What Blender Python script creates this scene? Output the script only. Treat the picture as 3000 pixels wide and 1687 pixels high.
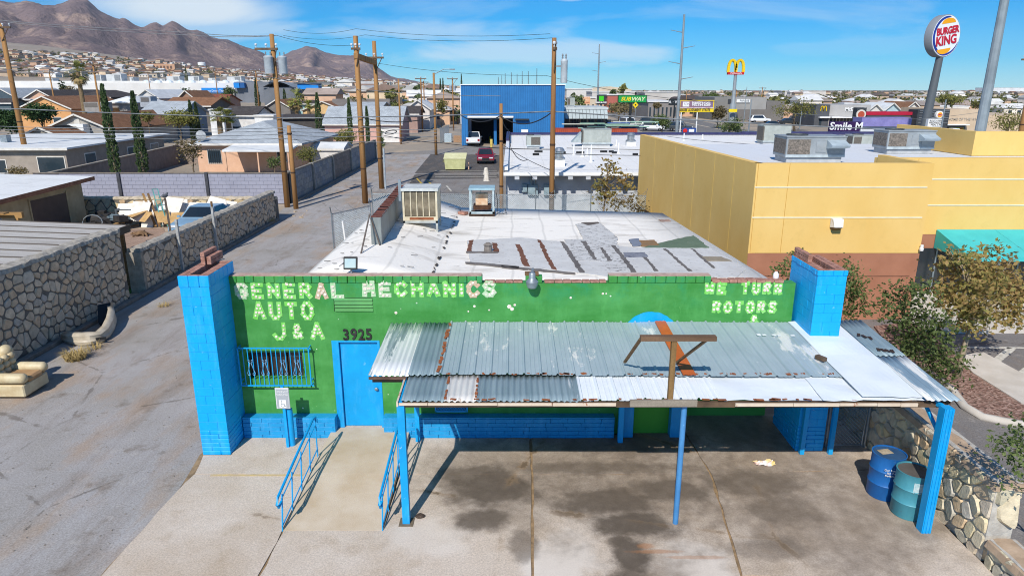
import bpy, bmesh, math, random
import numpy as np
from mathutils import Vector, Matrix, noise as mnoise
R = math.radians
random.seed(7)
for _o in list(bpy.data.objects): bpy.data.objects.remove(_o)
SC = bpy.context.scene
COL = SC.collection
# ------------------------------------------------------------------ camera
CAMP = (0.0, -14.0, 7.65)
TH = math.atan(581.5/2000.0)
CT, ST = math.cos(TH), math.sin(TH)
cam = bpy.data.cameras.new('camera')
camo = bpy.data.objects.new('camera', cam); COL.objects.link(camo)
camo.location = CAMP; camo.rotation_euler = (math.pi/2 - TH, 0, 0)
cam.sensor_width = 36; cam.lens = 24; cam.clip_start = 0.1; cam.clip_end = 30000
SC.camera = camo
# ------------------------------------------------------------------ light and sky
SUN_EL, SUN_AZ = R(41.0), R(15.0)          # light travels towards +y, a little to +x
sl = bpy.data.lights.new('sun', 'SUN'); sl.energy = 4.5; sl.angle = R(0.53); sl.color = (1.0, 0.95, 0.87)
so = bpy.data.objects.new('sun', sl); COL.objects.link(so)
_d = Vector((math.sin(SUN_AZ)*math.cos(SUN_EL), math.cos(SUN_AZ)*math.cos(SUN_EL), -math.sin(SUN_EL)))
so.rotation_euler = _d.to_track_quat('-Z', 'Y').to_euler(); so.location = (-20, -60, 60)
W = bpy.data.worlds.new('World'); SC.world = W; W.use_nodes = True
wt = W.node_tree; wn = wt.nodes; wl = wt.links; wn.clear()
sky = wn.new('ShaderNodeTexSky'); sky.sky_type = 'NISHITA'; sky.sun_disc = False
sky.sun_elevation = SUN_EL; sky.sun_rotation = math.pi + SUN_AZ
sky.air_density = 1.0; sky.dust_density = 0.0; sky.ozone_density = 1.0; sky.altitude = 1100
hsv = wn.new('ShaderNodeHueSaturation'); hsv.inputs['Saturation'].default_value = 1.6; hsv.inputs['Value'].default_value = 1.0
hsv.inputs['Hue'].default_value = 0.492
tc = wn.new('ShaderNodeTexCoord')
sep = wn.new('ShaderNodeSeparateXYZ'); wl.new(tc.outputs['Generated'], sep.inputs[0])
def wmath(op, a, b=None):
    n = wn.new('ShaderNodeMath'); n.operation = op
    for i, s in enumerate((a, b)):
        if s is None: continue
        if isinstance(s, (int, float)): n.inputs[i].default_value = s
        else: wl.new(s, n.inputs[i])
    return n.outputs[0]
tint = wn.new('ShaderNodeMix'); tint.data_type = 'RGBA'; tint.blend_type = 'MULTIPLY'; tint.inputs['Factor'].default_value = 1.0
wl.new(sky.outputs[0], tint.inputs['A']); tint.inputs['B'].default_value = (0.40, 0.68, 1.08, 1); wl.new(tint.outputs['Result'], hsv.inputs['Color'])
# cirrus: streaky noise over the whole dome, raised for neutral fill, thicker in a few banks
az = wmath('ARCTAN2', sep.outputs['X'], sep.outputs['Y']); el = wmath('ARCSINE', sep.outputs['Z'])
cmb = wn.new('ShaderNodeCombineXYZ'); wl.new(az, cmb.inputs[0]); wl.new(el, cmb.inputs[1])
mp = wn.new('ShaderNodeMapping'); wl.new(cmb.outputs[0], mp.inputs[0]); mp.inputs['Rotation'].default_value = (0, 0, R(7)); mp.inputs['Scale'].default_value = (2.6, 10.5, 1); mp.inputs['Location'].default_value = (1.3, 0.4, 0)
n1 = wn.new('ShaderNodeTexNoise'); n1.inputs['Scale'].default_value = 1.5; n1.inputs['Detail'].default_value = 9; n1.inputs['Roughness'].default_value = 0.58; n1.inputs['Distortion'].default_value = 0.6
wl.new(mp.outputs[0], n1.inputs['Vector'])
nz = wmath('SUBTRACT', n1.outputs['Fac'], 0.5)
def bank(a0, e0, ra, re, k, soft=0.75, nk=2.6):
    d = wmath('SQRT', wmath('ADD', wmath('POWER', wmath('DIVIDE', wmath('SUBTRACT', az, a0), ra), 2.0), wmath('POWER', wmath('DIVIDE', wmath('SUBTRACT', el, e0), re), 2.0)))
    m = wn.new('ShaderNodeMapRange'); m.interpolation_type = 'SMOOTHSTEP'; m.inputs['From Min'].default_value = 1.0; m.inputs['From Max'].default_value = 1.0-soft; m.inputs['To Max'].default_value = k
    wl.new(wmath('ADD', d, wmath('MULTIPLY', nz, -nk)), m.inputs['Value']); return m.outputs[0]
cf = wmath('MULTIPLY', wmath('MAXIMUM', wmath('SUBTRACT', n1.outputs['Fac'], 0.5), 0.0), 1.7)
for q in ((-0.41, 0.098, 0.16, 0.036, 0.95, 0.7, 1.1), (-0.36, 0.075, 0.2, 0.025, 0.5), (-0.16, 0.075, 0.26, 0.022, 0.45), (-0.02, 0.045, 0.36, 0.026, 0.6), (0.42, 0.05, 0.3, 0.02, 0.25), (0.08, 0.118, 0.03, 0.006, 0.5, 0.6, 2.0), (2.2, 0.35, 0.7, 0.12, 0.6), (-2.4, 0.4, 0.8, 0.15, 0.6), (-1.4, 0.25, 0.4, 0.08, 0.6), (1.3, 0.3, 0.5, 0.1, 0.5)): cf = wmath('MAXIMUM', cf, bank(*q))  # the banks far to the sides and behind are unseen, added as white fill
veil = wn.new('ShaderNodeMapRange'); veil.inputs['From Max'].default_value = 0.09; veil.inputs['To Min'].default_value = 0.36; veil.inputs['To Max'].default_value = 0.0
wl.new(sep.outputs['Z'], veil.inputs['Value'])
cf = wmath('MINIMUM', wmath('MAXIMUM', cf, veil.outputs[0]), 0.95)
mixc = wn.new('ShaderNodeMix'); mixc.data_type = 'RGBA'
wl.new(cf, mixc.inputs['Factor']); wl.new(hsv.outputs[0], mixc.inputs['A']); mixc.inputs['B'].default_value = (8.0, 9.0, 9.6, 1)
bg = wn.new('ShaderNodeBackground'); bg.inputs['Strength'].default_value = 0.108
wl.new(mixc.outputs['Result'], bg.inputs['Color'])
wo = wn.new('ShaderNodeOutputWorld'); wl.new(bg.outputs[0], wo.inputs[0])
SC.view_settings.view_transform = 'Standard'; SC.view_settings.look = 'None'
SC.view_settings.exposure = 0.06; SC.view_settings.gamma = 1.0; SC.view_settings.use_curve_mapping = False
SC.cycles.filter_width = 1.05; SC.cycles.max_bounces = 6; SC.cycles.diffuse_bounces = 4; SC.cycles.glossy_bounces = 2; SC.cycles.transparent_max_bounces = 8

# ------------------------------------------------------------------ survey helpers (photo pixel on a known depth or height -> metres)
def ray(u, v):
    a = (u-1500)/2000.0; b = (843.5-v)/2000.0
    return a, CT + b*ST, -ST + b*CT
def P(u, v, y):                              # point on the vertical plane y
    a, dy, dz = ray(u, v); t = (y-CAMP[1])/dy
    return (a*t, y, CAMP[2]+dz*t)
def G(u, v, z=0.0):                          # point on the level plane z
    a, dy, dz = ray(u, v); t = (z-CAMP[2])/dz
    return (a*t, CAMP[1]+dy*t, z)
def px(d):                                   # metres per photo pixel at depth d from the camera
    return d/2000.0

# ------------------------------------------------------------------ terrain
def sst(a, b, x):
    t = min(1, max(0, (x-a)/(b-a))); return t*t*(3-2*t)
def hgt(x, y):
    """ground height: level round the shop, climbing to the north-west foothills"""
    d = math.hypot(x, y+14)
    if d < 70: return 0.0
    az = math.degrees(math.atan2(x, y+14))           # 0 = straight ahead, negative = left
    f = float(np.interp(az, [-38, -33, -28, -24, -20, -11, -4, 2], [106, 95, 76, 60, 47, 28, 10, 0]))
    return min(1, f/29)*0.016*max(0, d-70)*sst(70, 160, d)+max(0, f-29)*sst(350, 1850, d)
# ------------------------------------------------------------------ materials
def lin(c):
    if isinstance(c, str):
        c = tuple(int(c[i:i+2], 16)/255 for i in (0, 2, 4))
    return tuple((x/12.92 if x <= 0.04045 else ((x+0.055)/1.055)**2.4) for x in c)
class NT:
    def __init__(s, name):
        s.m = bpy.data.materials.new(name); s.m.use_nodes = True
        s.t = s.m.node_tree; s.n = s.t.nodes; s.l = s.t.links; s.n.clear()
        s.out = s.n.new('ShaderNodeOutputMaterial'); s.b = s.n.new('ShaderNodeBsdfPrincipled')
        s.l.new(s.b.outputs[0], s.out.inputs[0])
        g = s.n.new('ShaderNodeNewGeometry'); s.pos = g.outputs['Position']
    def put(s, sock, v):
        if hasattr(v, 'links') or hasattr(v, 'is_linked'): s.l.new(v, sock)
        else:
            if isinstance(v, tuple) and len(v) == 3 and len(sock.default_value) == 4: v = v+(1,)
            sock.default_value = v
    def mapping(s, vec, scale=(1,1,1), rot=(0,0,0), loc=(0,0,0)):
        n = s.n.new('ShaderNodeMapping'); s.l.new(vec, n.inputs[0])
        n.inputs['Scale'].default_value = scale; n.inputs['Rotation'].default_value = rot; n.inputs['Location'].default_value = loc
        return n.outputs[0]
    def noise(s, scale, detail=5, rough=0.55, vec=None, dist=0):
        n = s.n.new('ShaderNodeTexNoise'); n.inputs['Scale'].default_value = scale; n.inputs['Detail'].default_value = detail
        n.inputs['Roughness'].default_value = rough; n.inputs['Distortion'].default_value = dist
        s.l.new(vec or s.pos, n.inputs['Vector']); return n.outputs['Fac']
    def vor(s, scale, vec=None, feature='F1', out='Distance'):
        n = s.n.new('ShaderNodeTexVoronoi'); n.feature = feature; n.inputs['Scale'].default_value = scale
        s.l.new(vec or s.pos, n.inputs['Vector']); return n.outputs[out]
    def ramp(s, fac, a, b, ca=(0,0,0), cb=(1,1,1), mode='LINEAR'):
        n = s.n.new('ShaderNodeValToRGB'); n.color_ramp.interpolation = mode
        n.color_ramp.elements[0].position = a; n.color_ramp.elements[1].position = b
        n.color_ramp.elements[0].color = tuple(ca)+(1,); n.color_ramp.elements[1].color = tuple(cb)+(1,)
        s.l.new(fac, n.inputs[0]); return n.outputs[0]
    def ramps(s, fac, stops, mode='LINEAR'):
        n = s.n.new('ShaderNodeValToRGB'); n.color_ramp.interpolation = mode
        e = n.color_ramp.elements
        while len(e) < len(stops): e.new(0.5)
        for i, (p, c) in enumerate(stops): e[i].position = p; e[i].color = tuple(c)+(1,)
        s.l.new(fac, n.inputs[0]); return n.outputs[0]
    def mix(s, f, a, b, mode='MIX'):
        n = s.n.new('ShaderNodeMix'); n.data_type = 'RGBA'; n.blend_type = mode
        s.put(n.inputs['Factor'], f); s.put(n.inputs['A'], a); s.put(n.inputs['B'], b); return n.outputs['Result']
    def math(s, op, a, b=None, c=None):
        n = s.n.new('ShaderNodeMath'); n.operation = op
        for i, q in enumerate((a, b, c)):
            if q is None: continue
            s.put(n.inputs[i], q)
        return n.outputs[0]
    def sep(s, vec=None):
        n = s.n.new('ShaderNodeSeparateXYZ'); s.l.new(vec or s.pos, n.inputs[0]); return n.outputs
    def rnd(s):
        return s.n.new('ShaderNodeObjectInfo').outputs['Random']
    def bump(s, h, strength=0.3, dist=0.02):
        n = s.n.new('ShaderNodeBump'); n.inputs['Strength'].default_value = strength; n.inputs['Distance'].default_value = dist
        s.l.new(h, n.inputs['Height']); s.l.new(n.outputs[0], s.b.inputs['Normal'])
    def fin(s, col, rough=0.85, metal=0.0, spec=0.35):
        s.put(s.b.inputs['Base Color'], col); s.put(s.b.inputs['Roughness'], rough); s.put(s.b.inputs['Metallic'], metal)
        s.b.inputs['Specular IOR Level'].default_value = spec
        return s.m
_MC = {}
def M(c1, c2=None, sc=3.0, rough=0.85, metal=0.0, bump=0.0, bs=40, var=0.0, spec=0.3, sx=(1,1,1)):
    """general worn surface: two tones broken up by noise, optional per-object variation"""
    key = (c1, c2, sc, rough, metal, bump, bs, var, spec, sx)
    if key in _MC: return _MC[key]
    t = NT('surface'); a = lin(c1); b = lin(c2) if c2 else tuple(x*0.78 for x in a)
    v = t.mapping(t.pos, sx)
    f = t.ramp(t.noise(sc, 6, 0.6, v), 0.34, 0.66)
    col = t.mix(f, a, b)
    if var:
        col = t.mix(1.0, col, t.ramp(t.rnd(), 0, 1, (1-var,)*3, (1+var*0.6,)*3), 'MULTIPLY')
    if bump: t.bump(t.noise(bs, 4), bump, 0.02)
    _MC[key] = t.fin(col, rough, metal, spec); return _MC[key]
def Mramp(stops, sc=3.0, rough=0.85, bump=0.0, bs=30, tone=0.15):
    """colour chosen per object from a list, with a little noise"""
    key = ('r', tuple(stops), sc, rough, bump)
    if key in _MC: return _MC[key]
    t = NT('assorted'); n = len(stops)
    c = t.ramps(t.rnd(), [(i/n, lin(q)) for i, q in enumerate(stops)], 'CONSTANT')
    k = t.ramp(t.noise(sc, 5), 0.3, 0.7, (1-tone,)*3, (1+tone,)*3)
    col = t.mix(1.0, c, k, 'MULTIPLY')
    if bump: t.bump(t.noise(bs, 4), bump, 0.02)
    _MC[key] = t.fin(col, rough, 0, 0.2); return _MC[key]
def Mplain(c, rough=0.5, metal=0.0, spec=0.4):
    key = ('p', c, rough, metal, spec)
    if key in _MC: return _MC[key]
    t = NT('paint'); a = lin(c)
    col = t.mix(t.noise(6, 3), tuple(x*0.9 for x in a), tuple(min(1, x*1.06) for x in a))
    _MC[key] = t.fin(col, rough, metal, spec); return _MC[key]
# ------------------------------------------------------------------ mesh builder
def wloc(o):
    v = Vector((0,0,0))
    while o is not None: v += o.location; o = o.parent
    return v
class MB:
    def __init__(s): s.v = []; s.f = []; s.mi = []
    def add(s, vs, fs, mi=0):
        k = len(s.v); s.v.extend([tuple(q) for q in vs]); s.f.extend([tuple(i+k for i in q) for q in fs]); s.mi.extend([mi]*len(fs)); return s
    def box(s, x0, x1, y0, y1, z0, z1, mi=0):
        return s.add([(x0,y0,z0),(x1,y0,z0),(x1,y1,z0),(x0,y1,z0),(x0,y0,z1),(x1,y0,z1),(x1,y1,z1),(x0,y1,z1)],
                     [(0,3,2,1),(4,5,6,7),(0,1,5,4),(1,2,6,5),(2,3,7,6),(3,0,4,7)], mi)
    def cbox(s, c, sz, rz=0, mi=0, m=None):
        x, y, z = [q/2 for q in sz]; vs = [(a,b,d) for d in (-z,z) for a,b in ((-x,-y),(x,-y),(x,y),(-x,y))]
        mt = m if m is not None else Matrix.Rotation(rz, 3, 'Z')
        vs = [Vector(c)+mt@Vector(q) for q in vs]
        return s.add(vs, [(0,3,2,1),(4,5,6,7),(0,1,5,4),(1,2,6,5),(2,3,7,6),(3,0,4,7)], mi)
    def beam(s, p, q, w, h, mi=0):
        p = Vector(p); q = Vector(q); d = q-p; L = d.length
        if L < 1e-6: return s
        m = d.to_track_quat('Y', 'Z').to_matrix()
        return s.cbox((p+q)/2, (w, L, h), m=m, mi=mi)
    def tube(s, pts, r, n=6, mi=0, cap=True):
        pts = [Vector(p) for p in pts]; rs = r if isinstance(r, (list, tuple)) else [r]*len(pts)
        k = len(s.v); up = Vector((0.013,0.021,1))
        for i, p in enumerate(pts):
            d = (pts[min(i+1, len(pts)-1)]-pts[max(i-1, 0)]).normalized()
            a = d.cross(up if abs(d.z) < 0.95 else Vector((1,0.02,0))).normalized(); b = d.cross(a)
            for j in range(n):
                t = 2*math.pi*j/n; s.v.append(tuple(p+a*(rs[i]*math.cos(t))+b*(rs[i]*math.sin(t))))
        for i in range(len(pts)-1):
            for j in range(n):
                s.f.append((k+i*n+j, k+i*n+(j+1)%n, k+(i+1)*n+(j+1)%n, k+(i+1)*n+j)); s.mi.append(mi)
        if cap:
            s.f.append(tuple(k+j for j in range(n))[::-1]); s.f.append(tuple(k+(len(pts)-1)*n+j for j in range(n))); s.mi.extend([mi]*2)
        return s
    def lathe(s, c, prof, n=16, mi=0, axis='z'):
        k = len(s.v)
        for r, h in prof:
            for j in range(n):
                t = 2*math.pi*j/n; a, b = r*math.cos(t), r*math.sin(t)
                q = (a, b, h) if axis == 'z' else ((h, a, b) if axis == 'x' else (a, h, b))
                s.v.append((c[0]+q[0], c[1]+q[1], c[2]+q[2]))
        for i in range(len(prof)-1):
            for j in range(n):
                s.f.append((k+i*n+j, k+i*n+(j+1)%n, k+(i+1)*n+(j+1)%n, k+(i+1)*n+j)); s.mi.append(mi)
        if prof[0][0] > 1e-4: s.f.append(tuple(k+j for j in range(n))[::-1]); s.mi.append(mi)
        if prof[-1][0] > 1e-4: s.f.append(tuple(k+(len(prof)-1)*n+j for j in range(n))); s.mi.append(mi)
        return s
    def prism(s, poly, z0, z1, mi=0):            # poly in xy, extruded in z
        n = len(poly); vs = [(x,y,z0) for x,y in poly]+[(x,y,z1) for x,y in poly]
        return s.add(vs, [tuple(range(n))[::-1], tuple(range(n, 2*n))]+[(i,(i+1)%n,n+(i+1)%n,n+i) for i in range(n)], mi)
    def sheet(s, pts, th=0.004, mi=0):           # horizontal-ish polygon with its own heights and a small thickness
        n = len(pts); vs = [tuple(p) for p in pts]+[(p[0],p[1],p[2]-th) for p in pts]
        return s.add(vs, [tuple(range(n)), tuple(range(n, 2*n))[::-1]]+[(i,n+i,n+(i+1)%n,(i+1)%n) for i in range(n)], mi)
    def ell(s, c, r, n=10, m=6, mi=0):
        k = len(s.v); s.v.append((c[0],c[1],c[2]-r[2]))
        for i in range(1, m):
            t = math.pi*i/m
            for j in range(n):
                a = 2*math.pi*j/n; s.v.append((c[0]+r[0]*math.sin(t)*math.cos(a), c[1]+r[1]*math.sin(t)*math.sin(a), c[2]-r[2]*math.cos(t)))
        s.v.append((c[0],c[1],c[2]+r[2])); e = len(s.v)-1
        for j in range(n):
            s.f.append((k, k+1+(j+1)%n, k+1+j)); s.f.append((e, k+1+(m-2)*n+j, k+1+(m-2)*n+(j+1)%n)); s.mi += [mi]*2
            for i in range(m-2):
                s.f.append((k+1+i*n+j, k+1+i*n+(j+1)%n, k+1+(i+1)*n+(j+1)%n, k+1+(i+1)*n+j)); s.mi.append(mi)
        return s
    def xf(s, m):
        s.v = [tuple(m@Vector(q)) for q in s.v]; return s
    def build(s, name, mat, parent=None, smooth=False, bevel=0.0, kind=None):
        me = bpy.data.meshes.new(name); off = wloc(parent)
        vs = s.v if off.length == 0 else [(x-off.x, y-off.y, z-off.z) for x,y,z in s.v]
        me.from_pydata(vs, [], s.f)
        for q in (mat if isinstance(mat, (list, tuple)) else [mat]): me.materials.append(q)
        if any(s.mi): me.polygons.foreach_set('material_index', s.mi)
        if bevel:
            bm = bmesh.new(); bm.from_mesh(me); bmesh.ops.recalc_face_normals(bm, faces=bm.faces)
            bmesh.ops.bevel(bm, geom=[e for e in bm.edges if len(e.link_faces) == 2 and e.calc_face_angle(0) > 0.6], offset=bevel, segments=1, affect='EDGES', clamp_overlap=True)
            bm.to_mesh(me); bm.free()
        else:
            bm = bmesh.new(); bm.from_mesh(me); bmesh.ops.recalc_face_normals(bm, faces=bm.faces); bm.to_mesh(me); bm.free()
        if smooth:
            me.polygons.foreach_set('use_smooth', [True]*len(me.polygons))
            if smooth != 2:
                try: me.set_sharp_from_angle(angle=R(42))
                except Exception: pass
        o = bpy.data.objects.new(name, me); COL.objects.link(o)
        if parent is not None: o.parent = parent
        if kind: o['kind'] = kind
        return o
def tag(o, label, cat, group=None, kind=None):
    o['label'] = label; o['category'] = cat
    if group: o['group'] = group
    if kind: o['kind'] = kind
    return o
def thing(name, label, cat, loc=(0,0,0), group=None, rz=0):
    o = bpy.data.objects.new(name, None); COL.objects.link(o); o.empty_display_size = 0.2
    o.location = loc; o.rotation_euler = (0,0,rz)
    return tag(o, label, cat, group)
def struct(o, label=None):
    o['kind'] = 'structure'
    if label: o['label'] = label
    return o
def copytree(o, parent=None):
    c = o.copy(); COL.objects.link(c)
    if parent is not None: c.parent = parent
    for ch in [q for q in bpy.data.objects if q.parent == o]: copytree(ch, c)
    return c
def text(parent, s, size, loc, mat, rot=(math.pi/2,0,0), ex=0.004, align='CENTER', name='lettering', sx=1.0, shear=0.0, off=0.0, spacing=1.0):
    cu = bpy.data.curves.new('t', 'FONT'); cu.body = s; cu.size = size; cu.extrude = ex; cu.align_x = align; cu.align_y = 'CENTER'; cu.shear = shear; cu.offset = off
    cu.resolution_u = 3; cu.space_character = spacing
    to = bpy.data.objects.new('t', cu); COL.objects.link(to)
    dg = bpy.context.evaluated_depsgraph_get(); me = bpy.data.meshes.new_from_object(to.evaluated_get(dg))
    bpy.data.objects.remove(to); bpy.data.curves.remove(cu)
    me.name = name; me.materials.clear(); me.materials.append(mat)
    from mathutils import Euler
    me.transform(Matrix.Diagonal((sx,1,1,1)))
    off = wloc(parent)
    me.transform(Matrix.Translation(Vector(loc)-off) @ Euler(rot).to_matrix().to_4x4())
    o = bpy.data.objects.new(name, me); COL.objects.link(o); o.parent = parent
    return o
def jit(a): return random.uniform(-a, a)
# ------------------------------------------------------------------ special materials
def blob_mask(t, blobs, nz, pos=None):
    s = t.sep(pos); tot = None
    for cx_, cy_, rx, ry, k in blobs:
        dx = t.math('DIVIDE', t.math('SUBTRACT', s[0], cx_), rx); dy = t.math('DIVIDE', t.math('SUBTRACT', s[1], cy_), ry)
        d = t.math('SQRT', t.math('ADD', t.math('MULTIPLY', dx, dx), t.math('MULTIPLY', dy, dy)))
        d = t.math('ADD', d, t.math('MULTIPLY', t.math('SUBTRACT', nz, 0.5), 1.9))
        m = t.n.new('ShaderNodeMapRange'); m.interpolation_type = 'SMOOTHSTEP'
        m.inputs['From Min'].default_value = 1.15; m.inputs['From Max'].default_value = 0.5
        m.inputs['To Min'].default_value = 0; m.inputs['To Max'].default_value = k
        t.l.new(d, m.inputs['Value']); o = m.outputs[0]
        tot = o if tot is None else t.math('MAXIMUM', tot, o)
    return tot
def mat_concrete():
    t = NT('concrete_slab')
    base = t.mix(t.ramp(t.noise(0.55, 6, 0.62), 0.3, 0.7), lin('d2c5b8'), lin('bba995'))
    base = t.mix(t.math('MULTIPLY', t.ramp(t.noise(1.7, 5, 0.6), 0.55, 0.75), 0.45), base, lin('a59077'))
    sp = t.ramp(t.noise(34, 3, 0.7), 0.34, 0.66, (0.8,)*3, (1.16,)*3)
    base = t.mix(1.0, base, sp, 'MULTIPLY')
    B = []
    def st(u, v, rx, ry, k): q = G(u, v); B.append((q[0], q[1], rx, ry, k))
    st(1440, 1430, 1.05, 0.8, 0.85); st(1400, 1395, 0.9, 0.45, 0.7); st(1420, 1525, 0.55, 0.4, 0.8); st(1530, 1600, 0.3, 0.5, 0.6)
    st(1790, 1470, 1.25, 0.6, 0.78); st(1850, 1535, 0.9, 0.45, 0.9); st(1842, 1630, 0.42, 0.6, 0.9); st(1842, 1730, 0.45, 0.6, 0.85); st(1960, 1440, 1.0, 0.45, 0.7)
    st(2200, 1420, 1.35, 0.6, 0.62); st(2280, 1500, 0.9, 0.55, 0.5); st(1750, 1375, 2.3, 0.3, 0.55); st(2230, 1610, 0.8, 0.4, 0.45)
    st(1780, 1290, 3.2, 0.7, 0.6); st(2140, 1250, 1.8, 1.1, 0.5)
    L = [G(1640, 1650)[:2]+(0.75, 0.8, 0.7), G(2040, 1660)[:2]+(0.7, 0.7, 0.6), G(1240, 1580)[:2]+(0.9, 0.6, 0.4)]
    base = t.mix(blob_mask(t, L, t.noise(1.1, 7, 0.66)), base, lin('ddd4ca'))
    m = blob_mask(t, B, t.noise(1.3, 7, 0.66))
    film = blob_mask(t, [(2.6, -1.5, 3.2, 2.7, 0.85), (5.8, -2.2, 2.7, 3.4, 0.75), (0.0, -1.7, 2.1, 1.8, 0.75), (2.4, -5.4, 0.9, 1.6, 0.7)], t.noise(0.8, 8, 0.7))
    film = t.math('MULTIPLY', film, t.ramp(t.noise(3.1, 7, 0.7), 0.3, 0.62, (0.5,)*3, (1.0,)*3))
    base = t.mix(film, base, lin('75685b'))
    grime = t.mix(t.noise(3.5, 7, .7), lin('3d352d'), lin('6a5f54'))
    base = t.mix(m, base, grime)
    # rust runs below the pipe post
    q = G(1990, 1625); rm = blob_mask(t, [(q[0]-0.4, q[1]+0.05, 0.5, 0.07, 0.5), (q[0]+0.25, q[1]-0.1, 0.6, 0.05, 0.4), (q[0]-0.55, q[1]+0.2, 0.2, 0.1, 0.55)], t.noise(2.2, 6, 0.7))
    base = t.mix(rm, base, lin('a9744a'))
    # tan dirt along the cracks
    cr = t.vor(0.2, t.mapping(t.pos, (1, 1, 0), loc=(3.1, 0.4, 0)), 'DISTANCE_TO_EDGE'); cm_ = t.ramp(t.noise(0.45, 2), 0.47, 0.56)
    cr = t.math('ADD', cr, t.math('MULTIPLY', t.math('SUBTRACT', t.noise(2.6, 6, 0.7), 0.5), 0.07))
    base = t.mix(t.math('MULTIPLY', cm_, t.ramp(cr, 0.003, 0.012, (0.45,)*3, (0,)*3)), base, lin('9d8262'))
    base = t.mix(t.math('MULTIPLY', cm_, t.ramp(cr, 0.0, 0.003, (0.6,)*3, (0,)*3)), base, lin('54483a'))
    t.bump(t.noise(60, 4), 0.25, 0.01)
    return t.fin(base, 0.9, 0, 0.2)
def mat_asphalt(c1='a9a5a4', c2='959089', dirt='a58d76', sp=70, amt=0.9):
    t = NT('asphalt')
    base = t.mix(t.ramp(t.noise(0.35, 6, 0.6), 0.3, 0.7), lin(c1), lin(c2))
    v = t.mapping(t.pos, (1.0, 0.35, 1))
    base = t.mix(t.math('MULTIPLY', t.ramp(t.noise(0.5, 7, 0.65, v), 0.5, 0.68), amt), base, lin(dirt))
    base = t.mix(t.math('MULTIPLY', t.ramp(t.noise(1.4, 6, 0.65), 0.58, 0.72), 0.6), base, lin('6d5d4d'))
    base = t.mix(t.math('MULTIPLY', t.ramp(t.noise(.9, 8, .72, t.mapping(t.pos, (1.3, .28, 1), loc=(7, 3, 0))), .5, .66), .5), base, lin('7d6f62'))
    base = t.mix(t.math('MULTIPLY', t.ramp(t.noise(2.6, 8, .75), .56, .68), .35), base, lin('c0b7ad'))
    s = t.ramps(t.noise(sp*.4, 3, 0.75), [(0.3, (0.72,)*3), (0.5, (1,)*3), (0.7, (1.28,)*3)])
    base = t.mix(1.0, base, s, 'MULTIPLY')
    cr = t.math('ADD', t.vor(.33, t.mapping(t.pos, (1, .7, 0), loc=(1.7, 2.2, 0)), 'DISTANCE_TO_EDGE'), t.math('MULTIPLY', t.math('SUBTRACT', t.noise(2.2, 7, .72), .5), .1))
    base = t.mix(t.math('MULTIPLY', t.ramp(t.noise(.4, 2), .45, .56), t.ramp(cr, .002, .008, (.55,)*3, (0,)*3)), base, lin('5f564d'))
    t.bump(t.noise(sp, 3), 0.5, 0.012)
    return t.fin(base, 0.95, 0, 0.15)
def mat_green():
    t = NT('green_wall_paint'); s = t.sep()
    base = t.mix(t.ramp(t.noise(1.2, 6, 0.6, t.mapping(t.pos, (1, 1, 2.2))), 0.3, 0.72), lin('337f31'), lin('4f984f'))
    base = t.mix(t.math('MULTIPLY', t.ramp(t.noise(3.4, 8, 0.72, t.mapping(t.pos, (1, 1, .35))), .5, .72), .4), base, lin('5fae60'))
    base = t.mix(t.math('MULTIPLY', t.ramp(t.noise(.7, 6, 0.7, t.mapping(t.pos, (1.6, 1, .3), loc=(2, 0, 0))), .52, .7), .3), base, lin('1f6a22'))
    # older teal coat wearing through near the top
    top = t.n.new('ShaderNodeMapRange'); top.inputs['From Min'].default_value = 3.0; top.inputs['From Max'].default_value = 3.7; t.l.new(s[2], top.inputs['Value'])
    base = t.mix(t.math('MULTIPLY', t.math('MULTIPLY', top.outputs[0], t.ramp(t.noise(2.6, 7, 0.7), 0.45, 0.65)), 0.65), base, lin('1f8f66'))
    fl = t.ramp(t.math('ADD', t.vor(4.2, None), t.math('MULTIPLY', t.math('SUBTRACT', t.noise(14, 3), .5), .12)), 0.055, 0.075, (1,)*3, (0,)*3)
    fl = t.math('MULTIPLY', fl, t.ramp(t.noise(1.1, 3), 0.46, 0.54))
    base = t.mix(fl, base, lin('d9e2cf'))
    sc = t.ramp(t.noise(7, 8, 0.75), 0.67, 0.71)
    base = t.mix(t.math('MULTIPLY', sc, 0.75), base, lin('8ec47d'))
    t.bump(t.noise(26, 5), 0.25, 0.01)
    return t.fin(base, 0.55, 0, 0.35)
def mat_blue(c='00a8ea', c2='049cde', bump=0.35):
    t = NT('blue_paint')
    base = t.mix(t.ramp(t.noise(2.0, 7, 0.7), 0.3, 0.7), lin(c), lin(c2)); base = t.mix(t.math('MULTIPLY', t.ramp(t.noise(3.2, 7, .7, t.mapping(t.pos, (1.5, 1.5, .35))), .52, .75), .3), base, lin('6fbdec'))
    base = t.mix(t.math('MULTIPLY', t.ramp(t.noise(11, 8, 0.75), 0.64, 0.68), 0.6), base, lin('9fcdea'))
    t.bump(t.noise(22, 5), bump, 0.015)
    return t.fin(base, 0.5, 0, 0.4)
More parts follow.
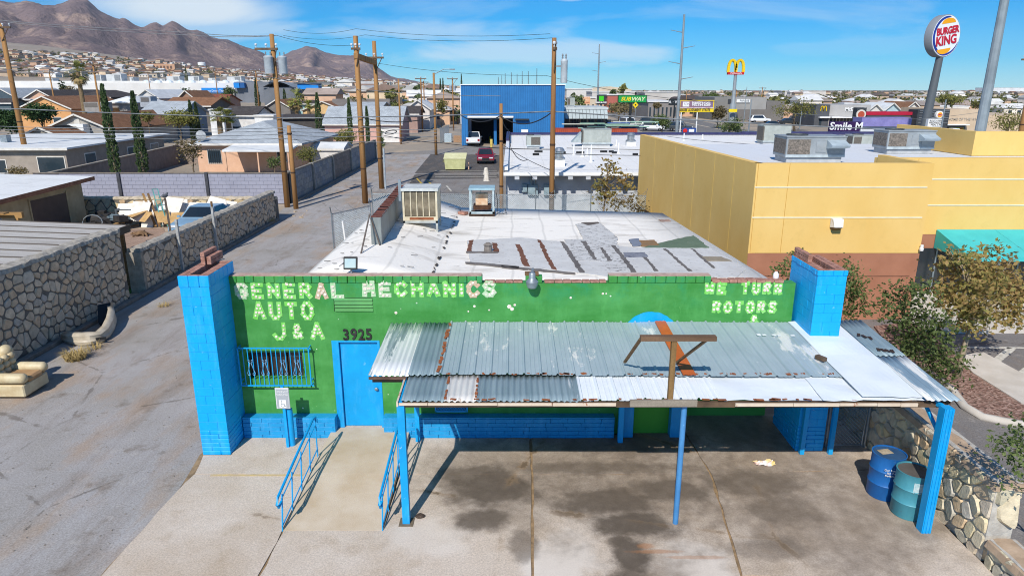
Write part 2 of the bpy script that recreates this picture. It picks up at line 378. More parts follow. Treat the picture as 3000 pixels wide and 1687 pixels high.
def mat_whiteroof(c='eee8de', d='a89f93', sd=0.95):
    t = NT('white_roof_coating')
    base = t.mix(t.math('MULTIPLY', t.ramp(t.noise(0.9, 7, 0.65, t.mapping(t.pos, (0.5, 1.6, 1))), 0.52, 0.75), sd), lin(c), lin(d))
    sk = t.ramp(t.noise(3.2, 8, 0.75, t.mapping(t.pos, (0.6, 2.4, 1))), 0.62, 0.67)
    base = t.mix(t.math('MULTIPLY', sk, 0.75*sd), base, lin('6d655e'))
    seam = t.n.new('ShaderNodeTexWave'); seam.wave_type = 'BANDS'; seam.bands_direction = 'X'; seam.inputs['Scale'].default_value = 0.32; seam.inputs['Distortion'].default_value = 1.2; seam.inputs['Detail'].default_value = 4
    t.l.new(t.pos, seam.inputs[0])
    base = t.mix(t.ramp(seam.outputs['Fac'], 0.0, 0.02, (0.3*sd,)*3, (0,)*3), base, lin('9a9893'))
    t.bump(t.noise(7, 6), 0.25, 0.04)
    return t.fin(base, 0.8, 0, 0.2)
def mat_metal_sheet(base1, base2, paint=None, pth=0.62, rust=0.6, stretch=(1, 0.25, 1), sc=2.2, rc='8a4a26', metal=0.35):
    t = NT('weathered_sheet_metal')
    v = t.mapping(t.pos, stretch)
    base = t.mix(t.ramp(t.noise(sc, 7, 0.65, v), 0.32, 0.68), lin(base1), lin(base2))
    if paint: base = t.mix(t.ramp(t.noise(sc*0.55, 8, 0.72, v), pth, pth+0.03), base, lin(paint))
    if rust: base = t.mix(t.ramp(t.noise(sc*1.3, 8, 0.75, t.mapping(t.pos, (1.3, 0.5, 1), loc=(4, 2, 1))), 1-rust*0.42, 1-rust*0.42+0.06), base, lin(rc))
    return t.fin(base, 0.5, metal, 0.4)
def mat_wood(c1='8f6f4d', c2='5f4a36', sc=3.0, axis=(1, 1, 12)):
    t = NT('weathered_wood')
    v = t.mapping(t.pos, axis)
    base = t.mix(t.ramp(t.noise(sc, 6, 0.6, v, 0.6), 0.3, 0.7), lin(c1), lin(c2))
    base = t.mix(1.0, base, t.ramp(t.noise(40, 3), 0.3, 0.7, (0.85,)*3, (1.1,)*3), 'MULTIPLY')
    t.bump(t.noise(sc*3, 5, 0.6, v), 0.3, 0.01)
    return t.fin(base, 0.85, 0, 0.2)
def mat_leaf(stops, sc=1.6, tr=0.25):
    t = NT('leaves')
    f = t.noise(sc, 6, 0.75)
    fine = t.noise(17, 2, 0.6)
    f = t.math('ADD', t.math('MULTIPLY', f, 0.55), t.math('MULTIPLY', fine, 0.45))
    n = len(stops)
    c = t.ramps(f, [(0.34+0.32*i/(n-1), lin(q)) for i, q in enumerate(stops)])
    c = t.mix(1.0, c, t.ramp(t.rnd(), 0, 1, (0.8,)*3, (1.2,)*3), 'MULTIPLY')
    t.fin(c, 0.7, 0, 0.25)
    td = t.n.new('ShaderNodeBsdfTranslucent'); t.put(td.inputs[0], c)
    ms = t.n.new('ShaderNodeMixShader'); ms.inputs[0].default_value = tr
    t.l.new(t.b.outputs[0], ms.inputs[1]); t.l.new(td.outputs[0], ms.inputs[2]); t.l.new(ms.outputs[0], t.out.inputs[0])
    return t.m
def mat_glass(c='26323a', rough=0.08):
    t = NT('window_glass'); return t.fin(t.mix(t.noise(0.8, 3), lin(c), tuple(x*1.5 for x in lin(c))), rough, 0.0, 0.8)
def mat_shingle(c1, c2, sc=1.2):
    t = NT('roof_shingles')
    br = t.n.new('ShaderNodeTexBrick'); br.inputs['Scale'].default_value = sc; br.inputs['Color1'].default_value = lin(c1)+(1,); br.inputs['Color2'].default_value = lin(c2)+(1,)
    br.inputs['Mortar'].default_value = tuple(x*0.6 for x in lin(c2))+(1,); br.inputs['Mortar Size'].default_value = 0.03
    v = t.mapping(t.pos, (1, 1, 1)); t.l.new(v, br.inputs[0])
    col = t.mix(1.0, br.outputs[0], t.ramp(t.noise(1.1, 6, 0.65), 0.3, 0.7, (0.8,)*3, (1.15,)*3), 'MULTIPLY')
    col = t.mix(1.0, col, t.ramp(t.noise(30, 2, 0.6), 0.3, 0.7, (0.85,)*3, (1.12,)*3), 'MULTIPLY')
    return t.fin(col, 0.9, 0, 0.15)
def mat_stone(stops, var=True):
    t = NT('fieldstone'); n = len(stops)
    c = t.ramps(t.rnd(), [(i/n, lin(q)) for i, q in enumerate(stops)], 'LINEAR')
    c = t.mix(1.0, c, t.ramp(t.noise(5, 6, 0.65), 0.3, 0.7, (0.72,)*3, (1.2,)*3), 'MULTIPLY')
    t.bump(t.noise(16, 6, 0.65), 0.6, 0.03)
    return t.fin(c, 0.9, 0, 0.2)
CONC = mat_concrete(); ASPH = mat_asphalt(); GREEN = mat_green(); BLUE = mat_blue(); BLUE2 = mat_blue('1c9cd6', '1789c2', 0.5)
BLUEM = mat_blue('06a2e4', '0691cc', 0.0); WROOF = mat_whiteroof(); WOOD = mat_wood(); WOODP = mat_wood('b48856', '7a5636', 2.2, (1, 1, 0.06))
BRICKR = M('b98c7c', '8d6354', 9, 0.9, bump=0.5, bs=30); GLASS = mat_glass()
WHITE = Mplain('e8e8e6', 0.5); BLACK = Mplain('1b1c1e', 0.6); STEEL = M('9aa3a8', '7f878b', 6, 0.5, 0.5); GALV = M('a9b1b5', '8c9498', 5, 0.45, 0.55)
RUST = M('9a5a38', '6d3c26', 7, 0.9); MORTAR = M('77716a', '5f5a53', 5, 0.95, bump=0.5, bs=30)

# ------------------------------------------------------------------ ground
def build_ground():
    mb = MB(); az = [R(a) for a in np.linspace(-64, 64, 129)]
    rr = [0.5, 20, 45, 70, 85, 100, 120, 145, 175, 210, 260, 320, 400, 480, 580, 700, 850, 1000, 1200, 1450, 1700, 2100, 2700, 3500, 5500]
    vs = []
    for r in rr:
        for a in az:
            x = r*math.sin(a); y = -14+r*math.cos(a)
            vs.append((x, y-8 if r < 1 else y, (hgt(x, y) if r < 2800 else hgt(x, y))-0.03))
    n = len(az); fs = [(i*n+j, i*n+j+1, (i+1)*n+j+1, (i+1)*n+j) for i in range(len(rr)-1) for j in range(n-1)]
    mb.add(vs, fs)
    t = NT('desert_city_ground'); s = t.sep()
    c = t.mix(t.ramp(t.noise(0.02, 7, 0.65), 0.3, 0.7), lin('a59a8c'), lin('8f8476'))
    c = t.mix(t.ramp(t.noise(0.11, 6, 0.7), 0.5, 0.65), c, lin('b3a18c'))
    c = t.mix(t.math('MULTIPLY', t.ramp(t.noise(0.6, 6, 0.7), 0.55, 0.7), 0.6), c, lin('7d7466'))
    return struct(mb.build('ground', t.fin(c, 0.95, 0, 0.1), smooth=2))
build_ground()
def flat(name, pts, z, mat, th=0.03):
    mb = MB(); mb.sheet([(x, y, z) for x, y in pts], th); return struct(mb.build(name, mat))
flat('alley', [(-14.6,-9),(-6.66,-9),(-6.74,-4.4),(-6.62,-2.2),(-6.8,-0.7),(-5.2,0.6),(-5.2,16),(-7.6,22),(-7.6,33),(-9.5,58),(-9.5,83),(-16.2,83),(-16.0,58),(-15.5,33),(-14.6,26)], 0.0, ASPH, 0.02)
flat('yard_ground', [(-34,1),(-14.6,1),(-14.6,28),(-34,28)], 0.0, M('bba894', '9c8975', 1.3, 0.95, bump=0.4, bs=12), 0.02)
flat('parking_lot', [(-7.0,22.4),(9,22.4),(9,56),(0,60),(-9.0,60),(-9.0,45)], 0.004, mat_asphalt('8b8784', '7a7673', '8f8577', 50, 0.4), 0.02)
flat('side_street', [(-40,72),(40,69),(42,82),(-40,84)], 0.006, mat_asphalt('8f8b87', '827e79', '948a7c', 30, 0.3), 0.02)
# dark resurfaced strip of parking with white bay lines
PK = mat_asphalt('5e5b59', '524f4d', '6b645b', 40, 0.25)
flat('parking_bay', [G(1215,508)[:2], G(1460,505)[:2], G(1470,455)[:2], G(1262,452)[:2]], 0.012, PK, 0.01)
flat('parking_bay', [G(1180,575)[:2], G(1215,512)[:2], G(1460,510)[:2], G(1462,523)[:2], G(1235,526)[:2], G(1205,575)[:2]], 0.012, PK, 0.01)
LINEW = M('d9d4c8', 'a9a49a', 8, 0.8); LINEY = M('d4b347', 'a98d3c', 8, 0.8)
def stripe(u0, v0, u1, v1, w, mat, name='painted_line', z=0.018):
    a = Vector(G(u0, v0)); b = Vector(G(u1, v1)); n = (b-a).cross(Vector((0,0,1))).normalized()*w/2
    flat(name, [(a+n)[:2], (b+n)[:2], (b-n)[:2], (a-n)[:2]], z, mat, 0.003)
for v0 in (502, 512, 519): stripe(1275, v0, 1455, v0, 0.16, LINEW)
stripe(1220, 522, 1248, 552, 0.14, LINEY); stripe(1252, 530, 1280, 556, 0.14, LINEY); stripe(1308, 545, 1322, 560, 0.14, LINEW)
# ------------------------------------------------------------------ forecourt slabs, ramp
def forecourt():
    root = bpy.data.objects.new('forecourt', None); COL.objects.link(root); root['kind'] = 'structure'
    mb = MB(); mb.sheet([(x, y, 0.012) for x, y in [(-6.66,-9),(7.9,-9),(7.9,1.2),(6.2,1.2),(6.2,0.0),(-6.75,0.0),(-6.8,-0.75),(-6.6,-2.2),(-6.74,-4.4)]], 0.02)
    mb.build('joint_bed', M('a58a68', '7a6750', 6, 0.95), root)
    def slab(poly, top=0.034):
        q = []
        n = len(poly)
        for i in range(n):
            a = Vector(poly[i]+(0,)); b = Vector(poly[(i+1) % n]+(0,)); k = max(1, int((b-a).length/0.3))
            for j in range(k):
                p = a.lerp(b, j/k); e = 0.018 if j else 0.0
                q.append((p.x+jit(e), p.y+jit(e), top))
        m = MB(); m.sheet(q, 0.03); m.build('slab', CONC, root)
    g = 0.022
    slab([(-6.62,-9),(-4.15-g,-9),(-4.12-g,-3.42),(-4.12-g,-1.55),(-6.55,-1.55),(-6.62,-2.2),(-6.70,-4.4)])
    slab([(-6.55,-1.55+g),(-4.12-g,-1.55+g),(-4.12-g,-0.02),(-6.1,-0.02),(-6.1,-0.78),(-6.7,-0.78)])
    slab([(-4.15+g,-9),(0.25-g,-9),(0.34-g,-4.5),(0.42-g,-1.55),(-2.34+g,-1.55),(-2.34+g,-3.42),(-4.12+g,-3.42)])
    slab([(-2.34+g,-1.55+g),(0.42-g,-1.55+g),(0.42-g,-0.02),(-2.34+g,-0.02)])
    slab([(0.25+g,-9),(3.45-g,-9),(3.75-g,-4.6),(4.1-g,-1.55),(0.42+g,-1.55),(0.34+g,-4.5)])
    slab([(0.42+g,-1.55+g),(4.1-g,-1.55+g),(3.95-g,1.15),(2.7,1.15),(2.7,-0.02),(0.42+g,-0.02)])
    slab([(3.45+g,-9),(7.88,-9),(7.88,-4.9),(3.75+g,-4.6)]); slab([(3.75+g,-4.6+g),(7.88,-4.9+g),(7.88,-1.35),(4.1+g,-1.55)])
    slab([(4.1+g,-1.55+g),(7.88,-1.35+g),(7.88,1.15),(3.95+g,1.15)])
    # ramp up to the door
    m = MB(); y = [-3.42, -2.6, -1.7, -1.0, 0.22]; z = [0.036, 0.09, 0.15, 0.17, 0.17]
    vs = [(x, yy, zz) for yy, zz in zip(y, z) for x in (-4.12, -2.34)]+[(x, yy, 0.0) for yy in y for x in (-4.12, -2.34)]
    fs = [(2*i, 2*i+1, 2*i+3, 2*i+2) for i in range(4)]+[(2*i, 2*i+2, 2*i+12, 2*i+10) for i in range(4)]+[(2*i+1, 2*i+11, 2*i+13, 2*i+3) for i in range(4)]+[(0,10,11,1)]
    m.add(vs, fs); m.build('ramp', M('cdbda8', 'bda88c', 1.3, 0.9, bump=0.3, bs=60), root)
    m = MB(); q = [(0.42+g,-1.55+0.03),(4.1-g,-1.55+0.03),(4.05,-1.38),(0.42+g,-1.36)]
    m.sheet([(x, y_, 0.05) for x, y_ in q], 0.012); m.build('kerb_lip', CONC, root)
    # worn yellow edge line
    m = MB(); m.box(-6.2, -4.3, -1.62, -1.56, 0.036, 0.041); m.build('painted_line', M('cdb277', 'b7a489', 5, 0.9), root)
    m = MB(); q = G(1990, 1560); 
forecourt()
# ------------------------------------------------------------------ the repair shop
WY = 0.23                                                    # plane of the green front wall
def X(u, v=815, y=WY): return P(u, v, y)[0]
def Z(v, y=WY): return P(1500, v, y)[2]
shop = thing('repair_shop', 'green painted single-storey workshop with bright blue corner pillars and white roof', 'workshop', (0, 0, 0))
wx0, wx1 = X(725, 1070), X(888, 1070); wz0, wz1 = Z(1109), Z(1032)
dx0, dx1 = X(971, 1000), X(1112, 1000); dz0, dz1 = 0.17, Z(997)
ZT = 3.62
mb = MB()
def wallbox(x0, x1, z0, z1): mb.box(x0, x1, WY, WY+0.25, z0, z1)
wallbox(-6.15, wx0, 0, ZT); wallbox(wx0, wx1, 0, wz0); wallbox(wx0, wx1, wz1, ZT); wallbox(wx1, dx0, 0, ZT); wallbox(dx0, dx1, dz1, ZT)
wallbox(dx1, 3.9, 0, ZT); wallbox(3.9, 6.15, 2.6, ZT)
mb.build('wall', GREEN, shop)
mb = MB(); mb.box(dx0, dx1, WY, WY+0.3, 0, 0.168); mb.build('door_step', CONC, shop)
# rear and side walls
mb = MB(); mb.box(-4.9, -4.7, 0.48, 11.2, 0, 3.25); mb.box(-4.7, 5.3, 10.9, 11.1, 0, 3.2); mb.box(5.25, 5.4, 1.3, 9.6, 0, 3.3)
mb.build('side_wall', M('b7b0a6', '98917f', 2, 0.9), shop)
# cap course of rough bricks, broken in places
def caprow(xa, xb, z0, z1, mat):
    x = xa
    while x < xb-0.05:
        w = min(random.uniform(0.17, 0.24), xb-x); m = MB()
        e = [jit(0.012) for _ in range(8)]
        m.box(x+0.004, x+w-0.004, WY-0.012+e[0], WY+0.2+e[1], z0, z1+e[2]*0.8)
        m.build('brick', mat, shop, bevel=0.012); x += w
CAPG = [GREEN, BRICKR]
for xa, xb in ((-6.15, -0.64), (0.29, 0.66), (2.09, 4.31)): caprow(xa, xb, ZT+0.002, ZT+0.155, GREEN)
caprow(-0.6, 0.27, ZT+0.002, ZT+0.03, BRICKR); caprow(0.7, 2.05, ZT+0.002, ZT+0.035, BRICKR); caprow(4.33, 5.9, ZT+0.002, ZT+0.07, BRICKR)
for xa, xb in ((-6.15, -0.66), (2.1, 4.3)): MB().box(xa, xb, WY, WY+0.22, ZT+0.16, ZT+0.172).build('coping', M('c3a99a', 'a98d7e', 8, 0.9), shop)
# wainscot of split-face bricks
def wainscot(xa, xb):
    m = MB(); m.box(xa, xb, 0.02, WY, 0, 0.5); m.build('wainscot', BLUE2, shop)
    m = MB(); m.box(xa, xb, 0.0, WY-0.002, 0.502, 0.525); m.build('ledge', BLUE2, shop)
    for r in range(5):
        x = xa + (0.0 if r % 2 else 0.0); first = True
        while x < xb-0.03:
            w = 0.42*(0.5 if (first and r % 2) else 1)*random.uniform(0.9, 1.1); w = min(w, xb-x); first = False
            k = MB(); k.box(x+0.003, x+w-0.003, -0.012+jit(0.006), 0.03, r*0.1+0.003, r*0.1+0.098); k.build('brick', BLUE2, shop, bevel=0.006); x += w
wainscot(-6.1, X(983, 1250, 0.0)); wainscot(X(1124, 1250, 0.0), X(1800, 1250, 0.0))
# door
door = MB().box(dx0+0.16, dx1-0.06, WY+0.07, WY+0.12, dz0+0.01, dz1-0.05).build('door', BLUEM, shop, bevel=0.004)
m = MB(); m.box(dx0, dx0+0.155, WY-0.01, WY+0.13, dz0, dz1); m.box(dx1-0.055, dx1, WY-0.01, WY+0.13, dz0, dz1); m.box(dx0+0.155, dx1-0.055, WY-0.01, WY+0.13, dz1-0.045, dz1)
m.build('door_frame', BLUEM, shop, bevel=0.004)
m = MB(); m.lathe((dx1-0.14, WY+0.02, 1.12), [(0.012, 0.05), (0.012, 0.02), (0.035, 0.015), (0.04, -0.015), (0.02, -0.03), (0, -0.032)], 10, axis='y'); m.build('door_knob', STEEL, door, smooth=True)
# window with grille
m = MB(); m.box(wx0, wx1, WY+0.19, WY+0.21, wz0, wz1); m.build('window_pane', mat_glass('2b2420', 0.2), shop)
m = MB(); 
for xx in (wx0+0.02, (wx0*2+wx1)/3, (wx0+wx1*2)/3, wx1-0.02): m.box(xx-0.018, xx+0.018, WY+0.14, WY+0.185, wz0, wz1)
m.build('window_frame', M('4a3b33', '33281f', 5, 0.7), shop)
text(shop, 'NO SMOKING', 0.045, (wx1-0.22, WY+0.186, wz1-0.16), WHITE)
gr = bpy.data.objects.new('window_grille', None); COL.objects.link(gr); gr.parent = shop
gx0, gx1 = X(705, 1019), X(910, 1019); gz0, gz1 = Z(1131, 0.05), Z(1019, 0.05); gy = 0.06
m = MB(); m.box(gx0, gx1+0.04, gy-0.012, gy+0.012, gz1-0.02, gz1+0.005); m.box(gx0, gx1+0.06, gy-0.012, gy+0.012, gz0, gz0+0.025)
m.box(gx0-0.013, gx0+0.013, gy-0.012, gy+0.012, gz0, gz1); m.box(gx1-0.013, gx1+0.013, gy-0.012, gy+0.012, gz0, gz1)
for xx in (gx0, gx1):
    for zz in (gz0+0.12, gz1-0.1): m.box(xx-0.01, xx+0.01, gy, WY, zz-0.01, zz+0.01)
for zz in (gz0, gz1-0.02): m.box(gx0-0.01, gx0+0.01, gy+0.012, WY, zz, zz+0.02); m.box(gx1-0.01, gx1+0.01, gy+0.012, WY, zz, zz+0.02)
m.build('frame', BLUEM, gr)
nb = 15
for i in range(1, nb): 
    xx = gx0+(gx1-gx0)*i/nb; MB().box(xx-0.008, xx+0.008, gy-0.008, gy+0.008, gz0+0.02, gz1-0.02).build('bar', BLUEM, gr)
for cxn in (0.165, 0.365, 0.62, 0.82):
    cx_ = gx0+(gx1-gx0)*cxn; zc = (gz0+gz1)/2; m = MB()
    for sgn in (-1, 1):
        m.tube([(cx_+sgn*0.015, gy-0.02, zc+0.1), (cx_+sgn*0.05, gy-0.02, zc-0.04), (cx_+sgn*0.085, gy-0.02, zc-0.14), (cx_+sgn*0.075, gy-0.02, zc-0.185), (cx_+sgn*0.035, gy-0.02, zc-0.185), (cx_+sgn*0.03, gy-0.02, zc-0.15), (cx_+sgn*0.05, gy-0.02, zc-0.14)], 0.007, 4)
        m.tube([(cx_+sgn*0.01, gy-0.02, zc+0.1), (cx_+sgn*0.04, gy-0.02, zc+0.13), (cx_+sgn*0.05, gy-0.02, zc+0.165), (cx_+sgn*0.025, gy-0.02, zc+0.175), (cx_+sgn*0.02, gy-0.02, zc+0.15)], 0.007, 4)
    m.build('scroll', M('9fc3dc', '5f9cc9', 9, 0.5), gr)
# louvred vent
vx0, vx1, vz0, vz1 = X(978, 890), X(1092, 890), Z(912), Z(872)
vent = MB().box(vx0, vx1, WY-0.004, WY+0.002, vz0, vz1).build('vent', Mplain('123a14', 0.8), shop)
for i in range(4):
    z0 = vz0+(vz1-vz0)*i/4; k = MB(); k.add([(vx0+0.02, WY-0.03, z0+0.012), (vx1, WY-0.03, z0+0.012), (vx1, WY-0.006, z0+0.068), (vx0+0.02, WY-0.006, z0+0.068), (vx0+0.02, WY-0.022, z0+0.008), (vx1, WY-0.022, z0+0.008), (vx1, WY-0.002, z0+0.064), (vx0+0.02, WY-0.002, z0+0.064)], [(0,1,2,3),(4,7,6,5),(0,4,5,1),(2,6,7,3),(0,3,7,4),(1,5,6,2)])
    k.build('louvre', GREEN, vent)
# dark round lift hole, small blue mesh hatch
hx0, hx1 = X(1277, 1190, 0.1), X(1366, 1190, 0.1); m = MB(); m.box(hx0, hx1, 0.16, 0.2, 0.62, 1.25); hatch = m.build('hatch', Mplain('21314d', 0.6), shop)
m = MB(); 
for i in range(20):
    a = hx0+(hx1-hx0)*i/19
    for d in (-1, 1):
        x0, z0 = a, 0.62; x1 = a+d*0.63; z1 = 1.25
        if x1 < hx0: z1 = z0+(x0-hx0); x1 = hx0
        if x1 > hx1: z1 = z0+(hx1-x0); x1 = hx1
        if abs(z1-z0) > 0.02: m.tube([(x0, 0.152, z0), (x1, 0.152, z1)], 0.005, 3, cap=False)
for q in ((hx0, hx1, 0.6, 0.63), (hx0, hx1, 1.24, 1.27)): m.box(q[0]-0.02, q[1]+0.02, 0.13, 0.16, q[2], q[3])
m.box(hx0-0.03, hx0, 0.13, 0.16, 0.6, 1.27); m.box(hx1, hx1+0.03, 0.13, 0.16, 0.6, 1.27); m.build('mesh', BLUEM, hatch)
# pilasters and arch round the second doorway, garage bay
px0 = X(1821, 1270, 0.05); px1 = X(1961, 1270, 0.05)
for xx in (px0, px1): MB().box(xx, xx+0.25, 0.0, WY+0.1, 0.03, 2.45).build('pilaster', BLUE2, shop, bevel=0.01)
MB().box(px0+0.25, px1, WY-0.02, WY-0.004, 0.03, 2.3).build('painted_door', M('55a036', '458a2c', 1.5, 0.7, sx=(1,1,0.3)), shop)
acx, acz = X(1908, 930), Z(913)-0.66; m = MB(); vs = []; N = 28
for i in range(N+1):
    t = math.pi*i/N
    for r in (0.44, 0.66):
        rr_ = r+jit(0.008)
        for yy in (WY-0.03 if r > 0.5 else WY-0.012, WY-0.002): vs.append((acx+rr_*math.cos(t)*0.98, yy, acz+rr_*math.sin(t)))
fs = []
for i in range(N): a = i*4; b = a+4; fs += [(a, a+2, b+2, b), (a, b, b+1, a+1), (a+2, a+3, b+3, b+2), (a+1, b+1, b+3, a+3)]
m.add(vs, fs); m.build('arch', BLUE, shop)
m = MB()
for i in range(N+1):
    t = math.pi*i/N; m.v.append((acx+0.435*math.cos(t), WY-0.008, acz+0.435*math.sin(t)))
m.f.append(tuple(range(N+1))); m.mi.append(0); m.build('arch_panel', BLUE2, shop)
MB().box(3.9, 6.15, 1.1, 1.16, 0.03, 2.62).build('garage_door', M('62a84c', '549640', 1.2, 0.7, sx=(1,1,0.4)), shop)
for zz in (0.55, 1.1, 1.65, 2.2): MB().box(3.9, 6.15, 1.085, 1.098, zz, zz+0.02).build('door_seam', Mplain('1c4715'), shop)
m = MB(); m.box(3.86, 3.9, WY+0.25, 1.16, 0.03, 2.62); m.build('bay_side', GREEN, shop)
MB().box(3.9, 6.15, WY+0.1, 1.2, 2.62, 2.66).build('bay_ceiling', Mplain('8d9a8c', 0.9), shop)
# pillars of concrete block
def pillar(x0, x1, y0, y1, ztop, name, brickz):
    p = bpy.data.objects.new('pillar', None); COL.objects.link(p); p.parent = shop; p['label'] = name
    g = 0.02
    MB().box(x0+g, x1-g, y0+g, y1-g, 0.01, ztop-0.35).build('core', BLUE2, p)
    z = 0.02; r = 0
    while z < ztop-0.02:
        low = z < 0.55; cap = z > ztop-0.3
        h = 0.098 if low else (min(0.2, ztop-z) if not cap else ztop-z)
        e = 0.012 if cap else (0.0 if not low else 0.004); rough = 0.006 if (low or cap) else 0.002
        ln = 0.21 if cap else 0.4
        def course(a0, a1, mk):
            a = a0; k = 0
            while a < a1-0.03:
                w = ln*(0.55 if (k == 0 and r % 2) else 1.0); w = min(w, a1-a)
                if a1-(a+w) < 0.06: w = a1-a
                mk(a+0.0014, a+w-0.0014, jit(rough)); a += w; k += 1
        bz0, bz1 = z+0.001, z+h-0.0015
        bv = 0.01 if (low or cap) else 0.0035
        course(x0-e, x1+e, lambda a, b, j: MB().box(a, b, y0-e+j, y0+0.09, bz0, bz1).build('block', BLUE, p, bevel=bv))
        course(y0+0.09, y1+e, lambda a, b, j: MB().box(x1-0.09, x1+e+j, a, b, bz0, bz1).build('block', BLUE, p, bevel=bv))
        course(y0+0.09, y1+e, lambda a, b, j: MB().box(x0-e+j, x0+0.09, a, b, bz0, bz1).build('block', BLUE, p, bevel=bv))
        z += h; r += 1
    # unpainted brick showing in the hollow top
    def bricks(ax, a0, a1, fixed, zz, n):
        for i in range(n):
            b0 = a0+(a1-a0)*i/n; b1 = a0+(a1-a0)*(i+1)/n-0.006
            if ax == 'y': MB().box(fixed, fixed+0.09, b0, b1, zz, zz+0.085+jit(0.004)).build('brick', BRICKR, p, bevel=0.006)
            else: MB().box(b0, b1, fixed, fixed+0.09, zz, zz+0.085+jit(0.004)).build('brick', BRICKR, p, bevel=0.006)
    for k in range(3):
        zz = ztop-0.09*k-0.082
        bricks('y', y0+0.1, y1-0.02, x0+0.095, zz, 5); bricks('y', y0+0.1, y1-0.02, x1-0.19, zz, 5); bricks('x', x0+0.1, x1-0.1, y1-0.1, zz, 2)
    m = MB(); m.box(x0+0.0, x1-0.0, y0+0.0, y0+0.095, ztop+0.001, ztop+0.006); m.box(x0, x0+0.1, y0+0.096, y1, ztop+0.001, ztop+0.006); m.box(x1-0.1, x1, y0+0.096, y1, ztop+0.001, ztop+0.006); m.build('mortar_bed', BRICKR, p)
    return p, bricks
p, bricks = pillar(-6.72, -6.12, -0.75, 0.5, 4.05, 'left blue block pillar with bare brick in its hollow top', 0)
for k in range(3): bricks('y', 0.1, 0.75, -6.62+0.14*(k == 9), 4.06+0.09*k-0.0, 3); 
for k in range(2): bricks('y', 0.12, 0.75, -6.5, 4.06+0.09*k, 3)
p, bricks = pillar(6.22, 6.82, -0.6, 0.75, 4.12, 'right blue block pillar with bare brick in its hollow top', 0)
for k in range(2): bricks('y', 0.0, 0.75, 6.25, 4.13+0.09*k, 4)
# painted letters left by a taken-down bulb sign: pale cut-out strokes with glue spots
GL = {'G': [[(1,.8),(.75,1),(.3,1),(0,.75),(0,.25),(.3,0),(.8,0),(1,.2),(1,.45),(.55,.45)]], 'E': [[(1,1),(0,1),(0,0),(1,0)],[(0,.5),(.8,.5)]],
 'N': [[(0,0),(0,1),(1,0),(1,1)]], 'R': [[(0,0),(0,1),(.75,1),(1,.8),(.75,.5),(0,.5)],[(.45,.5),(1,0)]], 'A': [[(0,0),(.5,1),(1,0)],[(.2,.35),(.8,.35)]],
 'L': [[(0,1),(0,0),(1,0)]], 'M': [[(0,0),(.08,1),(.5,.4),(.92,1),(1,0)]], 'C': [[(1,.8),(.7,1),(.3,1),(0,.7),(0,.3),(.3,0),(.7,0),(1,.2)]], 'H': [[(0,0),(0,1)],[(1,0),(1,1)],[(0,.5),(1,.5)]],
 'I': [[(.5,0),(.5,1)]], 'S': [[(1,.85),(.7,1),(.25,1),(0,.78),(.2,.55),(.8,.45),(1,.22),(.75,0),(.25,0),(0,.15)]], 'U': [[(0,1),(0,.25),(.3,0),(.7,0),(1,.25),(1,1)]],
 'T': [[(0,1),(1,1)],[(.5,1),(.5,0)]], 'O': [[(.3,0),(0,.25),(0,.75),(.3,1),(.7,1),(1,.75),(1,.25),(.7,0),(.3,0)]], 'J': [[(1,1),(1,.25),(.7,0),(.3,0),(0,.25)]],
 '&': [[(1,0),(.2,.75),(.35,1),(.65,1),(.75,.75),(.1,.35),(.15,.05),(.5,0),(1,.4)]], 'W': [[(0,1),(.1,0),(.5,.6),(.9,0),(1,1)]]}
LETM = M('6ec44c', '8fd076', 8, 0.7); LETW = M('c9cbb8', '8fc58a', 10, 0.8); LETP = M('c9a68a', 'bfb49a', 8, 0.85); SPOT = M('ece6dc', 'cfb9a8', 20, 0.8)
def glyph(ch, u0, u1, v0, v1, mat, spots=1.0, sw=0.085):
    a = P(u0, (v0+v1)/2, WY); b = P(u1, (v0+v1)/2, WY); z1 = P(u0, v0, WY)[2]; z0 = P(u0, v1, WY)[2]
    x0 = a[0]+sw/2; w = b[0]-a[0]-sw; zb = z0+sw/2; h = z1-z0-sw
    m = MB(); sm = MB(); k = 0
    for line in GL[ch]:
        pts = [(x0+w*q[0], zb+h*q[1]) for q in line]
        for i in range(len(pts)-1):
            p_, q_ = Vector((pts[i][0], 0, pts[i][1])), Vector((pts[i+1][0], 0, pts[i+1][1])); d = (q_-p_).normalized()
            p2 = p_-d*sw*0.42; q2 = q_+d*sw*0.42; n = Vector((-d.z, 0, d.x))*sw/2*random.uniform(0.9, 1.12); k += 1; yf = WY-0.006-0.0007*k
            cs = [p2+n, q2+n, q2-n, p2-n]
            m.add([(c.x+jit(.004), yf, c.z+jit(.004)) for c in cs]+[(c.x, WY-0.001, c.z) for c in cs], [(0,1,2,3),(4,7,6,5),(0,4,5,1),(1,5,6,2),(2,6,7,3),(3,7,4,0)])
            L = (q_-p_).length; ns = max(1, int(L/0.095+0.5))
            for j in range(ns):
                if random.random() > spots: continue
                c = p_.lerp(q_, (j+0.5)/ns); r = random.uniform(0.024, 0.036); k2 = len(sm.v)
                sm.lathe((c.x+jit(.008), WY-0.016-0.0004*len(sm.v)/7%0.004, c.z+jit(.008)), [(r*random.uniform(.8,1.2), 0.004), (r*0.85, -0.003), (0, -0.003)], 7, axis='y')
    for line in GL[ch]:
        for q in line[1:-1]: k += 1; m.lathe((x0+w*q[0], WY-.0012, zb+h*q[1]), [(sw*.52, 0), (sw*.5, -.0052-.0007*k), (0, -.0052-.0007*k)], 10, axis='y')
    o = m.build('letter', mat, shop)
    if sm.v: sm.build('glue_spots', SPOT, o, kind='stuff')
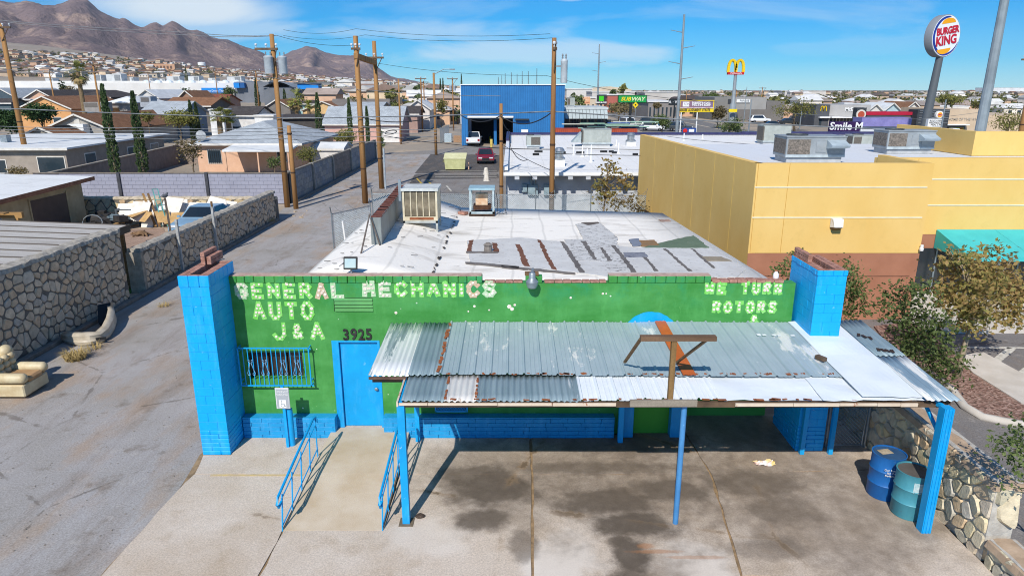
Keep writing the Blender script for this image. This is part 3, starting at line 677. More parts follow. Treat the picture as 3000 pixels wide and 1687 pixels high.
def word(s, u0, u1, v0, v1, mats, gap=0.22, spots=0.95, sw=0.085):
    wts = [0.35 if c == 'I' else 1.0 for c in s]; tot = sum(wts)+gap*(len(s)-1); k = (u1-u0)/tot; u = u0
    for i, c in enumerate(s):
        glyph(c, u, u+wts[i]*k, v0+(i % 3-1)*0.8, v1+(i % 2)*1.2, mats[i % len(mats)], spots, sw); u += (wts[i]+gap)*k
word('GENERAL', 688, 1008, 827, 875, [LETW, LETM, LETM, LETM, LETM, LETP, LETW], sw=0.1)
word('MECHANICS', 1061, 1453, 822, 870, [LETW, LETW, LETM, LETM, LETM, LETM, LETM, LETP, LETW], sw=0.1)
word('AUTO', 740, 920, 883, 936, [LETM], sw=0.1)
glyph('J', 798, 838, 943, 997, LETM, 1, 0.09); glyph('&', 855, 888, 947, 993, LETM, 1, 0.075); glyph('A', 909, 951, 943, 995, LETM, 1, 0.1)
word('WE', 2064, 2130, 825, 862, [LETM], sw=0.09); word('TURN', 2170, 2292, 825, 863, [LETM], sw=0.09)
word('ROTORS', 2086, 2276, 881, 917, [LETM], sw=0.085); glyph('&', 2194, 2222, 922, 956, LETM, 1, 0.07)
for i, (dch, u) in enumerate(zip('3925', (1014, 1037, 1059, 1081))):
    text(shop, dch, 0.36, (X(u, 980), WY-0.02, Z(981)+(i % 2)*0.01), M('3b3a3a', '232222', 12, 0.6), name='house_number', ex=0.012, sx=0.85, off=0.006)
# blistered spots on the green wall
m = MB()
for (u, v, r) in ((1500, 905, .045), (1492, 898, .05), (1508, 893, .03), (1390, 897, .03), (1672, 872, .028), (1766, 860, .028), (1160, 916, .035), (1372, 912, .02), (1433, 908, .02), (1776, 800+60, .02)):
    q = P(u, v, WY); m.lathe((q[0], WY-0.002, q[2]), [(r, 0), (r*0.8, -0.002), (0, -0.002)], 6, axis='y')
m.build('bare_patches', SPOT, shop, kind='stuff')
# roof: low barrel on the left, flat deck to the right
def rz(x, y=0):
    if x < -1.9:
        t = (x+4.95)/3.05; return 3.34+0.42*math.sin(math.pi*min(1, max(0, t))**0.85)*1.0+0.06*t
    return 3.40
ex = [-4.95, -4.85, -4.6, -4.3, -3.95, -3.6, -3.2, -2.8, -2.4, -2.1, -1.9, -1.5, 0, 2, 4, 1.0]
m = MB(); xs = [-5.0+0.25*i for i in range(13)]+[-1.9, -1.0, 0.5, 2.0, 3.5, 5.0]; ys = [0.482, 1.5, 3, 4.5, 6, 7.5, 9, 10.4]
vs = []
for j, y in enumerate(ys):
    for i, x in enumerate(xs):
        k = (y-ys[0])/(ys[-1]-ys[0]); xr = 6.07-0.07*(y-0.5)
        xx = x if x < 0 else x*xr/5.0
        yb = 11.4-0.16*max(0, xx+2); yy = ys[0]+(yb-ys[0])*k
        vs.append((xx, yy, rz(x)+mnoise.noise(Vector((xx*0.8, yy*0.6, 3)))*(0.035 if xx < -1.9 else 0.008)))
n = len(xs); fs = [(j*n+i, j*n+i+1, (j+1)*n+i+1, (j+1)*n+i) for j in range(len(ys)-1) for i in range(n-1)]
m.add(vs, fs)
roof = m.build('roof', WROOF, shop, smooth=True)
md = roof.modifiers.new('thick', 'SOLIDIFY'); md.thickness = 0.12; md.offset = -1
RZ = 3.405
def rp(pts, mat, name='roof_patch', dz=0.012, ox=0, oy=0, s=3.4347):
    q = [G(ox+X_/s, oy+Y_/s, RZ) for X_, Y_ in pts]; pl = []
    for i in range(len(q)):
        a = Vector(q[i]); b = Vector(q[(i+1) % len(q)]); k = max(1, int((b-a).length/0.12))
        for j in range(k):
            c = a.lerp(b, j/k); pl.append((c.x+jit(.022), c.y+jit(.03), RZ+0.009+dz*.6))
    m = MB(); m.sheet(pl, 0.02); return m.build(name, mat, roof)
def mat_felt(c1, c2, fleck, sc=5, th=0.6):
    t = NT('old_roof_felt')
    base = t.mix(t.ramp(t.noise(1.6, 7, 0.65), 0.3, 0.7), lin(c1), lin(c2))
    fl = t.ramp(t.noise(sc, 8, 0.75, t.mapping(t.pos, (0.8, 1.4, 1))), th, th+0.03)
    base = t.mix(t.math('MULTIPLY', fl, 0.85), base, lin(fleck))
    t.bump(t.noise(9, 6), 0.3, 0.03)
    return t.fin(base, 0.85, 0, 0.2)
FELT = mat_felt('d0cfcc', 'bbb9b6', '827d78', 7, .6); CRACK = mat_felt('cfcecb', 'b9b7b4', '4a4541', 7, 0.55); BROWN = mat_felt('7d5543', '664434', '56504c', 6, 0.6); DSEAM = mat_felt('77726f', '5d5855', 'a29e9a', 7, 0.6)
o7 = dict(ox=1500, oy=380); o6 = dict(ox=750, oy=380)
rp([(-455,1118),(-390,1115),(100,1088),(250,1106),(480,1130),(1000,1170),(1250,1190),(1990,1197),(2360,1405),(2250,1490),(1000,1490),(640,1440),(-425,1335)], FELT, **o7)
rp([(640,955),(880,938),(1060,1090),(1060,1160),(1200,1430),(1000,1440),(900,1330),(640,1325),(530,1110),(720,1110)], CRACK, dz=0.02, **o7)
rp([(690,942),(870,936),(880,950),(760,968)], Mplain('5f564f', 0.9), dz=0.03, **o7)
for q in ([(35,1160),(80,1160),(180,1380),(118,1376)], [(255,1112),(292,1120),(445,1418),(392,1408)]): rp(q, BROWN, 'roof_strip', dz=0.022, **o7)
for q in ([(480,1130),(525,1136),(735,1445),(680,1445)], [(690,1130),(742,1130),(862,1322),(818,1312)], [(880,1190),(915,1195),(1010,1330),(970,1330)], [(1320,1290),(1350,1290),(1470,1430),(1430,1430)], [(1520,1205),(1550,1205),(1810,1430),(1780,1432)], [(1800,1205),(1825,1205),(2050,1400),(2020,1402)], [(1000,1170),(1040,1170),(1260,1440),(1200,1440)]): rp(q, DSEAM, 'roof_strip', dz=0.026, **o7)
for q in ([(2145,1120),(2182,1116),(2165,1232),(2128,1232)], [(2372,1145),(2424,1150),(2444,1240),(2392,1242)]): rp(q, BROWN, 'roof_strip', dz=0.022, **o6)
rp([(2110,1232),(2440,1236),(2440,1250),(2110,1248)], DSEAM, 'roof_strip', dz=0.03, **o6)
rp([(2110,1338),(2580,1376),(2640,1386),(2640,1402),(2110,1352)], DSEAM, 'roof_strip', dz=0.03, **o6)
rp([(-110,1376),(440,1425),(640,1452),(640,1464),(420,1440),(-110,1392)], DSEAM, 'roof_strip', dz=0.03, **o7)
rp([(1310,1193),(1540,1130),(1830,1072),(1990,1196)], mat_felt('6f806a', '5b6b58', '8f9488', 5, 0.62), dz=0.024, **o7)
rp([(1255,1120),(1430,1118),(1485,1170),(1300,1178)], mat_felt('9a7148', '7d6a52', '5c6068', 5, 0.6), dz=0.03, **o7)
rp([(1170,1108),(1275,1102),(1300,1170),(1220,1180)], mat_felt('6d7688', '888d96', '4f5563', 5, 0.6), dz=0.032, **o7)
rp([(1120,1245),(1340,1245),(1370,1290),(1130,1290)], mat_felt('8f9199', '6d6f7a', '4f5563', 5, 0.55), dz=0.03, **o7)
rp([(1910,1285),(2110,1285),(2200,1328),(1960,1330)], mat_felt('9d9281', '867b69', '6b6456', 5, 0.6), dz=0.03, **o7)
rp([(1480,908),(1570,908),(1600,925),(1500,928)], mat_felt('a98f82', '8d7468', 'c8c0b8', 5, 0.6), dz=0.02, **o7)
# torn seam where barrel meets deck
m = MB()
for i in range(90):
    y = .8+10*random.random(); x = -1.88-abs(random.gauss(0, .02)) if i < 30 else -4.6+2.6*random.random(); m.cbox((x, y, rz(x)+.034), ((.02+random.random()*.04, .06+random.random()*.16, .01) if i < 30 else (.05+random.random()*.14, .012+random.random()*.02, .008)), jit(.4))
m.build('peeling_flecks', Mplain('4a443f', 0.9), roof, kind='stuff')
# small roof jack
q = G(1430, 738, RZ); m = MB(); m.lathe((q[0], q[1], RZ), [(0.12, 0.0), (0.1, 0.16), (0.13, 0.2), (0.05, 0.26), (0, 0.26)], 10); m.build('roof_vent', M('8c857e', '6d655e', 6, 0.8), roof)
# ------------------------------------------------------------------ patched metal canopy
CG = mat_metal_sheet('b1bfc4', '9aabb1', 'dcdcd8', 0.575, 0.5, (0.9, 0.35, 1), 1.5, metal=.15)
CW = mat_metal_sheet('b3bfc3', '8a9aa0', 'e6e7e5', 0.45, 0.62, (2.2, 0.2, 1), 3.0); CA = mat_metal_sheet('8d9fa6', '71858d', 'b9bfc0', 0.66, 0.55, (2.5, 0.16, 1), 2.6, metal=.1)
CP = mat_metal_sheet('d9d6d0', 'c3c2bf', 'b5a393', 0.6, 0.6, (1.5, 0.4, 1), 2.5, metal=0.1); CWH = mat_metal_sheet('e6eaec', 'd6dde2', None, 0.6, 0.32, (0.7, 0.7, 1), 1.4, metal=0.0)
CB = mat_metal_sheet('97abb6', '71899a', 'dcdcd8', 0.48, 0.75, (3.0, 0.14, 1), 2.4, metal=.1)
CO = mat_metal_sheet('c8672f', 'a9521f', None, 0, 0.4, (1, 0.4, 1), 4, '6d3318', 0.0); FASC = mat_metal_sheet('d9c9b6', 'c9b49c', None, 0, 0.95, (1.4, 1, 1), 2.6, '9c5426', 0.0)
can = thing('metal_canopy', 'low patched canopy of grey and white corrugated sheets on blue posts', 'canopy', (2.5, -1.7, 0))
def zc(y): return 2.72+0.06*y
def prof(x0, x1, kind):
    pts = []
    if kind == 'rib':
        x = x0
        while x < x1-0.01:
            w = min(0.31, x1-x)
            pts += [(x, 0), (x+0.02, 0.034), (x+0.045, 0.034), (x+0.065, 0), (x+w*0.45, 0), (x+w*0.48, 0.008), (x+w*0.52, 0.008), (x+w*0.55, 0), (x+w*0.7, 0), (x+w*0.73, 0.008), (x+w*0.77, 0.008), (x+w*0.8, 0)]; x += 0.31
        pts = [p for p in pts if p[0] < x1]+[(x1, 0)]
    elif kind == 'wave':
        n = max(4, int((x1-x0)/0.105*6)); pts = [(x0+(x1-x0)*i/n, 0.014*math.sin(2*math.pi*((x1-x0)/0.105)*i/n)) for i in range(n+1)]
    else:
        n = 10; pts = [(x0+(x1-x0)*i/n, 0) for i in range(n+1)]
    return pts
def csheet(x0, x1, y0, y1, kind, mat, dz=0.0, sk=0.0, wob=0.006, end=None):
    pr = prof(x0, x1, kind); m = MB(); ny = 6 if kind == 'flat' else 4; vs = []
    ej = {}
    for j in range(ny+1):
        y = y0+(y1-y0)*j/ny
        for i, (x, z) in enumerate(pr):
            e = jit(0.02) if (j in (0, ny)) and kind != 'rib' else 0
            vs.append((x+sk*j/ny, y+e*(0.6 if kind == 'wave' else 1), zc(y)+z+dz+wob*2*mnoise.noise(Vector((x*1.7, y*1.9, dz*9)))))
    n = len(pr); m.add(vs, [(j*n+i, j*n+i+1, (j+1)*n+i+1, (j+1)*n+i) for j in range(ny) for i in range(n-1)])
    o = m.build('roof_sheet', mat, can, smooth=(kind == 'wave'))
    md = o.modifiers.new('t', 'SOLIDIFY'); md.thickness = 0.003; md.offset = -1
    return o
csheet(-2.66, -1.9, 0.18, -2.36, 'wave', CW, 0.0); csheet(-1.93, -1.33, 0.18, -2.33, 'wave', CA, 0.006)
xx = -1.36
for k in range(8):
    csheet(xx, xx+0.935, 0.2, -2.32-0.015*k, 'rib', CG, 0.004*(k % 2)+0.006); xx += 0.93
csheet(3.12, 3.36, 0.15, -2.42, 'flat', CO, 0.052, 0.02)
csheet(6.06, 7.14, 0.2, -3.2, 'flat', CWH, 0.03, wob=0.014); csheet(7.10, 7.68, 0.2, -1.6, 'wave', CA, 0.048); csheet(7.10, 7.70, -1.5, -3.34, 'wave', CB, 0.03)
csheet(-1.92, -1.15, -2.2, -3.22, 'wave', CA, -0.045); csheet(-1.17, -0.62, -2.2, -3.24, 'wave', CP, -0.036); csheet(-0.64, 1.2, -2.2, -3.22, 'wave', CA, -0.045); csheet(1.18, 2.3, -2.2, -3.2, 'rib', CWH, -0.05)
csheet(2.28, 3.7, -2.2, -3.16, 'rib', CWH, -0.045); csheet(3.68, 5.4, -2.2, -3.18, 'flat', CWH, -0.045, wob=0.016); csheet(5.38, 7.1, -2.35, -3.24, 'flat', CWH, -0.02, wob=0.016)
m = MB()
for i in range(46): x = random.uniform(-1.3, 6.0); m.cbox((x, -2.3+jit(.02), zc(-2.3)+.016), (random.uniform(.03, .11), random.uniform(.03, .09), .004), jit(.5))
for i in range(34): x = random.uniform(-1.9, 7.0); m.cbox((x, -3.19+jit(.02), zc(-3.19)-.026), (random.uniform(.04, .16), random.uniform(.03, .07), .006), jit(.3))
for i in range(26): y = random.uniform(-2.3, .1); m.cbox((-1.36+jit(.02), y, zc(y)+.045), (random.uniform(.03, .07), random.uniform(.08, .2), .004), jit(.2))
for i in range(18): y = random.uniform(-3.2, -2.35); m.cbox((random.choice((-1.16, -.63)), y, zc(y)-.018), (random.uniform(.02, .05), random.uniform(.06, .12), .004), jit(.2))
m.build('rust_edges', M('a5623c', '7d4a30', 8, .95), can, kind='stuff')
# holes and rust bites in the old right-hand sheet
m = MB()
for (x, y) in ((7.22, -0.62), (7.3, -0.7), (7.38, -0.78), (7.26, -1.35), (7.34, -1.38), (7.42, -1.4), (7.5, -1.42)): m.cbox((x, y, zc(y)+0.066), (0.06, 0.16, 0.006), jit(.5))
m.build('rust_holes', Mplain('3b2c26', 0.9), can, kind='stuff')
for (u, v) in ((2222, 983), (2238, 984), (2266, 984), (2282, 985), (2322, 985)):
    q = G(u, v, zc(-0.5)+0.02); MB().cbox((q[0], q[1], zc(q[1])+0.05), (0.075, 0.06, 0.012), 0.1).build('patch', WHITE, can)
MB().cbox((5.95, -1.75, zc(-1.75)+0.07), (0.1, 0.2, 0.07), 0.5).build('metal_bracket', M('6d5a48', '463a30', 9, 0.8), can)
# fascia strips
x = -1.95
for i, w in enumerate((0.5, 1.2, 0.95, 1.1)):
    MB().box(x, x+w-0.008, -3.275, -3.25, zc(-3.2)-0.11+jit(.008), zc(-3.2)-0.06).build('fascia', FASC, can); x += w
x = 3.85
for i, w in enumerate((1.0, 0.8, 0.65, 0.4, 0.3)):
    MB().box(x, x+w-0.008, -3.275, -3.25, zc(-3.2)-0.12+jit(.01), zc(-3.2)-0.065).build('fascia', FASC, can); x += w
MB().beam((-1.98, -3.26, zc(-3.2)-0.09), (-1.98, -2.2, zc(-2.2)-0.09), 0.03, 0.09).build('fascia', FASC, can)
m = MB()
for yy in (0.1, -1.1, -2.25, -3.18): m.box(-2.6 if yy > -2.3 else -1.9, 7.6, yy-0.03, yy+0.03, zc(yy)-0.17, zc(yy)-0.075)
m.build('purlin', M('6b5643', '4b3c30', 4, 0.9), can)
MB().box(-2.64, -1.95, -2.4, -2.37, zc(-2.35)-0.06, zc(-2.35)-0.01).build('fascia', M('6d5547', '4f3d33', 5, 0.8), can)
# posts
def post(x, y, w, z1, mat=BLUEM, kind='sq'):
    m = MB()
    if kind == 'sq': m.box(x-w/2, x+w/2, y-w/2, y+w/2, 0.036, z1)
    elif kind == 'round': m.tube([(x, y, 0.036), (x, y, z1)], w/2, 10)
    else:
        m.box(x-w/2, x+w/2, y-w/2, y+w/2, 0.036, z1)
        for s_ in (-1, 0, 1): m.box(x+s_*w*0.33-0.012, x+s_*w*0.33+0.012, y-w/2-0.012, y-w/2+0.001, 0.04, z1)
    return m.build('post', mat, can, smooth=(kind == 'round'))
post(-1.93, -3.18, 0.13, zc(-3.2)-0.1); MB().box(-2.06, -1.8, -3.31, -3.05, 0.036, 0.046).build('base_plate', M('7d6f5d', '5d5142', 9), can)
post(-2.12, -0.16, 0.1, zc(0)-0.12); post(2.43, -0.2, 0.11, zc(0)-0.12)
post(2.99, -3.2, 0.1, zc(-3.2)-0.1, mat_blue('4f8fc6', '3d78ad', 0.0), 'round'); post(7.4, -3.42, 0.17, zc(-3.4)-0.05, BLUEM, 'rib')
post(6.3, -0.72, 0.09, zc(-0.7)-0.1); post(6.92, -0.72, 0.09, zc(-0.7)-0.1)
for a, b, w, h in (((7.4, -3.36, 1.9), (7.4, -2.5, zc(-2.5)-0.1), 0.05, 0.05), ((-1.93, -3.18, zc(-3)-0.13), (-2.12, -0.16, zc(0)-0.13), 0.07, 0.09), ((7.4, -3.42, zc(-3)-0.12), (7.0, -0.7, zc(0)-0.12), 0.06, 0.08)): MB().beam(a, b, w, h).build('brace', BLUEM, can)
# timber frame left from a sign
fr = thing('timber_sign_frame', 'bare wooden T-shaped sign frame standing on the canopy edge', 'sign frame', (2.72, -3.26, 2.45))
MB().cbox((2.72, -3.24, 3.07), (0.085, 0.085, 1.06), 0.03).build('upright', mat_wood('9c7d52', '6d5233', 3, (1, 1, 0.2)), fr)
MB().box(2.15, 3.42, -3.3, -3.19, 3.61, 3.69).build('crossbar', mat_wood('8a6e55', '5f4a3a', 3, (0.15, 1, 1)), fr)
MB().box(2.02, 3.17, -3.34, -3.285, 2.43, 2.55).build('bottom_board', mat_wood('9c9284', '7b7063', 3, (0.15, 1, 1)), fr)
for a, b in (((2.17, -3.2, 3.62), (2.13, -2.0, 2.7)), ((3.28, -3.2, 3.6), (3.12, -2.0, 2.7))): MB().beam(a, b, 0.05, 0.035).build('strut', WOOD, fr)
# ------------------------------------------------------------------ handrails on the ramp
def handrail(x, label):
    r = thing('handrail', label, 'handrail', (x, -2.2, 0.03), 'ramp handrails')
    y0, y1 = -3.42, -1.05
    def zr(y): return 0.05+0.12*(y-y0)/(y1-y0)
    top = [(x, y0+0.1, zr(y0)+0.52), (x, y0-0.06, zr(y0)+0.5), (x, y0-0.13, zr(y0)+0.6), (x, y0-0.05, zr(y0)+0.7), (x, (y0+y1)/2, zr((y0+y1)/2)+0.83), (x, y1-0.1, zr(y1)+0.92), (x, y1+0.06, zr(y1)+0.88), (x, y1+0.03, zr(y1)+0.78)]
    MB().tube(top, 0.026, 8).build('top_rail', BLUEM, r, smooth=True)
    m = MB(); m.tube([(x, y0, zr(y0)+0.06), (x, y1, zr(y1)+0.16)], 0.013, 6); m.tube([(x, y0+0.1, zr(y0)+0.56), (x, y1, zr(y1)+0.72)], 0.013, 6); m.build('lower_rail', BLUEM, r)
    for i in range(5):
        y = y0+(y1-y0)*i/4; y2 = y+(0.16 if i < 4 else 0); MB().tube([(x, y, 0.02), (x, y2, zr(y2)+0.62+0.06*i)], 0.014, 6).build('bar', BLUEM, r)
    return r
handrail(-4.13, 'blue steel handrail on the left edge of the ramp'); handrail(-2.33, 'blue steel handrail on the right edge of the ramp, by the canopy post')
# ------------------------------------------------------------------ parking sign
s = thing('parking_sign', 'grey reserved parking sign with wheelchair symbol on blue post', 'sign', (-4.95, -0.4, 0.03))
m = MB(); m.tube([(-4.9, -0.34, 0.03), (-4.9, -0.34, 0.92)], 0.07, 10); m.build('bollard', BLUEM, s, smooth=True)
MB().box(-5.0, -4.94, -0.45, -0.42, 0.03, 1.5).build('post', BLUEM, s)
pz = MB(); pz.box(-5.12, -4.82, -0.475, -0.455, 0.98, 1.48); plate = pz.build('plate', Mplain('b9bcc0', 0.5), s, bevel=0.008)
MB().box(-5.105, -4.835, -0.482, -0.4765, 0.995, 1.465).build('border', WHITE, plate); MB().box(-5.095, -4.845, -0.488, -0.4835, 1.005, 1.455).build('field', Mplain('a5a9ae', 0.5), plate)
text(plate, 'RESERVED\nPARKING', 0.062, (-4.97, -0.492, 1.36), WHITE, ex=0.001)
MB().box(-5.045, -4.895, -0.493, -0.4895, 1.02, 1.2).build('symbol_field', WHITE, plate)
m = MB(); g_ = Mplain('9aa0a6')
m.tube([(-4.985, -0.496, 1.175), (-4.985, -0.496, 1.11), (-4.935, -0.496, 1.105), (-4.915, -0.496, 1.05)], 0.007, 4); m.tube([(-4.97+0.04*math.cos(a/10*5.2+1.9), -0.496, 1.08+0.04*math.sin(a/10*5.2+1.9)) for a in range(11)], 0.006, 4); m.ell((-4.985, -0.496, 1.187), (0.011, 0.004, 0.011), 8, 4); m.build('wheelchair_symbol', g_, plate)
# ------------------------------------------------------------------ drums, litter, gate
def drum(x, y, c1, c2, label, lid, h=0.9, r=0.3):
    t = thing('oil_drum', label, 'drum', (x, y, 0.036))
    z = 0.036; pr = [(r*0.97, 0), (r, 0.02), (r, h*0.32), (r+0.014, h*0.34), (r, h*0.36), (r, h*0.64), (r+0.014, h*0.66), (r, h*0.68), (r, h-0.02), (r+0.008, h), (r-0.012, h), (r-0.014, h-0.025)]
    m = MB(); m.lathe((x, y, z), pr, 28); b = m.build('body', mat_metal_sheet(c1, c2, '8fa3ad', .66, 0.85, (1, 1, 0.5), 3, '6b4a38', 0.1), t, smooth=True)
    m = MB(); m.lathe((x, y, z+h-0.024), [(r-0.014, 0), (r-0.02, 0.004), (0, 0.006)], 28); m.build('lid', lid, t)
    return t, b
t1, b1 = drum(7.28, -2.25, '1f6cb4', '185a9c', 'royal blue drum with white printed lettering beside the stone wall', mat_metal_sheet('3a5f86', '2e4d6f', None, 0, 0.6, (1, 1, 1), 3, '7a4a2b', 0.1))
MB().cbox((7.22, -2.2, 0.928), (0.24, 0.17, 0.008), 0.2).build('paper_label', M('b9ab93', '8d8069', 9), t1)
for i, s_ in enumerate(('Our Passion', 'for Your', 'Performance')): text(t1, s_, 0.055, (7.2+0.015*i, -2.56, 0.72-0.06*i), WHITE, (math.pi/2, 0, R(-14)), 0.004)
t2, b2 = drum(7.42, -2.87, '4f9aa8', '3f8494', 'turquoise drum with torn white label in front of the corner post', mat_metal_sheet('6b655e', '55504a', None, 0, 0.7, (1, 1, 1), 3, '5d4232', 0.1))
m = MB(); vs = []; 
for i in range(7):
    a = R(-118+i*9); vs += [(7.42+0.306*math.cos(a), -2.87+0.306*math.sin(a), 0.62+jit(.02)), (7.42+0.306*math.cos(a), -2.87+0.306*math.sin(a), 0.82+jit(.008))]
m.add(vs, [(2*i, 2*i+2, 2*i+3, 2*i+1) for i in range(6)]); m.build('torn_label', M('c9d3d3', '8fb3b8', 14), t2)
def crumple(name, label, cat, u, v, sx, sy, h, mats, n=7, rz=0):
    q = G(u, v, 0.036); m = MB(); vs = []; 
    for j in range(n):
        for i in range(n): vs.append((q[0]+(i/(n-1)-.5)*sx+jit(sx*.05), q[1]+(j/(n-1)-.5)*sy+jit(sy*.05), 0.037+h*abs(mnoise.noise(Vector((i*.9, j*.9, u*.1))))*1.6))
    fs = [(j*n+i, j*n+i+1, (j+1)*n+i+1, (j+1)*n+i) for j in range(n-1) for i in range(n-1)]
    m.add(vs, fs); m.mi = [random.randrange(len(mats)) for _ in fs]
    return tag(m.build(name, mats, smooth=False), label, cat)
crumple('food_wrapper', 'crumpled white and yellow food wrapper on the oily concrete', 'wrapper', 2238, 1358, 0.42, 0.17, 0.09, [WHITE, M('e2d3b4', 'd9b45c', 9), M('d9a79c', 'e9e2dc', 9)])
q = G(2572, 1350, 0.036); c = thing('paper_cup', 'tipped-over pink and white paper cup beside the blue drum', 'cup', (q[0], q[1], 0.036))
m = MB(); m.lathe((q[0], q[1]-0.07, 0.078), [(0.03, 0.14), (0.041, 0.0)], 14, axis='y'); m.build('cup', M('d98f98', 'e9dcdc', 14), c, smooth=True); MB().lathe((q[0], q[1]-0.07, 0.078), [(0.045, 0.012), (0.045, -0.004), (0.03, -0.012), (0, -0.012)], 14, axis='y').build('lid', WHITE, c, smooth=True)
q = G(1231, 1513, 0.036); m = MB(); m.ell((q[0], q[1], 0.06), (0.09, 0.07, 0.04), 9, 5); m.v = [(x+jit(.012), y+jit(.012), z+jit(.01)) for x, y, z in m.v]; tag(m.build('rubber_lump', M('5a4c42', '352c27', 20, 0.9)), 'dark brown lump lying near the left canopy post', 'debris')
def link_mesh(m, A, B, z0, z1, step=0.1, r=0.004):
    A = Vector(A); B = Vector(B); L = (B-A).length; d = (B-A)/L; H = z1-z0
    k = -H
    while k < L:
        for s_ in (1, -1):
            a0, a1 = (k, k+H) if s_ > 0 else (k+H, k); zA, zB = z0, z1
            if a0 < 0: zA += (0-a0)/(a1-a0)*(z1-z0) if a1 != a0 else 0; a0 = 0
            if a0 > L: zA += (a0-L)/abs(a1-a0)*(z1-z0); a0 = L
            if a1 > L: zB -= (a1-L)/abs(a1-a0+1e-9)*(zB-zA) if a1 != a0 else 0; a1 = L
            if a1 < 0: zB -= (0-a1)/abs(a0-a1+1e-9)*(zB-zA); a1 = 0
            if zB-zA > 0.02: p0 = A+d*a0; p1 = A+d*a1; m.tube([(p0.x, p0.y, zA), (p1.x, p1.y, zB)], r, 3, cap=False)
        k += step
gt = thing('chain_link_gate', 'narrow grey chain-link gate between the right pillar and stone wall', 'gate', (7.4, -0.45, 0.03))
m = MB(); m.tube([(7.0, -0.45, 0.1), (7.0, -0.45, 1.95), (7.74, -0.45, 1.95), (7.74, -0.45, 0.1), (7.0, -0.45, 0.1)], 0.022, 6); m.build('frame', GALV, gt)
for xx in (6.96, 7.82): MB().tube([(xx, -0.42, 0.03), (xx, -0.42, 2.1)], 0.032, 8).build('post', GALV, gt)
m = MB(); link_mesh(m, (7.02, -0.45, 0), (7.72, -0.45, 0), 0.12, 1.93, 0.085, 0.005); m.build('wire_mesh', GALV, gt, kind='stuff')
# ------------------------------------------------------------------ rubble stone walls
def cells(L, H, cs, seed, zoff=0.0):
    rnd = random.Random(seed); nx = max(1, round(L/cs)); ny = max(1, round(H/(cs*0.95))); pts = {}
    for j in range(-1, ny+1):
        for i in range(-1, nx+1): pts[i, j] = ((i+0.5+rnd.uniform(-.42, .42)+(0.25 if j % 2 else -0.25))*L/nx, (j+0.5+rnd.uniform(-.4, .4))*H/ny)
    for k in list(pts):
        if rnd.random() < .2: del pts[k]
    out = []
    for j in range(ny):
        for i in range(nx):
            if (i, j) not in pts: continue
            cx_, cy_ = pts[i, j]; poly = [(0, 0), (L, 0), (L, H), (0, H)]
            for dj in (-2, -1, 0, 1, 2):
                for di in (-2, -1, 0, 1, 2):
                    q = pts.get((i+di, j+dj))
                    if (di == 0 and dj == 0) or q is None: continue
                    mx, my = (cx_+q[0])/2, (cy_+q[1])/2; nx_, ny_ = q[0]-cx_, q[1]-cy_; new = []
                    for k in range(len(poly)):
                        a, b = poly[k], poly[(k+1) % len(poly)]; da = (a[0]-mx)*nx_+(a[1]-my)*ny_; db = (b[0]-mx)*nx_+(b[1]-my)*ny_
                        if da <= 0: new.append(a)
                        if da*db < 0: t = da/(da-db); new.append((a[0]+(b[0]-a[0])*t, a[1]+(b[1]-a[1])*t))
                    poly = new
                    if len(poly) < 3: break
                if len(poly) < 3: break
            if len(poly) >= 3: out.append(poly)
    return out
def rubble(root, A, B, z0, H, nrm, cs, mat, seed, gap=0.014, depth=0.028, htop=None):
    """stones set on the wall face from A to B; nrm points out of the face"""
    A = Vector(A+(0,)); B = Vector(B+(0,)); L = (B-A).length; d = (B-A)/L; N = Vector(nrm+(0,)); rnd = random.Random(seed)
    for poly in cells(L, H, cs, seed):
        cx_ = sum(p[0] for p in poly)/len(poly); cy_ = sum(p[1] for p in poly)/len(poly)
        if htop and cy_ > htop(cx_)-0.04: continue
        r = max(math.hypot(p[0]-cx_, p[1]-cy_) for p in poly)
        k = max(0.5, 1-gap*rnd.uniform(0.8, 1.5)/max(0.05, r*0.72)); q = []
        n = len(poly)
        for i in range(n):
            a, b = poly[i], poly[(i+1) % n]
            if math.hypot(a[0]-b[0], a[1]-b[1]) < 0.03: continue
            q.append((cx_+(a[0]*.86+b[0]*.14-cx_)*k, cy_+(a[1]*.86+b[1]*.14-cy_)*k)); q.append((cx_+(a[0]*.14+b[0]*.86-cx_)*k, cy_+(a[1]*.14+b[1]*.86-cy_)*k))
        if len(q) < 5: continue
        dp = depth*rnd.uniform(0.5, 1.3); n = len(q); tl = (rnd.uniform(-.16, .16), rnd.uniform(-.16, .16))
        def w(p, o): v = A+d*p[0]+N*o; return (v.x, v.y, z0+p[1])
        inn = [(cx_+(p[0]-cx_)*0.84, cy_+(p[1]-cy_)*0.84) for p in q]
        m = MB(); m.add([w(p, -0.01) for p in q]+[w(p, dp+tl[0]*(p[0]-cx_)+tl[1]*(p[1]-cy_)) for p in inn], [(i, (i+1) % n, n+(i+1) % n, n+i) for i in range(n)]+[tuple(range(n, 2*n))])
        m.build('stone', mat, root)
def wall_body(root, x0, x1, y0, y1, z0, ztop, mat=MORTAR, name='mortar'):
    MB().box(x0, x1, y0, y1, z0, ztop).build(name, mat, root)
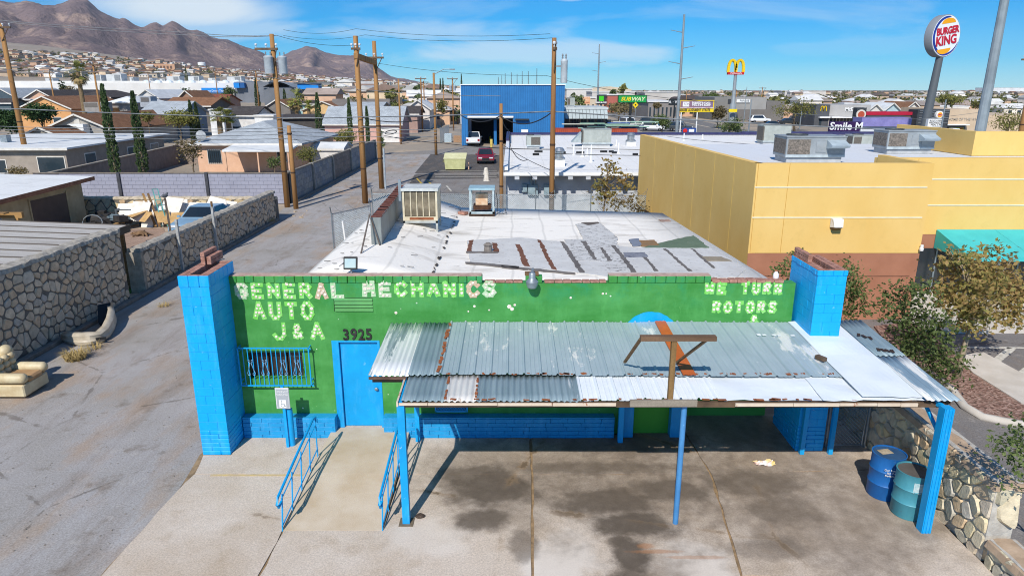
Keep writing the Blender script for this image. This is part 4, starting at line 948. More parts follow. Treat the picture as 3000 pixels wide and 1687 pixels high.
def rough_top(root, pts, w, z, mat, amp=0.05, name='mortar_cap'):
    """lumpy mortar cap running along pts"""
    m = MB(); vs = []; n = 0; acc = []
    for i in range(len(pts)-1):
        a = Vector(pts[i]); b = Vector(pts[i+1]); k = max(2, int((b-a).length/0.12)); acc += [a.lerp(b, j/k) for j in range(k+(i == len(pts)-2))]
    for i, p in enumerate(acc):
        d = (acc[min(i+1, len(acc)-1)]-acc[max(i-1, 0)]).normalized(); s_ = Vector((-d.y, d.x, 0))
        for k, (o, h) in enumerate(((-.56, -.08), (-.5, 0.02), (-.2, 0.06), (.2, .06), (.5, .02), (.56, -.08))):
            zz = (z(p) if callable(z) else z); q = p+s_*(o*w); vs.append((q.x+jit(amp*.4), q.y+jit(amp*.4), zz+h+amp*(0.5+mnoise.noise(Vector((q.x*3, q.y*3, k*.7))))*(0.2 if abs(o) > .52 else 1)))
    n = len(acc); m.add(vs, [(i*6+k, i*6+k+1, (i+1)*6+k+1, (i+1)*6+k) for i in range(n-1) for k in range(5)]+[tuple(range(6)), tuple(range((n-1)*6, n*6))])
    m.build(name, mat, root)
ST_D = mat_stone(['cdbca6', 'd8bfa2', 'b5aca1', 'dec6a8', 'c0b09a', 'cfb496']); ST_L = mat_stone(['c9b48c', 'd2b98a', 'bfa88a', 'cfa878', 'b5a793', 'd9c59d']); ST_R = mat_stone(['cdc6b0', 'd6c69c', 'b5b1a6', 'dccaa4', 'c3bdb0', 'cdb391'])
CAPM = M('b3aca0', '8d867b', 6, 0.95, bump=0.7, bs=25); XW = -14.4
w1 = thing('stone_wall', 'tall fieldstone wall with rough mortar top behind the discarded armchair', 'wall', (XW, 5, 0))
wall_body(w1, XW-0.42, XW, 0.0, 10.6, 0, 2.72); rubble(w1, (XW, 0.0), (XW, 10.6), 0.0, 2.7, (1, 0), 0.295, ST_D, 3); rough_top(w1, [(XW-.21, 0, 0), (XW-.21, 10.6, 0)], 0.5, 2.7, CAPM)
rubble(w1, (XW-.42, 10.6), (XW, 10.6), 0.0, 2.7, (0, 1), 0.3, ST_D, 5)
w2 = thing('stone_wall', 'lower fieldstone wall running along the alley with steel posts against it', 'wall', (XW, 18, 0))
wall_body(w2, XW-0.4, XW, 11.75, 27.2, 0, 1.72); rubble(w2, (XW, 11.75), (XW, 27.2), 0.0, 1.7, (1, 0), 0.3, ST_D, 4); rough_top(w2, [(XW-.2, 11.7, 0), (XW-.2, 27.3, 0)], 0.48, 1.7, CAPM)
w3 = thing('stone_wall', 'sunlit cream fieldstone wall at the back of the junk yard', 'wall', (-20, 28, 0))
wall_body(w3, -27.5, XW, 27.4, 27.8, 0, 1.3); rubble(w3, (-27.5, 27.4), (XW, 27.4), 0.0, 1.3, (0, -1), 0.45, ST_L, 6); rough_top(w3, [(-27.5, 27.6, 0), (XW, 27.6, 0)], 0.45, 1.28, M('c9bca6', 'a89a83', 6, 0.95, bump=0.6, bs=20), 0.06)
RX = 7.92
w4 = thing('stone_wall', 'rubble stone wall with flat mortar coping beside the oil drums', 'wall', (RX, -1.5, 0))
MORT2 = M('c0bbb1', 'a5a098', 6, 0.95, bump=0.6, bs=25)
wall_body(w4, RX, RX+0.42, -4.2, 1.6, 0, 1.5, MORT2); rubble(w4, (RX, 1.6), (RX, -4.2), 0.0, 1.5, (-1, 0), 0.27, ST_R, 8, 0.009, 0.045); rubble(w4, (RX, -4.2), (RX+.42, -4.2), 0.0, 1.45, (0, -1), 0.3, ST_R, 9, 0.02, 0.07); rubble(w4, (RX+.42, -4.2), (RX+.42, 1.6), 0.0, 1.5, (1, 0), 0.32, ST_R, 10)
rough_top(w4, [(RX+.21, 1.6, 0), (RX+.21, -4.25, 0)], 0.5, 1.44, M('bda58c', 'a28b73', 4, 0.95, bump=0.3, bs=30), 0.015)
w5 = thing('stone_wall', 'knee-high stone wall continuing past the taller one at the right edge', 'wall', (RX, -5, 0))
wall_body(w5, RX, RX+0.42, -8.5, -4.3, 0, 0.5, MORT2); rubble(w5, (RX, -4.3), (RX, -8.5), 0.0, 0.5, (-1, 0), 0.22, ST_R, 11, 0.01, 0.045); rough_top(w5, [(RX+.21, -4.3, 0), (RX+.21, -8.5, 0)], 0.5, 0.45, M('bda58c', 'a28b73', 4, 0.95, bump=0.3, bs=30), 0.015)
# kerb along the alley wall
m = MB(); m.box(XW+0.06, XW+0.28, 0, 27, 0, 0.14); struct(m.build('kerb', M('8a837a', '6f685f', 4, 0.95, bump=0.5, bs=20), bevel=0.02))
m = MB(); m.beam((XW-.2, 11.68, 0), (XW-.2, 11.68, 1.6), .1, .1); m.box(XW-0.45, XW+0.12, 11.55, 11.76, 0, 1.62); tag(m.build('wall_end_pier', M('a39a8c', '7d756a', 4, 0.95, bump=0.5, bs=20)), 'plastered pier ending the lower alley wall at the gap', 'pier')
# ------------------------------------------------------------------ rooftop gear on the shop
ck = thing('evaporative_cooler', 'beige louvred evaporative cooler on a steel stand by the tin parapet', 'cooler', (-2.75, 6.7, 3.45))
BEI = M('d6cbb2', 'bdb093', 5, 0.7); x0, x1, y0, y1, z0, z1 = -3.27, -2.23, 6.25, 7.25, 3.86, 4.83
m = MB(); m.box(x0, x1, y0, y1, z0, z0+0.12); m.box(x0, x0+.06, y0, y1, z0+.12, z1-.08); m.box(x1-.06, x1, y0, y1, z0+.12, z1-.08); m.box(x0, x1, y1-.05, y1, z0+.12, z1-.08); m.build('cabinet', BEI, ck)
MB().box(x0-.03, x1+.03, y0-.03, y1+.03, z1-.08, z1).build('top_pan', M('cfd2cf', 'b3b5b1', 5, 0.6), ck)
MB().box(x0+.06, x1-.06, y0+.09, y0+.1, z0+.12, z1-.08).build('wet_pad', M('4d4239', '38302a', 9, 0.95), ck)
for i in range(1, 5): xx = x0+.06+(x1-x0-.12)*i/5; MB().box(xx-.014, xx+.014, y0+.005, y0+.03, z0+.14, z1-.1).build('mullion', BEI, ck)
m = MB()
for i in range(5):
    for k in range(22):
        xa = x0+.06+(x1-x0-.12)*i/5+.016; xb = x0+.06+(x1-x0-.12)*(i+1)/5-.016; zz = z0+.15+(z1-z0-.27)*k/22
        m.add([(xa, y0+.02, zz), (xb, y0+.02, zz), (xb, y0+.06, zz+.026), (xa, y0+.06, zz+.026)], [(0,1,2,3)])
m.build('louvres', M('a99e88', '8a7f6b', 6, 0.8), ck, kind='stuff')
MB().box(x0+.2, x1-.12, y0-.006, y0-.001, z0+.03, z0+.1).build('rust_stain', RUST, ck)
m = MB()
for a, b in ((x0+.03, y0+.03), (x1-.03, y0+.03), (x0+.03, y1-.03), (x1-.03, y1-.03)): m.box(a-.03, a+.03, b-.03, b+.03, rz(a)-.02, z0)
m.box(x0, x1, y0, y0+.05, z0-.07, z0-.002); m.box(x0, x1, y1-.05, y1, z0-.07, z0-.002); m.build('stand', M('b9bdba', '9a9d99', 5, 0.6), ck)
MB().box(x0-.1, x0-.02, y0-.02, y0+.06, z0+.6, z1+.25).build('side_post', GALV, ck)
c2 = thing('stripped_cooler', 'rusted cooler carcass with its side panels missing near the roof edge', 'cooler', (-1.05, 10.0, 3.42))
x0, x1, y0, y1, z0, z1 = -1.48, -0.62, 9.55, 10.35, 3.46, 4.38; FR = M('b6c3c6', '8fa0a5', 5, 0.6)
m = MB()
for a in (x0, x1-.06):
    for b in (y0, y1-.06): m.box(a, a+.06, b, b+.06, z0, z1-.07)
m.box(x0, x1, y0, y0+.05, z0+.02, z0+.1); m.build('frame', FR, c2); MB().box(x0-.02, x1+.02, y0-.02, y1+.02, z1-.07, z1).build('top_pan', M('9fbcc6', '86a3ad', 5, 0.6), c2)
MB().box(x0-.02, x1+.02, y0-.02, y1+.02, z0-.04, z0+.018).build('base_pan', M('4d3a2e', '32261e', 6, 0.9), c2)
MB().box(x0+.2, x1-.24, y0+.35, y0+.7, z0+.28, z1-.25).build('blower_housing', M('dcc9ae', 'c79b76', 4, 0.8), c2); MB().box(x0+.12, x1-.12, y0+.25, y0+.8, z0+.12, z0+.275).build('motor', M('5d3e2c', '38281f', 8, 0.9), c2)
MB().beam((-1.6, 9.75, 3.47), (-1.85, 9.95, 3.47), .2, .09).build('brick', BRICKR, c2)
m = MB(); m.tube([(-.55, 9.7, 4.2), (-.5, 9.65, 3.9), (-.52, 9.6, 3.5), (-.35, 9.55, 3.47), (-.2, 9.8, 3.48), (-.25, 10.0, 3.6)], .012, 5); m.build('hose', BLACK, c2)
# tin parapet box with rusty top slats
tp = thing('tin_parapet', 'long weathered tin box parapet with rusty slatted top on the barrel roof', 'parapet', (-3.6, 6.2, 3.6))
TIN = mat_metal_sheet('8f9593', '777b78', 'c3beb2', 0.6, 0.45, (1, 0.6, 0.18), 3, '6f5a4a', 0.2)
a0, a1 = Vector((-3.5, 3.3, 0)), Vector((-3.78, 9.6, 0)); wd = .13
m = MB()
for s_ in (-1, 1): m.add([(a0.x+s_*wd, a0.y, 3.62), (a1.x+s_*wd, a1.y, 3.62), (a1.x+s_*wd, a1.y, 4.48), (a0.x+s_*wd, a0.y, 4.5)], [(0,1,2,3)])
m.add([(a0.x-wd, a0.y, 3.62), (a0.x+wd, a0.y, 3.62), (a0.x+wd, a0.y, 4.5), (a0.x-wd, a0.y, 4.5)], [(0,1,2,3)]); m.add([(a1.x-wd, a1.y, 3.62), (a1.x+wd, a1.y, 3.62), (a1.x+wd, a1.y, 4.48), (a1.x-wd, a1.y, 4.48)], [(0,1,2,3)])
o = m.build('side_sheet', TIN, tp); md = o.modifiers.new('t', 'SOLIDIFY'); md.thickness = .008
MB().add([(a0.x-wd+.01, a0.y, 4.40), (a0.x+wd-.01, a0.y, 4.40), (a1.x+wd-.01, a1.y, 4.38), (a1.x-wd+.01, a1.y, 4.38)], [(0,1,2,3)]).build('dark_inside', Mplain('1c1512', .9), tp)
for i in range(15):
    c = a0.lerp(a1, (i+.5)/15); MB().cbox((c.x, c.y, 4.485+jit(.01)), (2*wd+.02, .26+jit(.04), .015), jit(.03)).build('slat', M('7d4f42', '5a342a', 6, .9), tp)
m = MB(); m.tube([(-3.62, 3.2, 4.6), (-3.72, 2.2, 3.66)], .022, 6); m.tube([(-3.6, 3.22, 4.5), (-3.35, 3.2, 3.6)], .02, 5); m.build('prop', M('6f6a66', '5a4a40', 8, .7), tp)
fl = thing('floodlight', 'square black floodlight on a short stalk above the word GENERAL', 'floodlight', (-3.5, .4, ZT+.17))
fx, fy, fz = X(1027, 770, .4), .4, P(1027, 771, .4)[2]
mm = Matrix.Rotation(R(-18), 3, 'X'); m = MB(); m.cbox((fx, fy, fz), (.3, .06, .28), m=mm); m.build('housing', BLACK, fl, bevel=.01)
m = MB(); m.cbox((fx, fy-.034, fz+.006), (.24, .012, .2), m=mm); m.build('lens', mat_metal_sheet('a9b7b0', '8fa6ae', None, 0, 0, (1, 1, 1), 3, metal=.2), fl); MB().cbox((fx, fy-.041, fz-.01), (.12, .006, .1), m=mm).build('led_plate', M('b6b8a5', 'a3a693', 8), fl)
m = MB(); m.tube([(fx, fy+.02, fz-.15), (fx, fy+.02, ZT+.15)], .02, 6); m.tube([(fx-.14, fy, fz+.02), (fx-.28, fy+.1, fz-.1)], .01, 4); m.tube([(fx, fy+.04, fz-.2), (fx+.3, fy+.2, fz-.28), (fx+.5, fy+.3, ZT+.1)], .009, 4); m.build('stalk', GALV, fl)
dl = thing('dusk_lamp', 'aluminium bucket lamp hanging over the middle of the green wall', 'lamp', (X(1559), 0, 3.4))
lx = X(1559, 820, .02); ly = .02; lz = P(1559, 842, .02)[2]; k = .33/.33
m = MB(); m.lathe((lx, ly, lz), [(.1, 0), (.125, .06), (.135, .13), (.075, .2), (.07, .21), (.07, .31), (.055, .33), (0, .33)], 16); m.build('reflector', GALV, dl, smooth=True)
MB().lathe((lx, ly, lz-.006), [(.098, 0), (0, .004)], 16).build('lens', M('c9cfd1', 'b0b7ba', 6, .4), dl); MB().beam((lx, ly+.05, lz+.27), (lx+.02, WY+.1, lz+.33), .05, .05).build('bracket', STEEL, dl)
m = MB(); m.cbox((lx, WY+.12, ZT+.185), (.3, .18, .05)); m.build('mount_board', WOOD, dl)
# ------------------------------------------------------------------ alley: armchair, bumper skin, weeds
ch = thing('armchair', 'worn beige tufted armchair dumped against the stone wall', 'armchair', (-12.95, 2.5, 0))
VIN = mat_metal_sheet('d3c6a3', 'b8a27c', None, 0, .45, (1, 1, 1), 3.5, '9a6e4a', 0); SEATM = mat_metal_sheet('b8946a', 'a07a52', None, 0, .4, (1, 1, 1), 4, '7d5738', 0)
MB().box(-13.45, -12.47, 2.02, 2.98, .07, .4).build('base', VIN, ch, bevel=.03)
m = MB(); m.box(-13.2, -12.42, 2.24, 2.76, .4, .55); m.build('seat_cushion', SEATM, ch, bevel=.05)
for yy in (2.11, 2.89):
    m = MB(); m.lathe((-13.35, yy, .56), [(0, -.02), (.13, 0), (.14, .4), (.135, .86), (.09, .93), (0, .94)], 12, axis='x'); m.build('arm', VIN, ch, smooth=2)
m = MB(); m.box(-13.55, -13.3, 2.05, 2.95, .35, .98); m.build('back_panel', VIN, ch, bevel=.05)
for i in range(4):
    for j in range(3): m = MB(); m.ell((-13.26, 2.18+i*.215, .58+j*.17), (.1, .115, .1), 8, 5); m.build('tuft', VIN, ch, smooth=2)
for yy in (2.15, 2.85): m = MB(); m.ell((-13.38, yy, 1.02), (.17, .19, .17), 12, 8); m.build('wing', VIN, ch, smooth=2)
bp = thing('bumper_cover', 'cast-off cream car bumper cover leaning by the stone wall', 'bumper', (-13.3, 6.6, 0))
path = [G(u, v) for u, v in ((188, 1000), (212, 1009), (240, 1013), (268, 1012), (294, 1005), (316, 990), (330, 970), (336, 950), (331, 934))]
pr = [(-.02, .02), (.06, .05), (.075, .16), (.05, .2), (.06, .36), (.0, .43), (-.1, .45)]; m = MB(); vs = []; np_ = len(path)
for i, p_ in enumerate(path):
    a = Vector(path[max(0, i-1)]); b = Vector(path[min(np_-1, i+1)]); d = (b-a).normalized(); out = Vector((d.y, -d.x, 0))
    s_ = (.7, .85, .92, .95, .82, .92, 1.1, 1.25, 1.3)[i]
    for o_, h_ in pr: q = Vector(p_)+out*o_*1.2; vs.append((q.x, q.y, h_*s_))
k = len(pr); m.add(vs, [(i*k+j, i*k+j+1, (i+1)*k+j+1, (i+1)*k+j) for i in range(np_-1) for j in range(k-1)])
o = m.build('skin', M('c6bba8', 'a89c88', 3, .4, spec=.5), bp, smooth=True); md = o.modifiers.new('t', 'SOLIDIFY'); md.thickness = .012
q = Vector(path[4]); MB().cbox((q.x+.12, q.y-.12, .2), (.28, .04, .07), .35).build('grille_slot', BLACK, bp)
m = MB(); q = Vector(path[7]); m.add([(q.x-.05, q.y+.1, .1), (q.x-.45, q.y-.15, .12), (q.x-.6, q.y+.2, .62), (q.x-.2, q.y+.42, .66), (q.x-.3, q.y-.3, .05)], [(0,1,2,3),(0,4,1)]); o = m.build('inner_liner', BLACK, bp); md = o.modifiers.new('t', 'SOLIDIFY'); md.thickness = .01
def weed(name, label, cat, c, r, h, n, mat, droop=.6):
    m = MB()
    for i in range(n):
        a = random.uniform(0, 6.28); rr_ = r*random.random()**.6*.6; b = Vector((c[0]+rr_*math.cos(a), c[1]+rr_*math.sin(a), c[2])); a2 = a+jit(1.2); L = h*random.uniform(.5, 1.1)
        p1 = b+Vector((math.cos(a2)*L*.3, math.sin(a2)*L*.3, L*.75)); p2 = b+Vector((math.cos(a2)*L*droop, math.sin(a2)*L*droop, L*random.uniform(.3, 1.0))); w = Vector((-math.sin(a2), math.cos(a2), 0))*.008
        m.add([b-w, b+w, p1+w*.7, p1-w*.7, p2], [(0,1,2,3),(3,2,4)])
    return tag(m.build(name, mat), label, cat)
STRAW = M('c9b27c', '9a8450', 12, .9)
weed('tumbleweed', 'straw-coloured heap of dead weeds below the bumper cover', 'weeds', G(222, 1052), .45, .34, 420, STRAW, .9)
weed('dry_weeds', 'thin dead stalks reaching out from the weed heap', 'weeds', G(275, 1022), .35, .22, 60, STRAW, 1.4); weed('dry_weeds', 'small fan of dead stalks in the alley beside the blue pillar', 'weeds', G(480, 897), .3, .16, 60, STRAW, 1.8)
weed('dry_weeds', 'yellow tuft at the far end of the lower stone wall', 'weeds', G(790, 655), .5, .4, 120, STRAW, 1.0)
MB_ = MB()
for i in range(260):
    u = random.uniform(0, 640); v = random.uniform(820, 1640); q = G(u, v)
    if q[0] > -6.9 or q[0] < XW+.4: continue
    s_ = random.uniform(.006, .018); MB_.cbox((q[0], q[1], .004+s_*.3), (s_, s_*1.4, s_*.7), random.random()*3)
tag(MB_.build('gravel', Mramp(['8d8479', '4a443e', 'b5aa9c'], 30)), 'loose grit and pebbles scattered over the alley', 'gravel', kind='stuff')
MB_ = MB()
for i in range(260):
    u = random.uniform(560, 900); q = G(600+jit(260), random.uniform(592, 625)) if i < 170 else G(random.uniform(590, 900), random.uniform(600, 640))
    if q[0] < XW+.3: continue
    s_ = random.uniform(.05, .16); MB_.cbox((q[0], q[1], s_*.25), (s_, s_*1.3, s_*.6), random.random()*3)
tag(MB_.build('rubble_pile', M('c9b9a3', 'a5937c', 6, .95)), 'pale broken stones at the foot of the block wall', 'rubble', kind='stuff')
# steel posts beside the lower wall with pigeons
def bird(name, label, p, rz_=0):
    t = thing(name, label, 'pigeon', p, 'pigeons resting in the yard', rz_)
    m = MB(); x, y, z = p
    m.ell((x, y, z+.1), (.07, .14, .085), 10, 7); m.ell((x, y-.12, z+.2), (.04, .045, .045), 8, 6); m.ell((x, y-.09, z+.15), (.045, .05, .07), 8, 6); m.add([(x-.035, y+.1, z+.1), (x+.035, y+.1, z+.1), (x+.045, y+.27, z+.04), (x-.045, y+.27, z+.04), (x, y+.12, z+.07)], [(0,1,2,3),(0,4,1),(0,3,4),(1,4,2),(2,4,3)])
    m.add([(x-.008, y-.155, z+.2), (x+.008, y-.155, z+.2), (x, y-.19, z+.19), (x, y-.155, z+.21)], [(0,1,2),(0,2,3),(1,3,2)]); o = m.build('body', M('6d7076', '4a4c52', 12, .7), t, smooth=2)
    m = MB()
    for s_ in (-.025, .025): m.tube([(x+s_, y, z+.04), (x+s_, y-.01, z)], .006, 4)
    m.build('legs', M('a5604f', '8c4d40', 9), t)
    return t
for i, (u, v0, v1, lbl) in enumerate(((551, 553, 783, 'nearer galvanised post standing against the lower alley wall'), (617, 616, 748, 'farther galvanised post standing against the lower alley wall'))):
    pass
def steelpost(y, z1, lbl):
    t = tag(MB().box(XW+.1, XW+.2, y-.05, y+.05, 0, z1).build('steel_post', M('b3b4b2', '8f8f8c', 7, .6)), lbl, 'post'); return t
steelpost(14.6, 2.35, 'nearer galvanised post standing against the lower alley wall'); steelpost(18.2, 2.3, 'farther galvanised post standing against the lower alley wall')
m = MB(); m.beam((XW-.3, 14.9, 1.5), (XW-1.0, 16.2, 3.0), .09, .09); tag(m.build('leaning_post', M('5d5148', '3f3731', 6, .9)), 'dark leaning timber post with a bird on its tip', 'post'); bird('pigeon', 'grey pigeon perched on the tip of the leaning dark post', (XW-1.0, 16.2, 3.02), 2.4)
m = MB(); m.tube([(XW+.15, 18.2, 2.3), (XW+.15, 18.2, 2.55)], .05, 6); tag(m.build('post_stub', WOOD), 'short wooden stub on top of the farther galvanised post', 'post')
# white gate frame in the gap
gp = thing('white_gate', 'white tubular frame standing in the gap between the stone walls', 'gate', (-16.2, 13.6, 0))
m = MB(); A_ = G(356, 738, 1.05); 
for zz in (.45, 1.05): m.tube([(-16.8, 13.0, zz), (-15.4, 13.0, zz)], .035, 6)
for xx in (-16.8, -16.1, -15.4): m.tube([(xx, 13.0, 0), (xx, 13.0, 1.05)], .03, 6)
m.build('frame', WHITE, gp)
flat('lawn_patch', [(-16.9, 11.1), (-14.9, 11.1), (-14.9, 12.6), (-16.9, 12.6)], .02, M('4f8a34', '3a6d28', 6, .95, bump=.6, bs=40), .02)
# ------------------------------------------------------------------ junk yard
sh = thing('board_roof_shelter', 'low shelter with grey weathered board roof beside the tall stone wall', 'shelter', (-18, 8.5, 0))
BRD = mat_wood('c6c1ba', 'a59f97', 2.2, (.3, 2.2, 1)); za, zb = 2.55, 2.62
for i in range(9):
    y0 = 4.2+i*.9; MB().add([(-15.05, y0, za), (-15.05, y0+.86, za), (-26, y0+.86, zb+.35), (-26, y0, zb+.35), (-15.05, y0, za-.03), (-15.05, y0+.86, za-.03), (-26, y0+.86, zb+.32), (-26, y0, zb+.32)], [(0,1,2,3),(4,7,6,5),(0,4,5,1),(1,5,6,2),(2,6,7,3),(3,7,4,0)]).build('roof_board', BRD, sh)
for i in range(10): MB().beam((-15.06, 4.19+i*.9, za+.012), (-26, 4.19+i*.9, zb+.362), .05, .03).build('batten', mat_wood('6d655d', '57504a', 3, (.2, 1, 1)), sh)
MB().box(-15.04, -14.99, 4.1, 12.4, 2.28, 2.56).build('fascia', mat_wood('6d5f50', '51463b', 3, (1, .2, 1)), sh)
m = MB()
for yy in (4.4, 8.2, 12.2): m.box(-15.3, -15.18, yy-.06, yy+.06, 0, 2.5)
m.build('posts', WOOD, sh)
sd = thing('yard_shed', 'tan shed with white flat roof, brown trim and brown door', 'shed', (-28, 22, 0))
TAN = M('b8a582', 'a18e6d', 2, .9); MB().box(-36, -25.3, 17.6, 26.2, 0, 2.42).build('wall', TAN, sd)
m = MB(); m.add([(-36, 17.0, 2.75), (-24.7, 17.0, 2.5), (-24.7, 26.6, 2.72), (-36, 26.6, 3.0), (-36, 17.0, 2.6), (-24.7, 17.0, 2.42), (-24.7, 26.6, 2.6), (-36, 26.6, 2.85)], [(0,1,2,3),(4,7,6,5),(0,4,5,1),(1,5,6,2),(2,6,7,3),(3,7,4,0)]); m.build('roof', mat_whiteroof('dcdcda', 'b5b3ae', .6), sd)
MB().add([(-24.69, 17.0, 2.5), (-24.69, 26.6, 2.72), (-24.69, 26.6, 2.5), (-24.69, 17.0, 2.26), (-24.74, 17.0, 2.5), (-24.74, 26.6, 2.72), (-24.74, 26.6, 2.5), (-24.74, 17.0, 2.26)], [(0,1,2,3),(4,7,6,5),(0,4,5,1),(1,5,6,2),(2,6,7,3),(3,7,4,0)]).build('fascia', M('9a6a50', '7d533d', 4, .8), sd)
MB().box(-25.3, -25.27, 21.6, 24.6, 0.05, 2.02).build('door', M('5e4d42', '51423a', 2, .7), sd); 
for a in (21.5, 24.6): MB().box(-25.3, -25.24, a, a+.1, 0, 2.1).build('door_trim', TAN, sd)
MB().box(-25.3, -25.1, 18.6, 19.2, 1.3, 1.8).build('meter_box', STEEL, sd)
pg = thing('timber_pergola', 'unfinished timber pergola between the shed and the board roof', 'pergola', (-22, 15, 0))
NW = mat_wood('b08a58', '8a6a42', 3, (.2, 1, 1))
MB().box(-30, -22.2, 16.6, 16.75, 2.05, 2.3).build('beam', NW, pg)
for i in range(4): MB().box(-30, -22.6, 14.4+i*.55, 14.75+i*.55, 2.31, 2.36).build('plank', NW, pg)
MB().box(-22.55, -22.4, 16.6, 16.75, 0, 2.05).build('post', NW, pg)
bird('pigeon', 'grey pigeon sitting on the pergola planks by the shed', (-23.6, 15.2, 2.37), 1.0)
flat('brick_paving', [G(345, 675)[:2], G(480, 668)[:2], G(500, 745)[:2], G(355, 765)[:2]], .015, mat_shingle('b59a86', 'a58a78', 2.0), .01)
# heap of white boards and cardboard
random.seed(21)
WB = M('e6e1d8', 'd3cabd', 3, .8); CB_ = M('c9a470', 'b08c5a', 4, .9)
bd = thing('panel_heap', 'heap of white wallboard sheets and torn cardboard against the sunlit stone wall', 'board heap', (-20, 26, 0))
for i in range(17):
    x = -22.6+i*.36; z = .9+jit(.25); w = random.uniform(.8, 1.6); mm = Matrix.Rotation(R(random.uniform(-55, -30)), 3, 'X') @ Matrix.Rotation(jit(.3), 3, 'Y')
    m = MB(); m.cbox((x, 25.7+jit(.6), z*.75), (w*.75, .03, random.uniform(.9, 1.9)), m=mm); m.build('panel', WB, bd)
for i in range(8):
    mm = Matrix.Rotation(jit(.9), 3, 'Z') @ Matrix.Rotation(R(random.uniform(-85, -50)), 3, 'X'); m = MB(); m.cbox((-22.4+i*.75, 24.5+jit(.7), .3+random.random()*.5), (random.uniform(.5, 1.1), .015, random.uniform(.6, 1.3)), m=mm); m.build('cardboard', CB_, bd)
jk = thing('scrap_heap', 'dark heap of scrap metal and a wire hoop next to the tan shed', 'scrap heap', (-24, 24.5, 0))
DK = M('3d3a38', '292726', 3, .8)
for i in range(30): mm = Matrix.Rotation(jit(3), 3, 'Z') @ Matrix.Rotation(jit(.8), 3, 'X'); MB().cbox((-24.2+random.random()*2.4, 23.6+random.random()*2.4, .2+random.random()*.45), (random.uniform(.3, .9), random.uniform(.2, .6), random.uniform(.1, .4)), m=mm).build('scrap', DK if i % 4 else M('6f7f86', '55636a', 4, .6), jk)
m = MB(); m.tube([(-23.1+.55*math.cos(a*.5236), 23.1+.1*math.sin(a*.5236), .62+.4*math.sin(a*.5236)) for a in range(13)], .025, 5); m.build('hoop', GALV, jk)
m = MB(); m.box(-23.0, -21.6, 25.2, 26.4, .9, .98)
for a, b in ((-22.95, 25.25), (-21.65, 25.25), (-22.95, 26.35), (-21.65, 26.35)): m.box(a-.05, a+.05, b-.05, b+.05, 0, .9)
tag(m.build('workbench', M('5b6166', '44494d', 4, .7)), 'dark steel-topped workbench amid the yard scrap', 'bench')
for i, (x, dx, c, nm) in enumerate(((-21.6, 1.5, NW, 'plank'), (-21.3, 1.4, WOOD, 'plank'), (-21.0, 1.2, M('5fa09a', '478780', 5, .6), 'ladder'))):
    m = MB(); m.beam((x, 25.9, 1.8+.25*(i == 2)), (x+dx*.7, 24.8, .05), .12 if nm == 'plank' else .05, .04)
    if nm == 'ladder':
        m.beam((x+.3, 25.9, 2.05), (x+dx*.7+.3, 24.8, .05), .05, .04)
        for k in range(7): a = k/7; m.beam((x+dx*.7*a, 25.9-1.1*a, 2.05-2*a), (x+dx*.7*a+.3, 25.9-1.1*a, 2.05-2*a), .04, .03)
    tag(m.build('ladder' if nm == 'ladder' else 'plank', c), ('green ladder leaning in the yard scrap', 'long tan plank leaning over the workbench', 'short grey plank leaning beside the tan one')[2 if i == 1 else (1 if i == 0 else 0)], nm)
# dog asleep on the paving
def sleeping_dog(c):
    me = bpy.data.meshes.new('dog'); vs = [(0,0,.13), (.2,.0,.14), (-.22,.01,.13), (-.36,.02,.13), (-.48,.0,.1), (-.58,-.03,.07), (.3,-.14,.08), (.42,-.28,.04), (.44,-.3,.03), (-.2,-.14,.09), (-.26,-.3,.05), (-.28,-.42,.03), (.34,.02,.1), (.46,.06,.04), (.6,.12,.03), (.14,-.15,.08), (.26,-.3,.04), (-.1,-.16,.08), (-.14,-.34,.04)]
    ed = [(0,1),(0,2),(2,3),(3,4),(4,5),(1,6),(6,7),(7,8),(2,9),(9,10),(10,11),(1,12),(12,13),(13,14),(1,15),(15,16),(2,17),(17,18)]
    me.from_pydata([Vector(v)*1.05 for v in vs], ed, []); o = bpy.data.objects.new('sleeping_dog', me); COL.objects.link(o)
    sk = o.modifiers.new('s', 'SKIN'); rad = [.14,.13,.13,.08,.075,.035,.06,.04,.03,.055,.038,.03,.04,.025,.012,.055,.035,.05,.035]
    for i, r_ in enumerate(rad): me.skin_vertices[0].data[i].radius = (r_, r_)
    me.skin_vertices[0].data[0].use_root = True
    sb = o.modifiers.new('d', 'SUBSURF'); sb.levels = 1; sb.render_levels = 1
    dg = bpy.context.evaluated_depsgraph_get(); me2 = bpy.data.meshes.new_from_object(o.evaluated_get(dg)); o.modifiers.clear(); o.data = me2
    me2.materials.append(M('8a6d50', '5d4836', 6, .9)); me2.polygons.foreach_set('use_smooth', [True]*len(me2.polygons))
    o.location = c; tag(o, 'brown dog lying asleep on the brick paving of the yard', 'dog')
    m = MB()
    for s_ in (-1, 1): m.add([Vector(c)+Vector(q) for q in ((-.46, .02+s_*.05, .15), (-.5, .03+s_*.09, .15), (-.42, .0+s_*.1, .2), (-.44, .02+s_*.06, .17))], [(0,1,2),(0,2,3),(1,3,2)])
    m.build('ears', M('4f3d2e', '3a2c22', 8, .9), o)
sleeping_dog(G(416, 690, .016))
